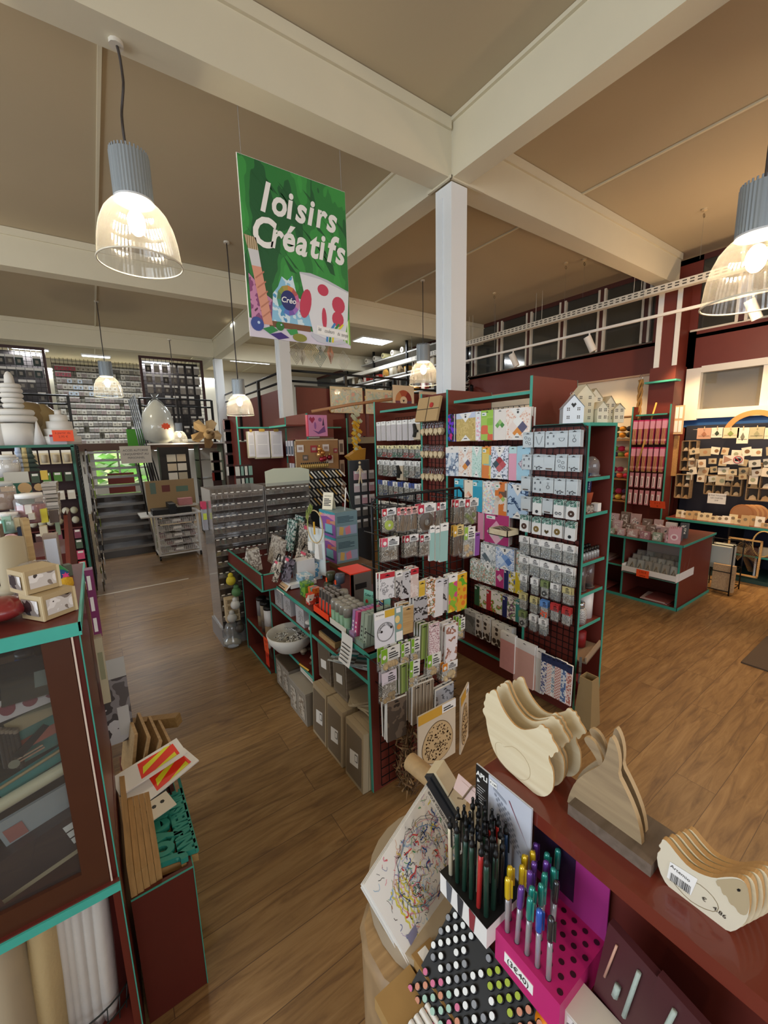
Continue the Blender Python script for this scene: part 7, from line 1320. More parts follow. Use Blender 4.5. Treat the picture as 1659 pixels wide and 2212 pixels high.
cubby(2.26, 2.44, 1.38, 1.80, 2, 3, 'tall brown compartment box of small figures nearest the needle rack'); cubby(2.28, 2.46, .98, 1.32, 2, 2, 'lower brown compartment box of figures beside the needle rack', 6.95); cubby(1.72, 2.12, 1.06, 1.32, 4, 2, 'wide compartment box of figures in the middle of the card wall'); cubby(1.28, 1.66, 1.02, 1.5, 3, 3, 'compartment box of figures at the far right of the card wall')
single(MB().box(6.9, 6.95, 2.46, 2.56, 1.3, 1.88, wood('#b98a50', '#c9a068')), 'wooden_plank', Matrix.Identity(4), 'upright pale wooden plank between needle rack and card wall', 'plank')
b = MB().box(0, .17, 0, .02, 0, .40, mat('#d0b48a')); [b.rect(.015+.05*i, .055+.05*i, .03+.19*j, .19+.19*j, -.002, PAPER) for i in range(3) for j in range(2)]; single(b, 'white_card_display', T(6.85, 2.57, 1.90, FX), 'wooden display of small white cards beside the top of the needle rack', 'display')
R = random.Random(44)
for i in range(34):
    r, k = i//9, i % 9; y = 2.28-.115*k+R.uniform(-.02, .02); z = [1.72, 1.58, 1.46, 1.36][r]-R.uniform(0, .05); w, h = R.uniform(.07, .13), R.uniform(.07, .12); c = ['#e8dfcc', '#d8c8a8', '#f0ead9', '#b9a988', '#cfd0c8'][R.randrange(5)]
    b = MB().box(-w/2, w/2, 0, .01, -h, 0, mat(c, .5)).disc(R.uniform(-.02, .02), -h/2, h*.25, -.001, mat(['#8a6a4a', '#5a5a50', '#b8906a', '#a0a488'][R.randrange(4)]), 9); single(b, 'craft_card', T(6.97+R.uniform(-.02, .05), y, z, FX, 0, R.uniform(-.2, .2)), 'handmade beige card or tag on the card wall, row %s, %s from left' % (ORD[r], ORD[k]), 'card')
b = MB().box(-.10, .10, 0, .004, -.07, .07, PAPER); [b.text(s, .026, 0, .032-.034*j, -.001, BLACK, align='CENTER') for j, s in enumerate(('NE PAS TOUCHER', 'LES CARTES', 'SVP'))]; p = at(1548, 1077, X=6.8); single(b, 'notice_card', T(6.8, p.y, p.z, FX), 'white notice reading NE PAS TOUCHER LES CARTES SVP on the card wall', 'sign')
p = at(1592, 993, X=6.9); b = MB().box(-.15, .07, 0, .005, -.06, .055, mat('#efe9dc')).poly([(-.14, .05), (-.05, 0), (-.14, -.05)], -.001, mat('#b9907a')).tube([(.01+.045*math.cos(a_*PI/10), -.002, .045*math.sin(a_*PI/10)) for a_ in range(20)], .004, mat('#b83040'), 5, True).rect(-.02, .04, -.018, .018, -.002, BLACK).tube([(-.02, -.004, .03), (.04, -.004, -.03)], .004, mat('#b83040'), 5); single(b, 'no_photo_sign', T(6.9, p.y, p.z, FX), 'card with a red crossed out camera symbol on the card wall', 'sign')
for k in range(4): p = at(1608+9*k, 1085+1*k, X=6.85); single(MB().cyl((-.004, 0, 0), (.018, 0, 0), .12, mat('#a9703f' if k == 0 else '#c99a62', .6), 28).cyl((-.008, 0, 0), (-.004, 0, 0), .10, mat('#b07a4a'), 28), 'wooden_disc', T(6.80+.03*k, p.y, .86, .25), 'round wooden slice standing on the card wall counter, %s from front' % ORD[k], 'wooden disc')
for i in range(16):
    y = 2.3-.09*i*.75; h = R.uniform(.06, .14); c = ['#efe6d0', '#e3d2aa', '#c9a878', '#f3ecdc'][R.randrange(4)]; b = MB().box(-.045, .045, 0, .012, 0, h, mat(c)).disc(0, h*.6, .02, -.001, mat('#8a7a60'), 8); single(b, 'counter_card', T(6.66+R.uniform(0, .1), y, .73, FX, -.15), 'small standing card on the teal edged counter, %s from left' % ORD[min(i, 15)], 'card')
a = at(1572, 1160, X=6.55); c = at(1636, 1250, X=6.55); w, h = a.y-c.y, a.z-c.z; t = Proto('screen_frame', 'frame'); b = MB(); WC_ = wood('#c99a58', '#dcb478')
for x0, x1, z0, z1 in ((0, w, h-.02, h), (0, w, 0, .02), (0, .02, 0, h), (w-.02, w, 0, h)): b.box(x0, x1, 0, .02, z0, z1, WC_)
t.add(b, 'frame'); b = MB()
for (bx, bz, a0) in ((w*.9, h*.15, 2.0), (w*.95, h*.5, 2.5), (w*.6, h*.95, 4.2)):
    for k in range(15): u = k/15; sx_, sz_ = bx+.25*u*math.cos(a0), bz+.25*u*math.sin(a0); [b.add([(sx_, .01, sz_), (sx_+.07*math.cos(a0+s*1.0), .008, sz_+.07*math.sin(a0+s*1.0)), (sx_+.07*math.cos(a0+s*1.12), .01, sz_+.07*math.sin(a0+s*1.12))], [(0, 1, 2)], mat('#8a6a3e')) for s in (-1, 1)]
t.add(b, 'palm_leaves'); t.put(T(6.55, a.y, max(.03, c.z), FX, -.08), 'light wooden frame with cut out palm leaves standing on the floor by the card wall')
for i in range(10): b = MB().box(-.06, .06, 0, .05, 0, .07+.02*(i % 3), mat(['#d8c9a8', '#8a8478', '#c9b890', '#6a4a40'][i % 4])); single(b, 'craft_parcel', T(6.72, 2.3-.12*i, .362, FX), 'small boxed craft on the shelf under the card wall counter, %s from left' % ORD[i], 'box')
b = MB(); [b.tube([(.0, .10*math.cos(a_*PI/12), .16+.16*math.sin(a_*PI/12)) for a_ in range(24)], .008, mat('#d0b070'), 6, True) for k in range(1)]; p = at(1650, 1165, X=6.6); single(b, 'rattan_hoop', T(6.6, p.y, .73-.35), 'rattan hoop leaning at the right edge below the card wall', 'hoop')
b = MB().box(-.12, .12, -.12, .12, 0, .02, WHITE); [b.cyl((x, y, .02), (x, y, .42), .012, WHITE, 8) for x in (-.08, .08) for y in (-.08, .08)]; [b.cyl((-.1, -.09, z), (.1, -.09, z+.01), .02, mat(['#e8e4dc', '#b9aa9a', '#8a9a8a'][k % 3]), 8) for k, z in enumerate((.1, .17, .24, .31, .38))]; p = at(1648, 1252, Z=0); single(b, 'white_floor_stand', T(p.x, p.y, 0), 'small white floor stand with reels at the right edge', 'stand')
m0, m1, m2 = at(1600, 1432, Z=0), at(1659, 1388, Z=0), at(1700, 1465, Z=0); b = MB().add([(m0.x, m0.y, .012), (m0.x+.75, m0.y+.0, .012), (m0.x+.75, m0.y-1.2, .012), (m0.x, m0.y-1.2, .012), (m0.x, m0.y, 0), (m0.x+.75, m0.y, 0), (m0.x+.75, m0.y-1.2, 0), (m0.x, m0.y-1.2, 0)], [(3, 2, 1, 0), (0, 1, 5, 4), (3, 0, 4, 7), (1, 2, 6, 5), (2, 3, 7, 6)], mat('#5a4c3e', .95, noise=.15, nscale=120)); single(b, 'door_mat', Matrix.Identity(4), 'flat brown mat on the wooden floor at the right edge', 'mat')
p = at(1340, 725, X=7.45); single(MB().box(7.44, 7.5, p.y-.17, p.y+.2, 3.36, 3.75, mat('#a98c62')), 'cardboard_sheet', Matrix.Identity(4), 'square of cardboard behind the dark upper window', 'cardboard')
b = MB(); R = random.Random(9)
for k in range(30): b.add([(R.uniform(-.12, .12), -.02, -.05*k*.6), (R.uniform(-.12, .12), -.03, -.05*k*.6-.05), (R.uniform(-.1, .1), -.02, -.05*k*.6-.02)], [(0, 1, 2)], mat(['#8a6a4a', '#d8d0c0', '#6a5a48'][k % 3]))
p = at(1018, 800, X=7.3); single(b, 'hanging_garland', T(7.2, p.y, p.z, FX), 'ragged hanging garland on the wall just right of the white column', 'garland')

# ================================================================== FOREGROUND RIGHT: PEN COUNTER
ZL = 1.22; RG = mat('#6f2c20', .28, coat=.4, noise=.05)
pc = thing('pen_counter', 'dark red pen counter with a raised ledge in the right foreground', 'counter', (.6, .1, 0))
def pp(mb, name, M=None, label=None):
    o = link(name, mb.mesh(name)); o.parent = pc; o.matrix_parent_inverse = pc.matrix_world.inverted()
    if M is not None: o.matrix_world = M
    if label: o['label'] = label
    return o
b = MB().box(.588, .715, -.5, .51, ZL-.028, ZL, RG).box(.59, .594, -.5, .51, ZL-.0285, ZL-.024, mat('#8a4a38', .4)).box(.715, .72, -.5, .51, ZL-.06, ZL-.004, mat('#3a1c18')); pp(b, 'ledge')
pp(MB().box(.645, .665, -.5, .50, 0, ZL-.028, REDD), 'back_panel'); pp(MB().box(.505, .645, -.5, .44, .93, .95, REDD), 'shelf'); pp(MB().box(.36, .47, -.5, .44, .68, .70, REDD), 'lower_shelf'); pp(MB().box(.345, .36, -.5, .50, 0, .845, REDD), 'front_panel'); pp(MB().box(.335, .66, .44, .455, 0, .80, REDD), 'end_panel')
def outl(pts, X, ox, oy, s): return [(-(q := at(ox+x/s, oy+y/s, X=X)).y, q.z) for x, y in pts]
def smooth(pts, n=2):
    for _ in range(n):
        r = []
        for i in range(len(pts)):
            a, b = pts[i], pts[(i+1) % len(pts)]; r += [(a[0]*.75+b[0]*.25, a[1]*.75+b[1]*.25), (a[0]*.25+b[0]*.75, a[1]*.25+b[1]*.75)]
        pts = r
    return pts
EDGE = mat('#c49a62', .6)
hen = [(826, 740), (836, 726), (850, 736), (856, 716), (876, 708), (892, 722), (902, 760), (932, 830), (970, 890), (1010, 935), (1055, 960), (1110, 955), (1150, 945), (1160, 926), (1180, 930), (1190, 948), (1212, 952), (1216, 978), (1232, 990), (1236, 1020), (1262, 1055), (1280, 1100), (1252, 1098), (1240, 1128), (1226, 1132), (1216, 1110), (1214, 1150), (1240, 1200), (1246, 1270), (1240, 1330), (1215, 1362), (1180, 1373), (1135, 1358), (1075, 1305), (1000, 1240), (930, 1170), (880, 1095), (850, 1010), (833, 930), (828, 880), (810, 850), (808, 826), (822, 816), (812, 790), (826, 770)]
X0 = .622; P2 = smooth(outl(hen, X0, 760, 1250, 2.86), 1)
zmin = min(p[1] for p in P2); P2 = [(x, z+(ZL-zmin)) for x, z in P2]
wing = smooth(outl([(885, 1020), (900, 1008), (925, 1015), (940, 1040), (960, 1036), (1000, 1035), (1060, 1090), (1100, 1160), (1105, 1220), (1080, 1248), (1030, 1240), (960, 1180), (905, 1120), (888, 1060)], X0, 760, 1250, 2.86), 1)
def ring(b, pts, y, m, t=.0006):
    n = len(pts); cx = sum(p[0] for p in pts)/n; cz = sum(p[1] for p in pts)/n
    v = []; 
    for x, z in pts:
        l = math.hypot(x-cx, z-cz) or 1; v += [(x, y, z), (x-(x-cx)/l*t, y, z-(z-cz)/l*t)]
    b.add(v, [(2*i, (2*i+2) % (2*n), (2*i+3) % (2*n), 2*i+1) for i in range(n)], m)
for i, (dx, dy, lean) in enumerate(((0, 0, 0), (.038, .002, 0), (.050, .004, 0), (.084, -.004, 0))):
    b = MB().prism(P2, 0, .004, BIRCH, EDGE); 
    if i == 0: ring(b, wing, -.0004, mat('#b09a70'))
    single(b, 'hen_board', T(X0+dx, dy, 0, FX), 'pale plywood hen shaped board on the red ledge, %s' % ['the front one with a drawn wing', 'second from the front', 'third from the front', 'the one at the back'][i], 'ornament')
# rabbit holder
rab = [(215, 835), (230, 770), (270, 690), (330, 640), (410, 600), (440, 578), (462, 520), (475, 450), (490, 405), (515, 440), (538, 510), (546, 590), (536, 655), (580, 740), (630, 850), (668, 960), (688, 1080), (684, 1200), (560, 1115), (400, 1003), (290, 925)]
ear = [(440, 578), (425, 520), (390, 450), (345, 412), (318, 420), (330, 455), (365, 500), (400, 560), (412, 600)]
X1 = .655; WR = wood('#8f7a5e', '#ab9573', 5); q = Proto('rabbit_holder', 'ornament')
for k, (dx, dy) in enumerate(((0, 0), (.028, -.006))):
    pr_ = smooth(outl(rab, X1, 1150, 1450, 2.904), 1); pe = smooth(outl(ear, X1, 1150, 1450, 2.904), 1)
    b = MB().prism(pr_, dx, dx+.010, WR, mat('#c2a67c', .6)); b.prism([(x, z) for x, z in pe], dx+.002, dx+.009, WR, mat('#c2a67c', .6))
    if k == 0:
        g_ = outl([(300, 880), (318, 868), (338, 880), (348, 930), (345, 945)], X1, 1150, 1450, 2.904); ring(b, g_+[(g_[-1][0]-.0004, g_[-1][1])], -.0004, mat('#6b5b44'), .001)
    q.add(b, 'rabbit_shape', T(X1, -dy, 0, FX))
y0, y1 = at(1386, 1901, Z=ZL+.02).y, at(1203, 1760, Z=ZL+.02).y
q.add(MB().box(.632, .722, y0, y1, ZL, ZL+.022, wood('#5f5244', '#75665a', 5)), 'base')
q.put(Matrix.Identity(4), 'brown wooden rabbit holder on a dark base, middle of the red ledge')
# sheep boards
shp = [(1085, 432), (1078, 455), (1062, 470), (1080, 490), (1052, 515), (1064, 600), (1110, 690), (1200, 768), (1330, 862), (1440, 942), (1500, 925), (1548, 872), (1560, 800), (1556, 740), (1546, 690), (1520, 655), (1480, 640), (1420, 640), (1370, 648), (1300, 628), (1230, 590), (1170, 525), (1112, 448)]
X2 = .640; ps = smooth(outl(shp, X2, 1000, 1640, 2.517), 1)
for k in range(5):
    b = MB().prism(ps, 0, .009, mat('#dcd3bc', .6, noise=.04) if k == 0 else BIRCH, EDGE)
    if k == 0:
        b.poly(smooth(outl([(1372, 655), (1385, 690), (1400, 690), (1412, 735), (1435, 740), (1450, 785), (1480, 800), (1500, 838), (1535, 850), (1552, 830), (1560, 770), (1550, 700), (1525, 662), (1480, 648), (1420, 652)], X2, 1000, 1640, 2.517), 1), -.0006, mat('#b7a685')).poly(outl([(1490, 705), (1500, 700), (1512, 708), (1508, 718), (1495, 716)], X2, 1000, 1640, 2.517), -.0012, BLACK)
        b.poly(outl([(1128, 555), (1278, 650), (1240, 738), (1110, 640)], X2, 1000, 1640, 2.517), -.0008, PAPER)
        R = random.Random(1)
        for j in range(26):
            t = j/26; w_ = R.choice((.25, .5, .7))/26
            def L(u, v): return (1132+(1243-1132)*u+(-8)*v, 612+(692-612)*u+42*v)
            b.poly(outl([L(t, 0), L(t+w_, 0), L(t+w_, 1), L(t, 1)], X2, 1000, 1640, 2.517), -.0014, BLACK)
        for v, n_ in ((562, 'Artemio'), ): 
            a_ = outl([(1128, 580)], X2, 1000, 1640, 2.517)[0]; b.text(n_, .0075, a_[0], a_[1], -.0014, BLACK, rot=-.12)
        a_ = outl([(1296, 756)], X2, 1000, 1640, 2.517)[0]; b.text('€   4.86', .009, a_[0], a_[1], -.001, BLACK, rot=-.15)
        ring(b, smooth(outl([(1130, 655), (1180, 640), (1270, 665), (1350, 730), (1396, 800), (1380, 835), (1300, 810), (1220, 760)], X2, 1000, 1640, 2.517), 1), -.0006, mat('#8d7d5e'), .0008)
    single(b, 'sheep_board', T(X2+.0125*k, -.004*k, 0, FX), 'sheep shaped wooden board on the red ledge, %s' % ['front one with barcode sticker', 'second in stack', 'third in stack', 'fourth in stack', 'backmost in stack'][k], 'ornament')
# pink gel pen display
PK = mat('#c32370', .45, noise=.05); x0, x1, y0, y1, zt = .492, .632, .262, .388, 1.03
b = MB().box(x0, x1, y0, y1, .965, zt, PK); gd = thing('gel_pen_display', 'hot pink cardboard display block with rows of round holes for gel pens', 'display', (x0, y0, .965))
dpart(b, 'block', gd); dpart(MB().box(x1-.003, x1, y0, y1+.02, zt, 1.185, mat('#9c2a78', .5)).box(x1-.004, x1-.003, y0+.06, y1+.02, zt+.02, 1.18, mat('#2a1838', .4)), 'back_flap', gd)
hb = MB(); NX, NY = 7, 6
HX = [x0+.014+.0185*i for i in range(NX)]; HY = [y0+.013+.0205*j for j in range(NY)]
for i, hx in enumerate(HX):
    for j, hy in enumerate(HY):
        yy = hy+(.010 if i % 2 else 0)-.004
        n = 12; hb.add([(hx+.0048*math.cos(2*PI*k/n), yy+.0048*math.sin(2*PI*k/n), zt+.0006) for k in range(n)], [list(range(n))], mat('#3a0a1e'))
dpart(hb, 'holes', gd)
lb = MB(); lb.M = T(x0, y0+.075, .985, FX); lb.box(-.03, .028, -.001, 0, 0, .020, PAPER).text('(3€40)', .016, -.024, .005, -.0018, BLACK); dpart(lb, 'price_label', gd)
gp2 = {}
for c, nm in (('#e3c01f', 'yellow'), ('#6b3fa0', 'violet'), ('#1f8f83', 'teal'), ('#2f63c9', 'blue'), ('#2b2b30', 'black')):
    q = Proto('gel_pen', 'pen'); q.add(MB().lathe([(.0042, 0), (.0042, .10)], glass('#d9d2d6', .7, .1), n=12).cyl((0, 0, .004), (0, 0, .098), .0022, mat(c if c != '#e3c01f' else '#a58a70'), 8), 'barrel')
    cpm = mat(c, .2, .25, coat=1); q.add(MB().lathe([(.0052, .086), (.0056, .09), (.0056, .122), (.0045, .128), (.001, .130)], cpm, n=14).box(-.0015, .0015, -.0085, -.0055, .088, .124, cpm), 'cap'); gp2[nm] = q
PENS = [(0, 5, 'yellow'), (1, 5, 'yellow'), (2, 5, 'yellow'), (3, 5, 'yellow'), (4, 5, 'yellow'), (0, 4, 'violet'), (2, 4, 'violet'), (3, 4, 'violet'), (4, 4, 'violet'), (5, 5, 'violet'), (0, 3, 'teal'), (1, 3, 'teal'), (2, 3, 'teal'), (3, 3, 'teal'), (4, 3, 'teal'), (5, 4, 'teal'), (6, 4, 'teal'), (0, 2, 'blue'), (0, 1, 'black'), (3, 2, 'black')]
for i, j, c in PENS:
    yy = HY[j]+(.010 if i % 2 else 0)-.004; gp2[c].put(T(HX[i], yy, zt-.012, random.random()*2, random.uniform(-.03, .03), random.uniform(-.03, .03)), '%s capped gel pen in pink display, %s from aisle, %s row from right' % (c, ORD[i], ORD[j]))
# APLI mechanical pencil display
ax0, ax1, ay0, ay1, az = .468, .575, .388, .508, 1.05
ad = thing('pencil_display', 'black and white display box with an upright APLI card holding mechanical pencils', 'display', (ax0, ay0, .95))
b = MB().box(ax0, ax1, ay0, ay1, az-.045, az, mat('#e9e7e3')).box(ax0-.001, ax1, ay0-.001, ay1, az, az+.0015, BLACK).box(ax0+.05, ax1, ay0+.01, ay1-.01, .95, az-.045, mat('#222224')); b.M = T(ax0, ay1, az-.045, FX)
for k in range(3): b.poly([(.02+.03*k, .002), (.03+.03*k, .002), (.034+.03*k, .042), (.018+.03*k, .044)], -.001, mat(['#555a63', '#2f3138', '#8a2f38'][k]))
dpart(b, 'box', ad)
b = MB(); b.M = T(ax1+.004, .517, -.004, FX)
b.box(0, .135, 0, .003, 1.05, 1.235, mat('#c9cdd8', .5)).rect(0, .034, 1.05, 1.235, -.0008, BLACK).rect(.034, .135, 1.05, 1.235, -.0008, mat('#c6cad6'))
b.text('APLI', .0155, .002, 1.212, -.0014, WHITE, bold=.0006).poly([(.004, 1.196), (.012, 1.200), (.005, 1.206)], -.0014, WHITE); 
for k in range(7): b.rect(.005, .026-.004*(k % 3), 1.188-.006*k, 1.190-.006*k, -.0014, mat('#b9b9b9'))
for k in range(9):
    for j in range(5): x = .05+.004*k+.008*j; z = 1.205-.009*k-.004*j; b.poly([(x, z), (x+.005, z-.002), (x+.005, z-.007), (x, z-.005)], -.0014, mat('#8d92a0'))
b.poly([(.046, 1.216), (.078, 1.206), (.080, 1.200), (.047, 1.210)], -.0016, mat('#9a9fac')).poly([(.084, 1.215), (.087, 1.214), (.132, 1.145), (.129, 1.150)], -.002, mat('#8f2f45')).rect(.038, .056, 1.216, 1.228, -.002, PAPER).text('€ 3.80', .006, .039, 1.220, -.0026, BLACK)
dpart(b, 'backboard', ad)
pcil = {}
for c, nm in (('#d9cdb0', 'cream'), ('#1f4033', 'dark green'), ('#1f3a5c', 'navy'), ('#c33230', 'red'), ('#1c1c1e', 'black')):
    q = Proto('mechanical_pencil', 'pencil'); q.add(MB().lathe([(.004, 0), (.0043, .09), (.0043, .105)], mat(c, .35), n=10), 'barrel'); q.add(MB().lathe([(.0046, .105), (.0046, .112), (.0025, .114), (.0025, .124), (.003, .125), (.001, .128)], BLACK, n=10).box(-.001, .001, -.007, -.005, .07, .108, BLACK).box(-.001, .001, -.007, -.003, .104, .108, BLACK), 'clip'); pcil[nm] = q
seq = ['cream', 'cream', 'black', 'cream', 'cream', 'dark green', 'dark green', 'navy', 'cream', 'dark green', 'dark green', 'cream', 'navy', 'navy', 'dark green', 'dark green', 'cream', 'dark green', 'red', 'red', 'red', 'dark green', 'black', 'cream', 'navy', 'dark green', 'dark green', 'black']
for k, c in enumerate(seq):
    i, j = k % 5, k//5; pcil[c].put(T(ax0+.014+.019*i, ay1-.016-.018*j, az-.004, random.random()*2-1, random.uniform(-.03, .03), random.uniform(-.03, .03), 1.12), '%s mechanical pencil in black display box, %s from aisle, %s row from left' % (c, ORD[i], ORD[j]))
# double ended marker rack: marker ends face the customer
mr = thing('marker_rack', 'black sloping rack packed with markers showing round coloured ends', 'rack', (.40, .35, .75))
d0 = Vector((.365, 0, .845)); d1 = Vector((.495, 0, .955)); sl = (d1-d0).normalized(); nrm = Vector((-sl.z, 0, sl.x))
b = MB(); b.add([(.362, -.06, .70), (.50, -.06, .70), (.50, -.06, .957), (.362, -.06, .84), (.362, .50, .70), (.50, .50, .70), (.50, .50, .957), (.362, .50, .84)], [(0, 1, 2, 3), (7, 6, 5, 4), (3, 2, 6, 7), (0, 3, 7, 4), (1, 5, 6, 2)], mat('#0c0c0e', .5)); dpart(b, 'rack_body', mr)
mk = {}
for c in ('#e8ecec', '#9fb52f', '#d9c9c4', '#c9876a', '#ef7d1f', '#d06a90', '#8b8f96', '#4a4e55', '#9fc4b4'):
    mb = MB().lathe([(.0066, -.04), (.0066, .003), (.0052, .0035)], mat('#111113', .3), n=10).cyl((0, 0, .0035), (0, 0, .005), .0050, mat(c, .4), 10); mk[c] = mb.mesh('marker')
rows_, cols_ = 13, 22; R = random.Random(11)
for r in range(rows_):
    for c_ in range(cols_):
        t = (r+.5)/rows_; y = .485-.0215*c_+(.010 if r % 2 else 0); p = d0.lerp(d1, t)
        col = '#e8ecec' if t > .45 else '#4a4e55'
        if R.random() < .25: col = '#8b8f96'
        if t > .75 and 4 < c_ < 8: col = '#9fb52f'
        if t < .5 and c_ < 5: col = R.choice(['#c9876a', '#d06a90', '#9fc4b4'])
        if t > .8 and 8 <= c_ < 13: col = '#c9876a'
        if c_ > 14: col = R.choice(['#ef7d1f', '#ef7d1f', '#e8ecec', '#4a4e55'])
        if R.random() < .14: continue
        o = link('marker', mk[col]); zz = nrm; yy = Vector((0, 1, 0)); xx = yy.cross(zz)
        M = Matrix.Identity(4)
        for a in range(3): M[a][0], M[a][1], M[a][2], M[a][3] = xx[a], yy[a], zz[a], (p.x, y, p.z)[a]
        o.matrix_world = M
        cn_ = {'#e8ecec': 'white', '#9fb52f': 'lime', '#d9c9c4': 'beige', '#c9876a': 'terracotta', '#ef7d1f': 'orange', '#d06a90': 'pink', '#8b8f96': 'grey', '#4a4e55': 'dark grey', '#9fc4b4': 'pale green'}[col]
        tag(o, '%s ended marker in sloping rack, %s row up, %s from left' % (cn_, ORD[r], ORD[c_]), 'marker', 'markers in the sloping rack')
# practice paper pad
Pa, Pb, Pd = at(790, 1910, Z=1.0), at(930, 1692, Z=1.04), at(892, 2090, Z=.85)
ux = (Pb-Pa).normalized(); uy = (Pa-Pd).normalized(); uz = ux.cross(uy).normalized(); uy = uz.cross(ux)
M = Matrix.Identity(4)
for a in range(3): M[a][0], M[a][1], M[a][2], M[a][3] = ux[a], uy[a], uz[a], Pd[a]
M = M @ Matrix.Scale(.886, 4)
q = Proto('practice_pad', 'paper pad'); b = MB(); R = random.Random(3)
for k in range(14): dx, dy = R.uniform(-.004, .004), R.uniform(-.004, .004)-.0006*k; b.box(dx, .297+dx, dy, .206+dy, -.0022*k-.0014, -.0022*k, PAPER)
q.add(b, 'sheets'); s_ = MB()
def stroke(pts, w, m, z):
    v = []; n = len(pts)
    for i in range(n):
        x, y = pts[i]; x2, y2 = pts[min(i+1, n-1)]; x1_, y1_ = pts[max(i-1, 0)]; dx, dy = x2-x1_, y2-y1_; l = math.hypot(dx, dy) or 1
        v += [(x-dy/l*w, y+dx/l*w, z), (x+dy/l*w, y-dx/l*w, z)]
    s_.add(v, [(2*i, 2*i+1, 2*i+3, 2*i+2) for i in range(n-1)], m)
CL = ['#1a1a20', '#1a1a20', '#2a4f9a', '#8fb0d8', '#c9b8d8', '#d84a4a', '#5fa070', '#e8a0b0', '#e0d060', '#7a7a82', '#9fc4e0', '#d8b090', '#1a1a20']
for k in range(420):
    cx, cy = R.uniform(.02, .28), R.uniform(.015, .195)
    if k < 180: a = R.random()*6.28; r_ = R.random()**.5; cx, cy = .155+.10*r_*math.cos(a), .105+.07*r_*math.sin(a)
    a = R.random()*6.28; ln = R.uniform(.004, .022); pts = [(cx, cy)]
    for j in range(6): a += R.uniform(-1.2, 1.2); cx += ln/4*math.cos(a); cy += ln/4*math.sin(a); pts.append((min(.294, max(.003, cx)), min(.203, max(.003, cy))))
    c = R.choice(CL); stroke(pts, R.choice([.0004, .0006, .0009, .0016 if c != '#1a1a20' else .0005]), mat(c, .7), .0004+k*2e-6)
for (cx, cy, rx, ry, c, w, wob) in ((.15, .105, .105, .078, '#d88aa0', .0005, 0), (.16, .108, .098, .074, '#1a1a20', .0004, .007), (.165, .106, .102, .08, '#1a1a20', .0004, .006), (.15, .105, .09, .07, '#6f9fd0', .0006, .002), (.19, .14, .014, .008, '#1a1a20', .0005, 0), (.10, .085, .012, .008, '#1a1a20', .0006, .002), (.10, .085, .016, .012, '#d84a4a', .0006, .001)):
    stroke([(cx+(rx+wob*math.sin(9*t*.21))*math.cos(t*.21), cy+(ry+wob*math.cos(11*t*.21))*math.sin(t*.21)) for t in range(31)], w, mat(c, .7), .0015)
for k in range(5): stroke([(.04+.012*k+.004*(j % 2), .05+.01*j) for j in range(10)], .0022, mat('#e3d85a', .7), .0003)
s_.add([(.16, .012, .0013), (.19, .004, .0013), (.20, .022, .0013), (.168, .034, .0013)], [(0, 1, 2, 3)], mat('#2f9a4f', .6)).add([(.02, .03, .0012), (.05, .028, .0012), (.055, .045, .0012), (.022, .05, .0012)], [(0, 1, 2, 3)], mat('#8a88a8', .7))
q.add(s_, 'scribbles'); t_ = MB(); t_.M = Matrix.Rotation(-PI/2, 4, 'X') @ Matrix.Identity(4)
t_ = MB(); t_.M = Matrix(((0, 0, 1, .272), (-1, 0, 0, .190), (0, -1, 0, .0018), (0, 0, 0, 1)))
t_.box(-.012, .178, -.0002, .0004, -.004, .013, PAPER).text('©POUR VOS ESSAIS DE CRAYONS', .0098, -.008, 0, -.0008, BLACK, bold=.0002); q.add(t_, 'printed_strip')
q.add(MB().box(.283, .305, -.01, .215, .0005, .004, mat('#22252a', .4)), 'clip_strip'); q.put(M, 'pad of white practice paper covered in coloured scribbles beside the pens')
b = MB(); pts = []
for k in range(28):
    a = 2*PI*k/28; pts.append((.57+.185*math.cos(a), .60+.185*math.sin(a)))
v = [(x, y, z) for z in (.832, .875) for x, y in pts]; b.add(v, [(k, (k+1) % 28, (k+1) % 28+28, k+28) for k in range(28)], mat('#a8977f', .6), True); b.add(v, [list(range(28, 56)), list(range(28))[::-1]], mat('#b8a78c', .6))
single(b, 'round_box', T(0, 0, 0), 'round beige box under the practice pad', 'box')
ws = MB(); pr2 = smooth([(.345, .455), (.66, .455), (.66, .71), (.345, .71)], 2); n = len(pr2)
v = [(x+(0.004 if z < .8 else 0), y, z) for z in (0, .79, .82) for x, y in pr2] + [(.50+(x-.50)*.93, .58+(y-.58)*.93, .83) for x, y in pr2]
ws.add(v, [(k+r*n, (k+1) % n+r*n, (k+1) % n+(r+1)*n, k+(r+1)*n) for r in range(3) for k in range(n)], wood('#8f7452', '#b0916a', 5, (3, 3, 1)), True); ws.add(v, [list(range(3*n, 4*n))], wood('#a5855c', '#c4a274', 5))
single(ws, 'wooden_stool', T(0, 0, 0), 'weathered rounded wooden stool at the left end of the pen counter', 'stool')
b = MB().box(0, .05, 0, .24, 0, .04, mat('#d9c8a4', .6)).box(-.012, 0, 0, .24, 0, .03, mat('#23262a')).tube([(-.01, .06, .041), (.05, .06, .042)], .0015, mat('#5a4632'), 5).tube([(-.01, .17, .041), (.05, .17, .042)], .0015, mat('#5a4632'), 5)
p = at(1000, 1775, Z=1.03); single(b, 'wooden_block', M @ T(.318, -.02, -.02, 0, 0, 0, 1), 'cream wooden block tied with string behind the practice pad', 'block')
b = MB().cyl((0, 0, 0), (0, .30, .0), .026, mat('#b39468', .7, noise=.15, nscale=80), 16).cyl((0, .0, 0), (0, -.001, 0), .02, mat('#8a6f4a'), 16); single(b, 'cork_roll', T(.70, .56, .95, .1), 'light brown roll with a string band lying behind the wooden block', 'roll')
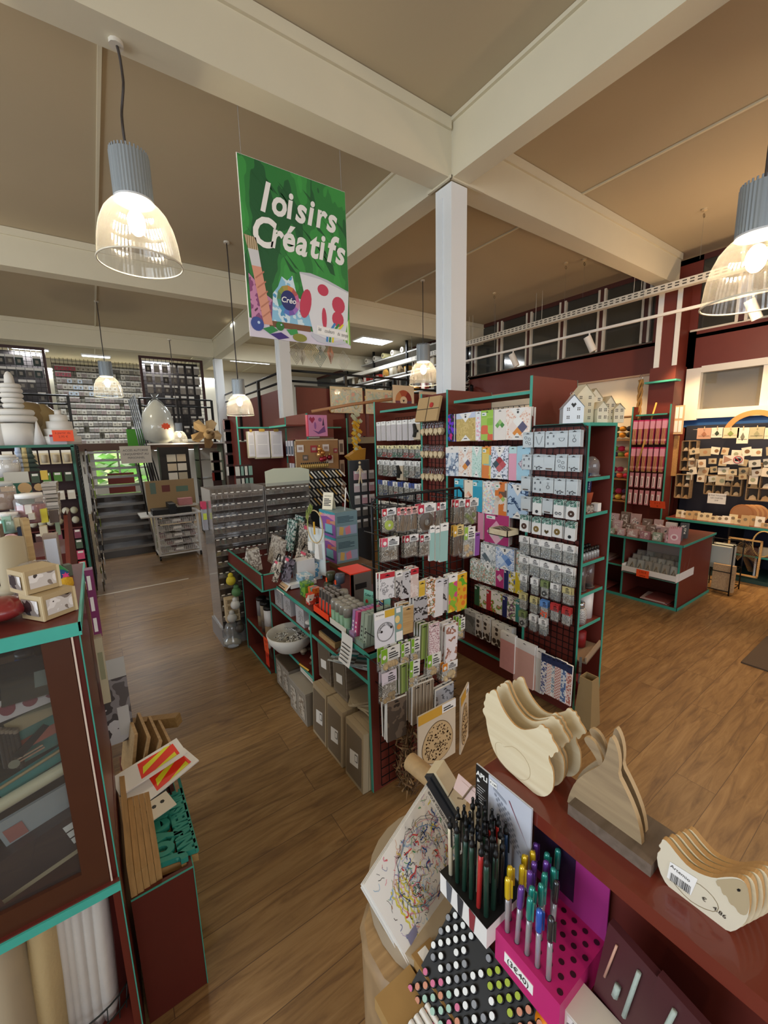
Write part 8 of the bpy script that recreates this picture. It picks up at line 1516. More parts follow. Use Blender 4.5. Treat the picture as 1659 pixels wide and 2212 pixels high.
b = MB().tube([(-.006, -.02+.012*k, .03*math.sin(k*1.3)) for k in range(5)], .002, mat('#7a6245'), 5).box(-.002, .0, -.05, .05, -.018, .018, mat('#d8b9b0')).box(-.003, -.002, -.035, .035, -.01, .01, pat(['#d8b9b0', '#7a6468'], 'stripes', 60, stretch=(.01, .01, 1))); single(b, 'paper_tag', T(.63, .575, 1.08, 0, 0, .5), 'pale pink paper tag tied to the brown roll', 'tag')
# kraft boxes of markers, bottom left
b = MB().box(0, .085, 0, .15, 0, .03, mat('#a98650', .7)).box(.012, .075, .012, .085, .03, .0305, mat('#3a352e')); q = Proto('marker_box', 'box'); q.add(b, 'carton'); c = MB()
for k in range(5): c.cyl((.02+.013*k, .014, .032), (.02+.013*k, .083, .032), .006, WHITE, 10).cyl((.02+.013*k, .014, .033), (.02+.013*k, .035, .033), .0062, mat(['#f0f0f0', '#c8242c', '#e8c820', '#3a86c8', '#2a2a2a'][k], .4), 10)
q.add(c, 'markers'); q.put(T(.315, .375, .83, 0, .0), 'kraft box with a window showing white, red, yellow and blue markers')
b = MB().box(0, .05, 0, .16, 0, .035, mat('#a07c48', .7)); b.M = Matrix(((0, 0, -1, .030), (1, 0, 0, .02), (0, -1, 0, .0352), (0, 0, 0, 1))); b.text('Ceramic Multi Marker', .012, 0, 0, -.0006, BLACK); b.M = Matrix.Identity(4); b.box(.012, .032, .125, .155, .035, .0356, PAPER).box(.036, .05, .01, .05, .035, .0355, BLACK)
single(b, 'marker_carton', T(.405, .365, .845), 'closed kraft carton lettered Ceramic Multi Marker beside the window box', 'box')
b = MB().box(.30, .36, -.5, .50, .79, .81, REDD); pp(b, 'outer_shelf')
# maroon sketching packs under the ledge
for i, (y, w_) in enumerate(((.245, .072), (.17, .078))):
    q = Proto('sketching_pack', 'craft pack'); h_ = .17
    b = MB().box(-w_/2, w_/2, 0, .012, 0, h_, mat('#4a2228', .4)); g_ = mat('#a9b8b0', .5, bump=.4, nscale=200)
    if i == 1:
        b.text('KRÄFTIGER', .0125, -w_/2+.004, .028, -.001, mat('#d9a98f')).text('BLEISCHRE', .0125, -w_/2+.004, .014, -.001, mat('#d9a98f'))
        b.rect(.0, .022, .085, .105, -.0022, PAPER).text('3.75', .008, .003, .090, -.0028, BLACK)
    b.tube([(-.02 if i else .012, -.004, .045), (-.012 if i else .016, -.004, .15)], .0035, g_, 6).tube([(-.024 if not i else .02, -.003, .07), (-.018 if not i else .024, -.003, .15)], .002, mat('#c99a86'), 6).tube([(-.005 if not i else .004, -.004, .06), (-.004 if not i else .006, -.004, .085)], .005, g_, 6)
    q.add(b, 'card')
    q.put(T(.565-.01*i, y-.03, .985, FX-.1, 0, .10), 'maroon sketching set pack under the ledge, %s' % ['the one next to the pink display', 'the one with a white price sticker'][i])
b = MB().box(0, .055, -.16, 0, 0, .05, mat('#ded9cc', .4)); b.M = T(0, 0, 0, FX); b.rect(.004, .15, .008, .046, -.0006, pat(['#e8e6e0', '#e8e6e0', '#2b2b2b', '#e8e6e0'], 'blobs', 90)); single(b, 'white_carton', T(.508, .262, .955), 'small white carton with sketched print in front of the maroon packs', 'box')
for k in range(5):
    b = MB().cyl((0, 0, 0), (-.09, -.02, -.035), .009, mat('#2f2d28', .35), 10); single(b, 'dark_marker', T(.50, .24-.024*k, .945), 'thick dark marker lying below the white carton, %s from the left' % ORD[k], 'marker')
b = MB().lathe([(.012, 0), (.0125, .03), (.004, .035)], mat('#ef8a1a', .35)); single(b, 'orange_marker', T(.50, .30, .945, 0, 1.2), 'orange marker cap sticking out of the rack below the pink display', 'marker')
b = MB().box(-.03, .03, 0, .003, 0, .09, mat('#d8dce0')).rect(-.02, .02, .02, .075, -.001, mat('#b9c82a')); single(b, 'lime_pack', T(.565, .075, .985, FX), 'white and lime green pack at the far right under the ledge', 'craft pack')

# ================================================================== LEFT: DISPLAY CASE, SIDE BOX, THREAD GONDOLA
CYF, CT, CB = 1.2, 1.487, .745
dc = thing('display_case', 'tall dark red display case with bright teal edges and clear front at the left foreground', 'display case', (-.5, 1.2, 0)); BRN = mat('#4a2716', .35, noise=.1)
dpart(MB().box(-1.1, -.08, CYF, 1.85, CT-.022, CT-.002, REDD).box(-1.1, -.075, CYF-.006, CYF, CT-.032, CT, TEALB).box(-.08, -.074, CYF-.006, 1.85, CT-.022, CT, TEALB), 'top_board', dc)
dpart(MB().box(-.10, -.082, CYF+.01, 1.83, 0, CT-.022, mat('#5f1f17', .35)).box(-.082, -.079, CYF, CYF+.004, 0, CT-.03, TEAL), 'side_panel', dc)
dpart(MB().box(-.155, -.10, CYF, CYF+.025, CB, CT-.03, BRN).box(-.098, -.094, CYF-.002, CYF, CB, CT-.03, mat('#d8c8b8')).box(-1.1, -.155, CYF+.001, CYF+.024, CB, CB+.06, BRN), 'door_frame', dc)
dpart(MB().box(-1.1, -.155, CYF+.012, CYF+.015, CB+.06, CT-.03, glass('#eef0ef', .03, .02, 'clear_front')), 'front_pane', dc)
dpart(MB().box(-1.1, -.08, CYF-.01, 1.83, CB-.03, CB, REDD).box(-1.1, -.078, CYF-.016, CYF-.01, CB-.028, CB-.004, TEALB), 'middle_board', dc); dpart(MB().box(-1.1, -.1, 1.8, 1.83, 0, CT-.03, mat('#2a1512')), 'back_panel', dc)
for z in (1.24, 1.06, .90): dpart(MB().box(-1.1, -.12, CYF+.12, 1.8, z-.01, z, glass('#dfe8e4', .06, .04)), 'glass_shelf', dc)
def cx(px, py, Y): p = at(px, py, Y=Y); return p.x, p.z
def incase(name, px, py, Y, mb, label, cat, **k): x, z = cx(px, py, Y); return single(mb, name, T(x, Y, z, **k), label, cat)
L = lambda w, h, m, d=.01: MB().box(-w/2, w/2, 0, d, -h/2, h/2, m)
incase('blue_jar', 58, 1446, 1.42, MB().lathe([(.022, 0), (.024, .03), (.018, .04)], mat('#2a3f7a', .3, coat=1)).lathe([(.02, .04), (.02, .055), (.001, .056)], mat('#3a4048', .3)), 'small blue paint jar on the upper shelf of the glass fronted case', 'jar')
for i, (px, py, w, h, c, wd) in enumerate(((40, 1408, .10, .07, '#5a3d28', 'dark brown'), (103, 1400, .06, .05, '#8a6a60', 'pinkish brown'), (75, 1400, .04, .03, '#8a7440', 'ochre'), (12, 1400, .07, .05, '#8f9490', 'grey'))): incase('craft_block', px, py, 1.5, L(w, h, mat(c), .06), '%s block on the top shelf of the case' % wd, 'block')
incase('glossy_bag', 95, 1455, 1.33, MB().box(-.085, .085, 0, .02, -.055, .05, mat('#23282a', .15, coat=1, bump=.5, nscale=30)).rect(-.02, .06, -.03, .01, -.001, mat('#7d8a86', .3)), 'black glossy plastic bag behind the clear front of the case', 'bag', rx=-.6)
incase('poppy_card', 65, 1512, 1.32, (lambda b: [b.disc(-.045+.045*k, .0, .016, -.001, mat('#7d2430', .4), 14) for k in range(3)] and b)(L(.16, .05, mat('#c9bfbf'))), 'pale card with three dark red poppies inside the case', 'card', ry=-.15, rx=-.4)
for i, (px, py, c) in enumerate(((95, 1558, '#3f7d72'), (88, 1585, '#b5573a'), (92, 1610, '#3f7d72'), (80, 1545, '#a8946c'))): incase('coloured_card', px, py, 1.34, L(.13, .035, mat(c, .4, noise=.1)), '%s strip card in the middle of the case, %s' % (['teal', 'orange', 'lower teal', 'tan'][i], ORD[i]), 'card', ry=-.25, rx=-.3)
incase('white_pot', 152, 1570, 1.30, MB().lathe([(.027, 0), (.03, .012), (.026, .02)], mat('#cfe0e4', .3)).lathe([(.012, .02), (.012, .032), (.001, .033)], mat('#dfeaec', .3)), 'small white lidded pot at the right of the case', 'pot')
for k in range(5): incase('dark_brush', 6+9*k, 1620, 1.32, MB().cyl((0, 0, -.05), (0, 0, .05), .006, mat('#3a322c'), 8).cyl((0, 0, .05), (0, 0, .06), .007, mat('#8a7a68'), 8), 'dark brush standing in the case, %s from left' % ORD[k], 'brush')
incase('metal_scissors', 66, 1630, 1.31, MB().box(-.03, .03, 0, .003, -.004, .0, mat('#d8b8a8', .2, .8)).box(-.03, .03, 0, .003, .004, .008, mat('#d8c8b8', .2, .8)).disc(-.035, 0, .012, -.001, mat('#8a8a78'), 12), 'shiny metal tool lying in the case', 'tool', ry=-.3)
incase('black_ribbon', 65, 1598, 1.30, MB().prism([(-.04, -.03), (.03, .03), (.04, .02), (-.02, -.04)], 0, .003, BLACK), 'black diagonal strap in the case', 'strap')
incase('cream_candle', 85, 1690, 1.28, MB().cyl((-.13, 0, 0), (.06, 0, 0), .016, mat('#d8d2b4', .3, coat=.6), 14).cyl((.06, 0, 0), (.09, 0, 0), .014, FILM, 12, .004), 'long cream candle wrapped in film in the case', 'candle', ry=-.28)
incase('teal_wrapper', 95, 1652, 1.30, L(.20, .035, mat('#3f8f8c', .2, coat=1)), 'teal glossy wrapper above the cream candle', 'packet', ry=-.35)
incase('thin_stick', 60, 1665, 1.29, MB().cyl((-.1, 0, 0), (.1, 0, 0), .004, mat('#a8946c'), 6), 'thin wooden stick above the cream candle', 'stick', ry=-.35)
incase('grey_sheet', 85, 1765, 1.30, L(.16, .09, mat('#a9b0b4', .4)).rect(-.07, .06, -.04, -.035, -.001, mat('#6a3a4a')).rect(-.07, -.03, -.02, .02, -.002, mat('#b0706a')), 'grey printed sheet with a pink patch in the lower part of the case', 'sheet', ry=-.25)
incase('blue_sheet', 90, 1800, 1.31, L(.18, .03, mat('#5f9cb0', .4)), 'blue edged sheet under the grey printed sheet', 'sheet', ry=-.3)
incase('game_box', 105, 1835, 1.26, (lambda b: [b.rect(.045+.0*k, .07, -.03+.022*k, -.012+.022*k, -.001, PAPER) for k in range(3)] and b)(L(.24, .10, mat('#3b2f33', .3), .05).rect(-.12, .12, -.062, -.05, -.001, mat('#b9a98a'))), 'dark long box with small white symbols at the bottom of the case', 'box', ry=-.28)
# canvas rolls and plastic bags below
CV = mat('#b9a274', .8, bump=.6, nscale=120); PB = mat('#c9c6c0', .18, coat=1, bump=1.0, nscale=22)
def softroll(px, w, zt, m, label, name, cat, tilt=.0, Y=1.32):
    x = at(px, 2080, Y=Y).x; b = MB(); pr2 = [(w*.8, 0), (w, .04), (w*1.02, zt*.5), (w*.9, zt*.9), (w*.5, zt), (.001, zt*1.01)]; b.lathe(pr2, m, (0, 0, 0), 14, True, 1, 1.6); return single(b, name, T(x, Y, .22, 0, 0, tilt), label, cat)
softroll(92, .042, .47, CV, 'thick rolled cream canvas in the lower bay of the left case', 'canvas_roll', 'canvas', .05); softroll(20, .05, .44, mat('#a8987c', .8), 'flat beige bag at the far left of the lower bay', 'canvas_bag', 'bag'); softroll(55, .012, .45, mat('#a8642a', .5), 'orange edged thin folder between the canvas rolls', 'folder', 'folder', .06); softroll(42, .012, .42, mat('#2a3456', .6), 'dark blue fabric edge between the bags', 'cloth', 'cloth')
for i, (px, w, zt) in enumerate(((133, .016, .45), (150, .016, .46), (172, .02, .48), (196, .022, .50), (222, .026, .49))): softroll(px, w, zt, PB, 'clear plastic bag with a white roll in the lower bay, %s from left' % ORD[i], 'plastic_bag', 'bag', .04, 1.30)
wb = MB()
for k in range(9): a = PI*(.1+.8*k/8); wb.tube([(-.24+.14*math.cos(a), 1.30-.07*math.sin(a), .30), (-.24+.12*math.cos(a), 1.30-.05*math.sin(a), .14)], .002, mat('#1d2320'), 4)
for z in (.30, .25, .20): wb.tube([(-.24+.14*math.cos(PI*(.05+.9*k/12)), 1.30-.07*math.sin(PI*(.05+.9*k/12)), z) for k in range(13)], .0025, mat('#1d2320'), 4)
single(wb, 'wire_basket', Matrix.Identity(4), 'dark wire basket front at the bottom of the lower bay', 'basket')
single(MB().box(-1.1, -.1, 1.2, 1.8, .19, .21, REDD), 'bay_floor', Matrix.Identity(4), 'dark red floor board of the lower bay', 'board')
# side box
sb_ = thing('side_box', 'plain dark red box with teal edges standing against the left case', 'box', (-.07, 1.345, 0)); dpart(MB().box(-.07, .11, 1.345, 1.36, 0, .50, mat('#5a1d16', .45, noise=.08)).box(.095, .11, 1.36, 2.15, 0, .50, REDD).box(-.07, .095, 1.36, 2.15, .44, .455, mat('#6f2c24')).box(.11, .113, 1.343, 2.15, 0, .502, TEAL).box(-.07, .11, 1.342, 1.345, .497, .502, TEAL), 'panel', sb_)
for k in range(5): single(MB().box(0, .017, 0, .46, 0, .12, wood('#a5814e', '#bd9660', 12, (12, 1, 1))), 'tan_lath', T(-.068+.018*k, 1.35+.004*k, .502 if k == 0 else .458), 'tan wooden strip in the row on the side box, %s from left' % ORD[k], 'strip')
jw = MB(); jw.M = Matrix(((0, 0, -1, .075), (1, 0, 0, 1.385), (0, -1, 0, .575), (0, 0, 0, 1))); TT = mat('#2f8f80', .5)
jw.text('ANNIVERSAIRE', .075, 0, -.055, 0, TT, bold=.004, sx=.62, ext=.010).box(-.01, .37, -.01, .0, -.062, -.052, TT).text('Joyeux', .14, .0, .01, 0, TT, shear=.25, bold=.005, sx=.8, ext=.010)
jw.tube([(.0, 0, .0), (.05, 0, .03), (.12, 0, -.01), (.2, 0, .0), (.28, 0, .01), (.36, 0, -.0)], .008, TT, 6)
w2 = MB(); w2.M = jw.M.copy(); w2.M[2][3] = .548; w2.text('ANNIVERSAIRE', .075, 0, -.055, 0, mat('#b08a58'), bold=.004, sx=.62, ext=.014).text('Joyeux', .14, .0, .01, 0, mat('#b08a58'), shear=.25, bold=.005, sx=.8, ext=.014)
q = Proto('birthday_sign', 'letter sign'); q.add(jw, 'teal_letters'); q.add(w2, 'wooden_backing'); q.put(T(0, 0, -.062), 'teal wooden lettering Joyeux ANNIVERSAIRE lying on the side box')
for i, (px, py, rz) in enumerate(((325, 1655, .22), (352, 1680, .38))):
    p = at(px, py, Z=.62-.04*i); b = MB().box(-.11, .11, -.045, .045, 0, .006, mat('#efeee9', .3, coat=.6)); 
    for k, (c, pts) in enumerate((('#f0351f', [(-.04, -.035), (.09, -.03), (.09, .03), (-.03, .035)]), ('#e6e62a', [(-.02, .01), (.06, .035), (.08, .03), (-.03, -.02)]), ('#e6e62a', [(.0, -.035), (.08, -.01), (.08, -.03)]))): b.add([(x, y, .0066+.0004*k) for x, y in pts], [list(range(len(pts)))], mat(c, .4))
    single(b, 'kite_pack', T(p.x, p.y, p.z, rz, .15, -.1, 1.15), 'bright red and yellow kite pack lying on the side box, %s one' % ['upper', 'lower'][i], 'toy pack')
p = at(333, 1745, Z=.56); b = MB().box(-.06, .06, -.05, .05, 0, .004, mat('#e0dac8')).box(-.06, .06, .035, .05, .004, .005, BLACK); [b.cyl((x, 0, .004), (x, 0, .005), .008, BLACK, 6) for x in (-.03, 0, .03)]; single(b, 'tally_card', T(p.x, p.y, .56, .3, .1), 'cream card with black symbols between the kites and the lettering', 'card')
for i in range(4): b = MB().box(-.006, .006, -.11, .11, 0, .26-.02*i, wood('#a08054', '#bb9a6a')); single(b, 'wooden_board', T(-.05+.028*i, 1.98-.02*i, .458, .1, 0, .18+.08*i), 'narrow wooden board leaning in the side box, %s from left' % ORD[i], 'board')
b = MB().box(-.02, .02, -.16, .16, 0, .05, wood('#8a6a3c', '#a5824e')).box(-.03, .03, .1, .11, .0, .09, wood('#8a6a3c', '#a5824e')); single(b, 'wooden_bracket', T(.06, 2.10, .58, .9, -.15), 'brown wooden bracket lying across the far end of the side box', 'bracket')
prop('printed_carton', 205, 292, 1478, 1592, 1.98, .2, mat('#8a8a8c', .4), 'grey box printed with a photograph and a label standing beyond the side box', 'box', 0, lambda b, w, h: b.rect(-w/2, w/2, 0, h, -.001, pat(['#cfcfd2', '#4f4b4c', '#8d8a8c', '#5f5b5c'], 'blobs', 9)).rect(w*.05, w*.42, h*.1, h*.55, -.002, mat('#cfcfcc')))
b = MB().box(-.073, -.05, 1.66, 1.70, 1.26, 1.50, mat('#7a2a5f', .35)); [b.rect(-.069, -.059, 1.28+.075*k, 1.33+.075*k, 1.659, PAPER) for k in range(3)]; single(b, 'purple_pack', Matrix.Identity(4), 'purple pack with white windows hanging on the side of the left case', 'craft pack')
b = MB().box(-.074, -.052, 1.62, 1.66, 1.03, 1.27, mat('#b9b193', .3, coat=.5)).rect(-.07, -.056, 1.12, 1.22, 1.619, mat('#8f9070')); single(b, 'clear_bag_pack', Matrix.Identity(4), 'pale clear pack hanging below the purple pack', 'craft pack')
# things on top of the case
PHO = pat(['#2a2426', '#8a8078', '#d8d4d0', '#f0eeec', '#4a4442'], 'blobs', 16, rough=.3)
def photocube(x, y, z, s, h, rz, label):
    t = thing('photo_box', label, 'photo box', (x, y, z), rz); b = MB().box(-s/2, s/2, -s/2, s/2, 0, h, mat('#b9a47c', .6)); [b.box(sx_*s/2-.005*(sx_ > 0)-.0, sx_*s/2+.005*(sx_ < 0)+.001*sx_, -s/2-.002, -s/2, 0, h, mat('#d8c8a0')) for sx_ in (-1, 1)]; link('box', b.mesh('box'), t)
    link('photo', MB().rect(-s/2+.01, s/2-.01, .012, h-.012, -s/2-.0025, PHO).mesh('photo'), t); c = MB(); c.M = Matrix.Rotation(-PI/2, 4, 'Z'); c.rect(-s/2+.01, s/2-.01, .012, h-.012, -s/2-.0025, PHO); link('photo', c.mesh('photo'), t); c = MB(); c.M = Matrix.Rotation(PI/2, 4, 'Z'); c.rect(-s/2+.01, s/2-.01, .012, h-.012, -s/2-.0025, PHO); link('photo', c.mesh('photo'), t)
p = at(105, 1343, Z=CT); photocube(p.x-.0, p.y+.062, CT, .080, .064, .62, 'cream framed photo box with black and white pictures, the lower one on the left case'); photocube(p.x-.022, p.y+.085, CT+.066, .076, .058, .5, 'smaller brown photo box with black and white pictures stacked on the lower one')
p = at(20, 1345, Z=CT); single(MB().ball((0, 0, .03), .062, mat('#8e3030', .3, coat=.4), 16, .45), 'red_shell_box', T(p.x-.02, p.y+.03, CT), 'dark red carved shell shaped box at the left front edge of the case', 'box')
q = Proto('glass_cloche', 'glass dome'); q.add(MB().lathe([(.075, 0), (.078, .05), (.07, .09), (.045, .12), (.001, .13)], glass('#ffffff', .2, .02, 'glass'), n=28), 'dome'); mbx = MB(); R = random.Random(5); [mbx.ball((R.uniform(-.05, .05), R.uniform(-.05, .05), .005), .008, mat(['#c98a5a', '#d8b48a', '#a86a40'][k % 3], .4, .3), 6) for k in range(30)]; q.add(mbx, 'shavings'); q.put(T(-.185, 1.56, CT, 0, 0, 0, .72), 'clear glass dome with copper shavings behind the photo boxes')
def onY(px, pyb, Y): p = at(px, pyb, Y=Y); return p
prop('tan_carton', 48, 86, 1122, 1254, 1.67, .05, wood('#a88a58', '#c0a26c'), 'tall tan paper covered box standing behind the glass dome', 'box', .25)
prop('white_picture', 90, 138, 1158, 1250, 1.70, .05, wood('#8a7a6c', '#a8988a'), 'box frame with a plain white picture standing on the case', 'frame', .0, lambda b, w, h: b.rect(-w*.42, w*.42, h*.06, h*.92, -.002, mat('#d3dcea', .4)))
prop('small_green_box', 138, 160, 1222, 1252, 1.68, .03, mat('#5a6450'), 'small grey green box at the right edge of the case', 'box', .3)
p = at(135, 1262, Z=CT+.0); t = thing('crochet_cactus', 'yellow crocheted cactus with a pink flower beside the photo boxes', 'ornament', (-.112, 1.52, CT)); t.scale = (.7, .7, .7); link('body', MB().lathe([(.018, 0), (.024, .02), (.022, .045), (.001, .055)], mat('#d8a82a', .9, bump=1, nscale=150)).mesh('body'), t); link('flower', MB().prism([(.014*(1 if i % 2 else .5)*math.cos(i*PI/6), .06+.014*(1 if i % 2 else .5)*math.sin(i*PI/6)) for i in range(12)], -.004, .004, mat('#e0408a')).mesh('flower'), t)
single(MB().ball((0, 0, .02), .02, mat('#2a5fa0', .8), 8).prism([(-.02, .03), (0, .055), (.02, .03)], -.003, .003, mat('#3a9a5a')), 'blue_figure', T(-.13, 1.62, CT), 'small blue felt figure behind the yellow cactus', 'figure')
b = MB(); 
for k in range(5): b.box(-.09+.02*k, -.02+.02*k, -.03, .03, 0, .16+.03*(k % 3), wood('#7a6a58', '#9a8a78'))
p = at(12, 1300, Y=1.75); single(b, 'driftwood_stand', T(p.x-.03, 1.70, CT), 'rough grey driftwood ornament at the left edge on the case', 'ornament'); 
single(MB().lathe([(.02, 0), (.02, .03), (.001, .05)], mat('#c8304a')).ball((0, 0, .055), .024, mat('#e0b0c0', .4), 10), 'pink_pompom_jar', T(at(33, 1215, Y=1.9).x, 1.9, CT+.05), 'jar with a pale pink ball and a red base behind the dome', 'jar')
single(MB().lathe([(.05, 0), (.05, .015), (.035, .02), (.035, .16), (.001, .17)], mat('#b0a488', .6)), 'candle_holder', T(at(45, 1310, Y=1.6).x, 1.6, CT), 'round beige holder standing behind the photo boxes', 'candle holder')
# intermediate counter with jars
ic = thing('notions_counter', 'dark red stepped counter of jars and trays between the case and the thread gondola', 'counter', (-1, 2.6, 0)); dpart(MB().box(-1.6, -.20, 2.65, 3.5, 0, 1.14, REDD).box(-1.6, -.20, 3.0, 3.5, 1.14, 1.30, REDD), 'body', ic); dpart(MB().add([(-.2, 2.65, 1.14), (-.2, 3.5, 1.14), (-.2, 3.5, 1.5), (-.2, 3.2, 1.5), (-.18, 2.65, 1.14), (-.18, 3.5, 1.14), (-.18, 3.5, 1.5), (-.18, 3.2, 1.5)], [(0, 3, 2, 1), (4, 5, 6, 7), (0, 4, 7, 3)], RED), 'end_panel', ic)
prop('marble_panel', 6, 76, 1021, 1112, 3.15, .02, pat(['#b9b5a8', '#c9c5ba', '#d4d1c8'], 'blobs', 3, coat=0), 'pale marble patterned panel behind the green board', 'panel')
prop('green_board', 16, 76, 1045, 1098, 3.0, .01, mat('#15503c', .5), 'dark green board with rings and wooden pieces', 'board', 0, lambda b, w, h: [b.rect(w*.0-.08, w*0-.02, h*.72, h*.9, -.002, MDF), b.disc(.02, h*.8, .03, -.002, MDF, 14), b.disc(.08, h*.8, .022, -.002, MDF, 8)] + [b.tube([(x_+r_*math.cos(k*PI/8), -.003, z_*h+r_*math.sin(k*PI/8)) for k in range(16)], .002, STEEL, 4, True) for x_, z_, r_ in ((-.05, .5, .03), (.01, .5, .02), (.05, .5, .018), (-.04, .2, .026), (.08, .5, .012))])
for i, (x0, x1, yt, yb) in enumerate(((88, 122, 1045, 1066), (90, 126, 1070, 1092), (100, 128, 1093, 1112), (103, 128, 1100, 1128))):
    for k in range(3): prop('clear_tray', x0+k*2, x1, yt+k*(yb-yt)/3, yt+(k+1)*(yb-yt)/3-1, 2.95+.02*i, .18, [mat('#b9b2a6', .3, coat=.5), mat('#a59c8e', .3), mat('#d0cac0', .3)][k], 'stacked clear tray of beads, stack %s, %s from top' % (ORD[i], ORD[k]), 'tray')
def jar(px, pyb, Y, r, h, fill, lid, label): p = at(px, pyb, Y=Y); t = thing('storage_jar', label, 'jar', (p.x, Y, p.z)); link('contents', MB().lathe([(r*.9, .003), (r*.93, h*.6), (.001, h*.62)], fill).mesh('contents'), t); link('glass', MB().lathe([(r*.8, 0), (r, .01), (r, h*.8), (r*.8, h*.88)], glass('#ffffff', .25, .03, 'glass')).mesh('glass'), t); link('lid', MB().lathe([(r*.86, h*.86), (r*.86, h), (.001, h)], lid).mesh('lid'), t)
jar(72, 1128, 2.75, .065, .15, mat('#8a2430', .5), WHITE, 'large jar of dark red beads with white lid'); jar(18, 1030, 3.3, .06, .13, mat('#c9c9c6'), mat('#d8d8d4'), 'clear jar with pale lid high on the left'); jar(8, 1100, 2.8, .06, .14, mat('#8a6a4a'), mat('#c9d0d0'), 'jar of brown beads at the left edge'); jar(22, 1150, 2.7, .05, .10, mat('#a8d0c0'), WHITE, 'small mint jar with white lid'); jar(25, 1020, 3.35, .05, .09, mat('#e0e0dc'), WHITE, 'white topped jar beside the little trees')
for i, (x0, x1, yt, yb, Y, c, wd, nm) in enumerate(((85, 105, 1100, 1128, 2.7, '#d9cc3a', 'yellow', 'label_card'), (52, 70, 1092, 1110, 2.68, '#e8e4da', 'white', 'label_card'), (60, 76, 1110, 1122, 2.66, '#cfc6b4', 'beige', 'label_card'), (2, 25, 1113, 1130, 2.66, '#9fd0bc', 'mint', 'gift_box'), (2, 12, 1125, 1150, 2.62, '#7fbda8', 'green', 'gift_box'), (28, 45, 1120, 1145, 2.66, '#d8c8a0', 'cream', 'gift_box'), (48, 62, 1118, 1140, 2.68, '#23262e', 'black', 'gift_box'), (84, 104, 1138, 1158, 2.64, '#d8ccb0', 'tan', 'gift_box'), (36, 52, 1140, 1165, 2.62, '#1f2a40', 'navy', 'gift_box'), (104, 128, 1104, 1128, 2.72, '#5a4a42', 'brown', 'gift_box'), (86, 104, 1017, 1036, 3.05, '#c9a93a', 'yellow', 'spool'), (118, 132, 1128, 1155, 2.9, '#8a9a7c', 'grey green', 'gift_box'))): prop(nm, x0, x1, yt, yb, Y, .04, mat(c, .5), '%s %s among the jars on the stepped counter' % (wd, nm.replace('_', ' ')), 'box' if 'box' in nm else 'card')
for i, (px, c) in enumerate(((46, '#a9b8d0'), (70, '#3a4a44'), (60, '#b8a878'))):
    p = at(px, 1018, Y=3.4); b = MB(); [b.lathe([(.045*(1-k/5)+.008, 0), (.012, .035)], mat(c, .8), (0, 0, .028*k), 8) for k in range(5)]; single(b, 'mini_tree', T(p.x, 3.4, p.z), 'miniature %s tree on top of the stepped counter' % ['silver blue', 'dark green', 'straw coloured'][i], 'ornament')
# thread gondola
tg = thing('thread_gondola', 'dark gondola with green edges carrying thread cones at the left', 'shelving', (-1, 6.28, 0)); GE = mat('#2f6f5c', .5)
dpart(MB().box(-2.2, -.19, 6.28, 6.7, 1.94, 1.965, REDD).box(-2.2, -.185, 6.27, 6.28, 1.935, 1.967, GE), 'top_board', tg); dpart(MB().box(-.215, -.195, 6.28, 7.15, 0, 1.95, mat('#3a201c')).box(-.22, -.19, 6.27, 6.28, 0, 1.95, GE).box(-.22, -.19, 7.15, 7.17, 0, 1.95, GE), 'side_panel', tg); dpart(MB().box(-2.2, -.22, 6.6, 6.62, 0, 1.94, mat('#3a1814')), 'back_panel', tg)
for z in (1.35, .95, .6, .25): dpart(MB().box(-2.2, -.22, 6.3, 6.6, z-.015, z, REDD), 'shelf', tg)
dpart(grid(0, .85, .1, 1.95, .05, .006), 'wire_grid', tg, None, T(-.17, 6.29, 0, PI/2))
R = random.Random(15)
q = Proto('thread_cone_card', 'thread card'); q.add(MB().box(-.045, .045, 0, .006, -.16, 0, mat('#d8c8a0')).rect(-.045, .045, -.03, 0, -.001, mat('#efe8d8')), 'card'); q.add(MB().lathe([(.026, -.14), (.026, -.05), (.001, -.05)], mat('#b8ad96', .8), (0, -.02, 0), 12), 'cone')
for k in range(11): q.put(T(-.27-.105*k, 6.22, 1.90), 'beige thread cone card, %s from right in the thread gondola top row' % ORD[k])
for r, (z, cs, w) in enumerate(((1.64, ['#4a7a2a', '#3a4a34', '#7a8a7a', '#2a3040'], .09), (1.42, ['#c9c0ae', '#8a7a68', '#e0d8c8'], .09), (1.22, ['#c9c4b0', '#a8a68c', '#dcdac8'], .07), (1.1, ['#c4c0ac', '#b4b09a'], .07), (.93, ['#9a7a2a', '#5a3a34', '#7a3a4a'], .08), (.8, ['#4a5a44', '#6a4a5a'], .08), (.66, ['#b83a5a', '#c84a6a'], .09), (.52, ['#c83a3a', '#8a7a4a'], .09), (.38, ['#5a4a44', '#4a3a38'], .08), (.26, ['#a88a54', '#8a6a3a'], .07))):
    for k in range(9):
        c = cs[R.randrange(len(cs))]; b = MB().box(-w*.42, w*.42, 0, .04, -.11, 0, mat(c, .6)).rect(-w*.3, w*.3, -.03, -.005, -.001, mat('#e0dccf')) if r not in (2, 3) else MB().ball((0, .02, -.05), .04, mat(c, .85), 10, 1.1)
        single(b, 'yarn_ball' if r in (2, 3) else 'thread_pack', T(-.28-w*1.15*k, 6.24, z), '%s on thread gondola, %s row below cones, %s from right' % ('pale cotton ball' if r in (2, 3) else 'small thread pack', ORD[r], ORD[k]), 'yarn' if r in (2, 3) else 'craft pack')
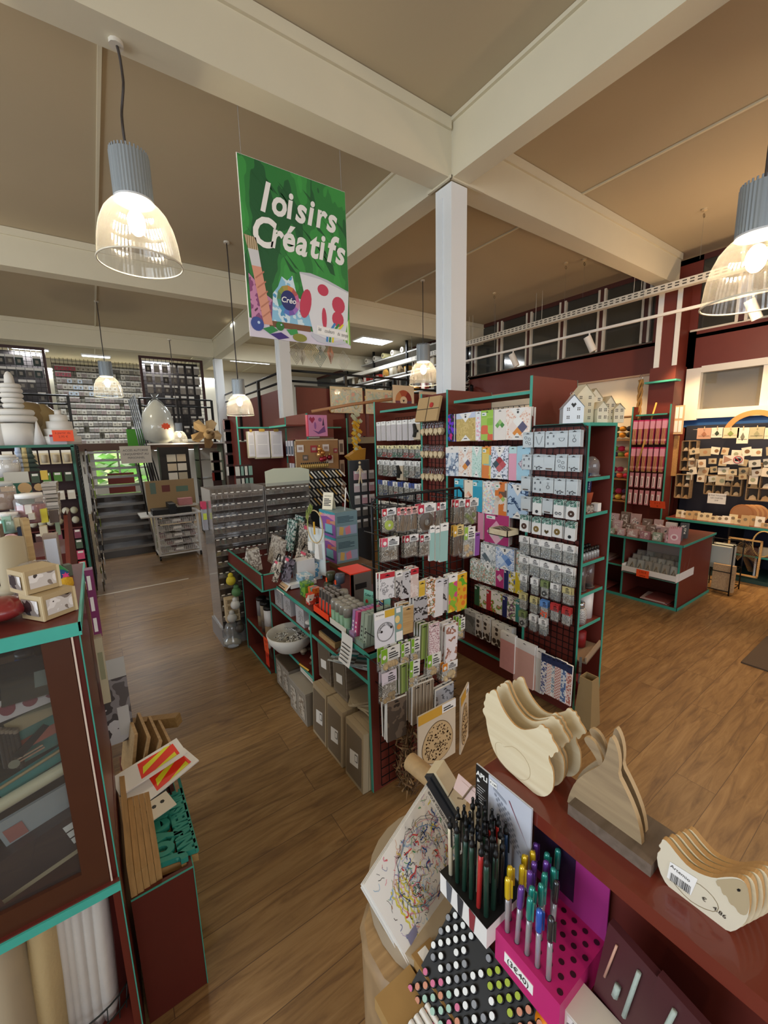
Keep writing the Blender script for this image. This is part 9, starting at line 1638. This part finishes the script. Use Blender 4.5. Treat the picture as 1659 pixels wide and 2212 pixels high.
for r in range(12):
    for k in range(4):
        c = ['#9a9a98', '#3a3c3e', '#c9c6be', '#5a5040', '#8aa04a', '#a9a6a0'][R.randrange(6)]; L_ = R.uniform(.08, .14); b = MB().box(-.02, .02, 0, .008, -.03, 0, mat('#d8d4ca')).cyl((0, 0, -.03), (.01, 0, -.03-L_), .008, mat(c, .35, .3), 6).cyl((.012, 0, -.02), (0, 0, -.02-L_*.8), .005, mat(c, .35, .3), 5); single(b, 'small_tool', T(-.09+R.uniform(-.03, .05), 6.38+.2*k, 1.86-.15*r, PI/2), 'small tool on the thread gondola end grid, %s row down, %s from front' % (ORD[r], ORD[k]), 'tool')
# styrofoam on top
ST = mat('#e4e2db', .75, bump=.3, nscale=80)
def cone(px0, px1, yt, yb, Y, label):
    a, c = at(px0, yb, Y=Y), at(px1, yb, Y=Y); t = at((px0+px1)/2, yt, Y=Y); r = (c.x-a.x)/2; single(MB().lathe([(r, 0), (r*.12, (t.z-a.z)*.97), (.001, t.z-a.z)], ST), 'styrofoam_cone', T((a.x+c.x)/2, Y, 1.967), label, 'cone')
cone(-22, 22, 893, 964, 6.45, 'white styrofoam cone at the far left of the gondola top'); cone(72, 102, 911, 963, 6.42, 'white styrofoam cone in the middle of the gondola top'); cone(100, 120, 935, 963, 6.45, 'small white styrofoam cone behind the red topped box')
p = at(44, 963, Y=6.5); b = MB(); b.lathe([(.17, 0), (.15, .25), (.001, .26)], ST); single(b, 'styrofoam_cylinder', T(p.x, 6.5, 1.967), 'white styrofoam drum under the stacked rings', 'styrofoam')
for k, (r, rr) in enumerate(((.16, .04), (.15, .035), (.07, .03), (.075, .03), (.08, .028), (.08, .028), (.075, .026))): single(MB().tube([(r*math.cos(a_*PI/12), r*math.sin(a_*PI/12), 0) for a_ in range(24)], rr, ST, 8, True), 'styrofoam_ring', T(p.x, 6.5, 2.27+[0, .075, .15, .21, .267, .323, .376][k]), 'white styrofoam ring in the stack, %s from the bottom' % ORD[k], 'styrofoam')
single(MB().lathe([(.05, 0), (.04, .1), (.02, .14), (.001, .15)], ST), 'styrofoam_dome', T(p.x, 6.5, 2.66), 'rounded white styrofoam knob topping the ring stack', 'styrofoam')
p = at(148, 962, Y=6.5)
for k, (r, h) in enumerate(((.20, .10), (.16, .09), (.13, .09), (.09, .08), (.035, .06))): z = [0, .10, .19, .28, .36][k]; single(MB().lathe([(r, 0), (r, h), (.001, h)], ST, n=32), 'styrofoam_disc', T(p.x-.06, 6.55, 1.967+z), 'white styrofoam disc in the tiered stack, %s from the bottom' % ORD[k], 'styrofoam')
prop('boxed_kit', 106, 146, 939, 964, 6.32, .06, mat('#b9b4bc', .4), 'pale boxed kit with a red top in front of the styrofoam tiers', 'box', 0, lambda b, w, h: b.rect(-w/2, w/2, h*.82, h, -.001, mat('#a82a3a')))
p = at(137, 944, Y=6.28); sign('price_tag', T(p.x, 6.27, p.z-.05, .1), .2, .13, ORANGE, 'bright orange price tag on the boxed kit', ['à partir de', '2,95 €'], .035, ink=mat('#a02a10'))
b = MB().ball((0, 0, .25), .34, mat('#8f7a54', .4, coat=.4, bump=1, nscale=10), 16, .9); p = at(40, 905, Y=6.95); single(b, 'brown_paper_bundle', T(p.x+.1, 7.05, 1.967), 'large crumpled brown translucent bundle behind the styrofoam', 'bundle'); p = at(90, 900, Y=6.9); single(MB().lathe([(.2, 0), (.24, .15), (.16, .4), (.03, .52)], mat('#a08c62', .4, coat=.5, bump=1, nscale=12)), 'brown_paper_bag', T(p.x+.02, 6.95, 1.967), 'tall crumpled brown bag behind the small cone', 'bag')
# pale strip where the two floors meet
struct(MB().box(-7, .92, 6.355, 6.385, 0, .003, mat('#d8cdb8', .4)), 'trim_7')
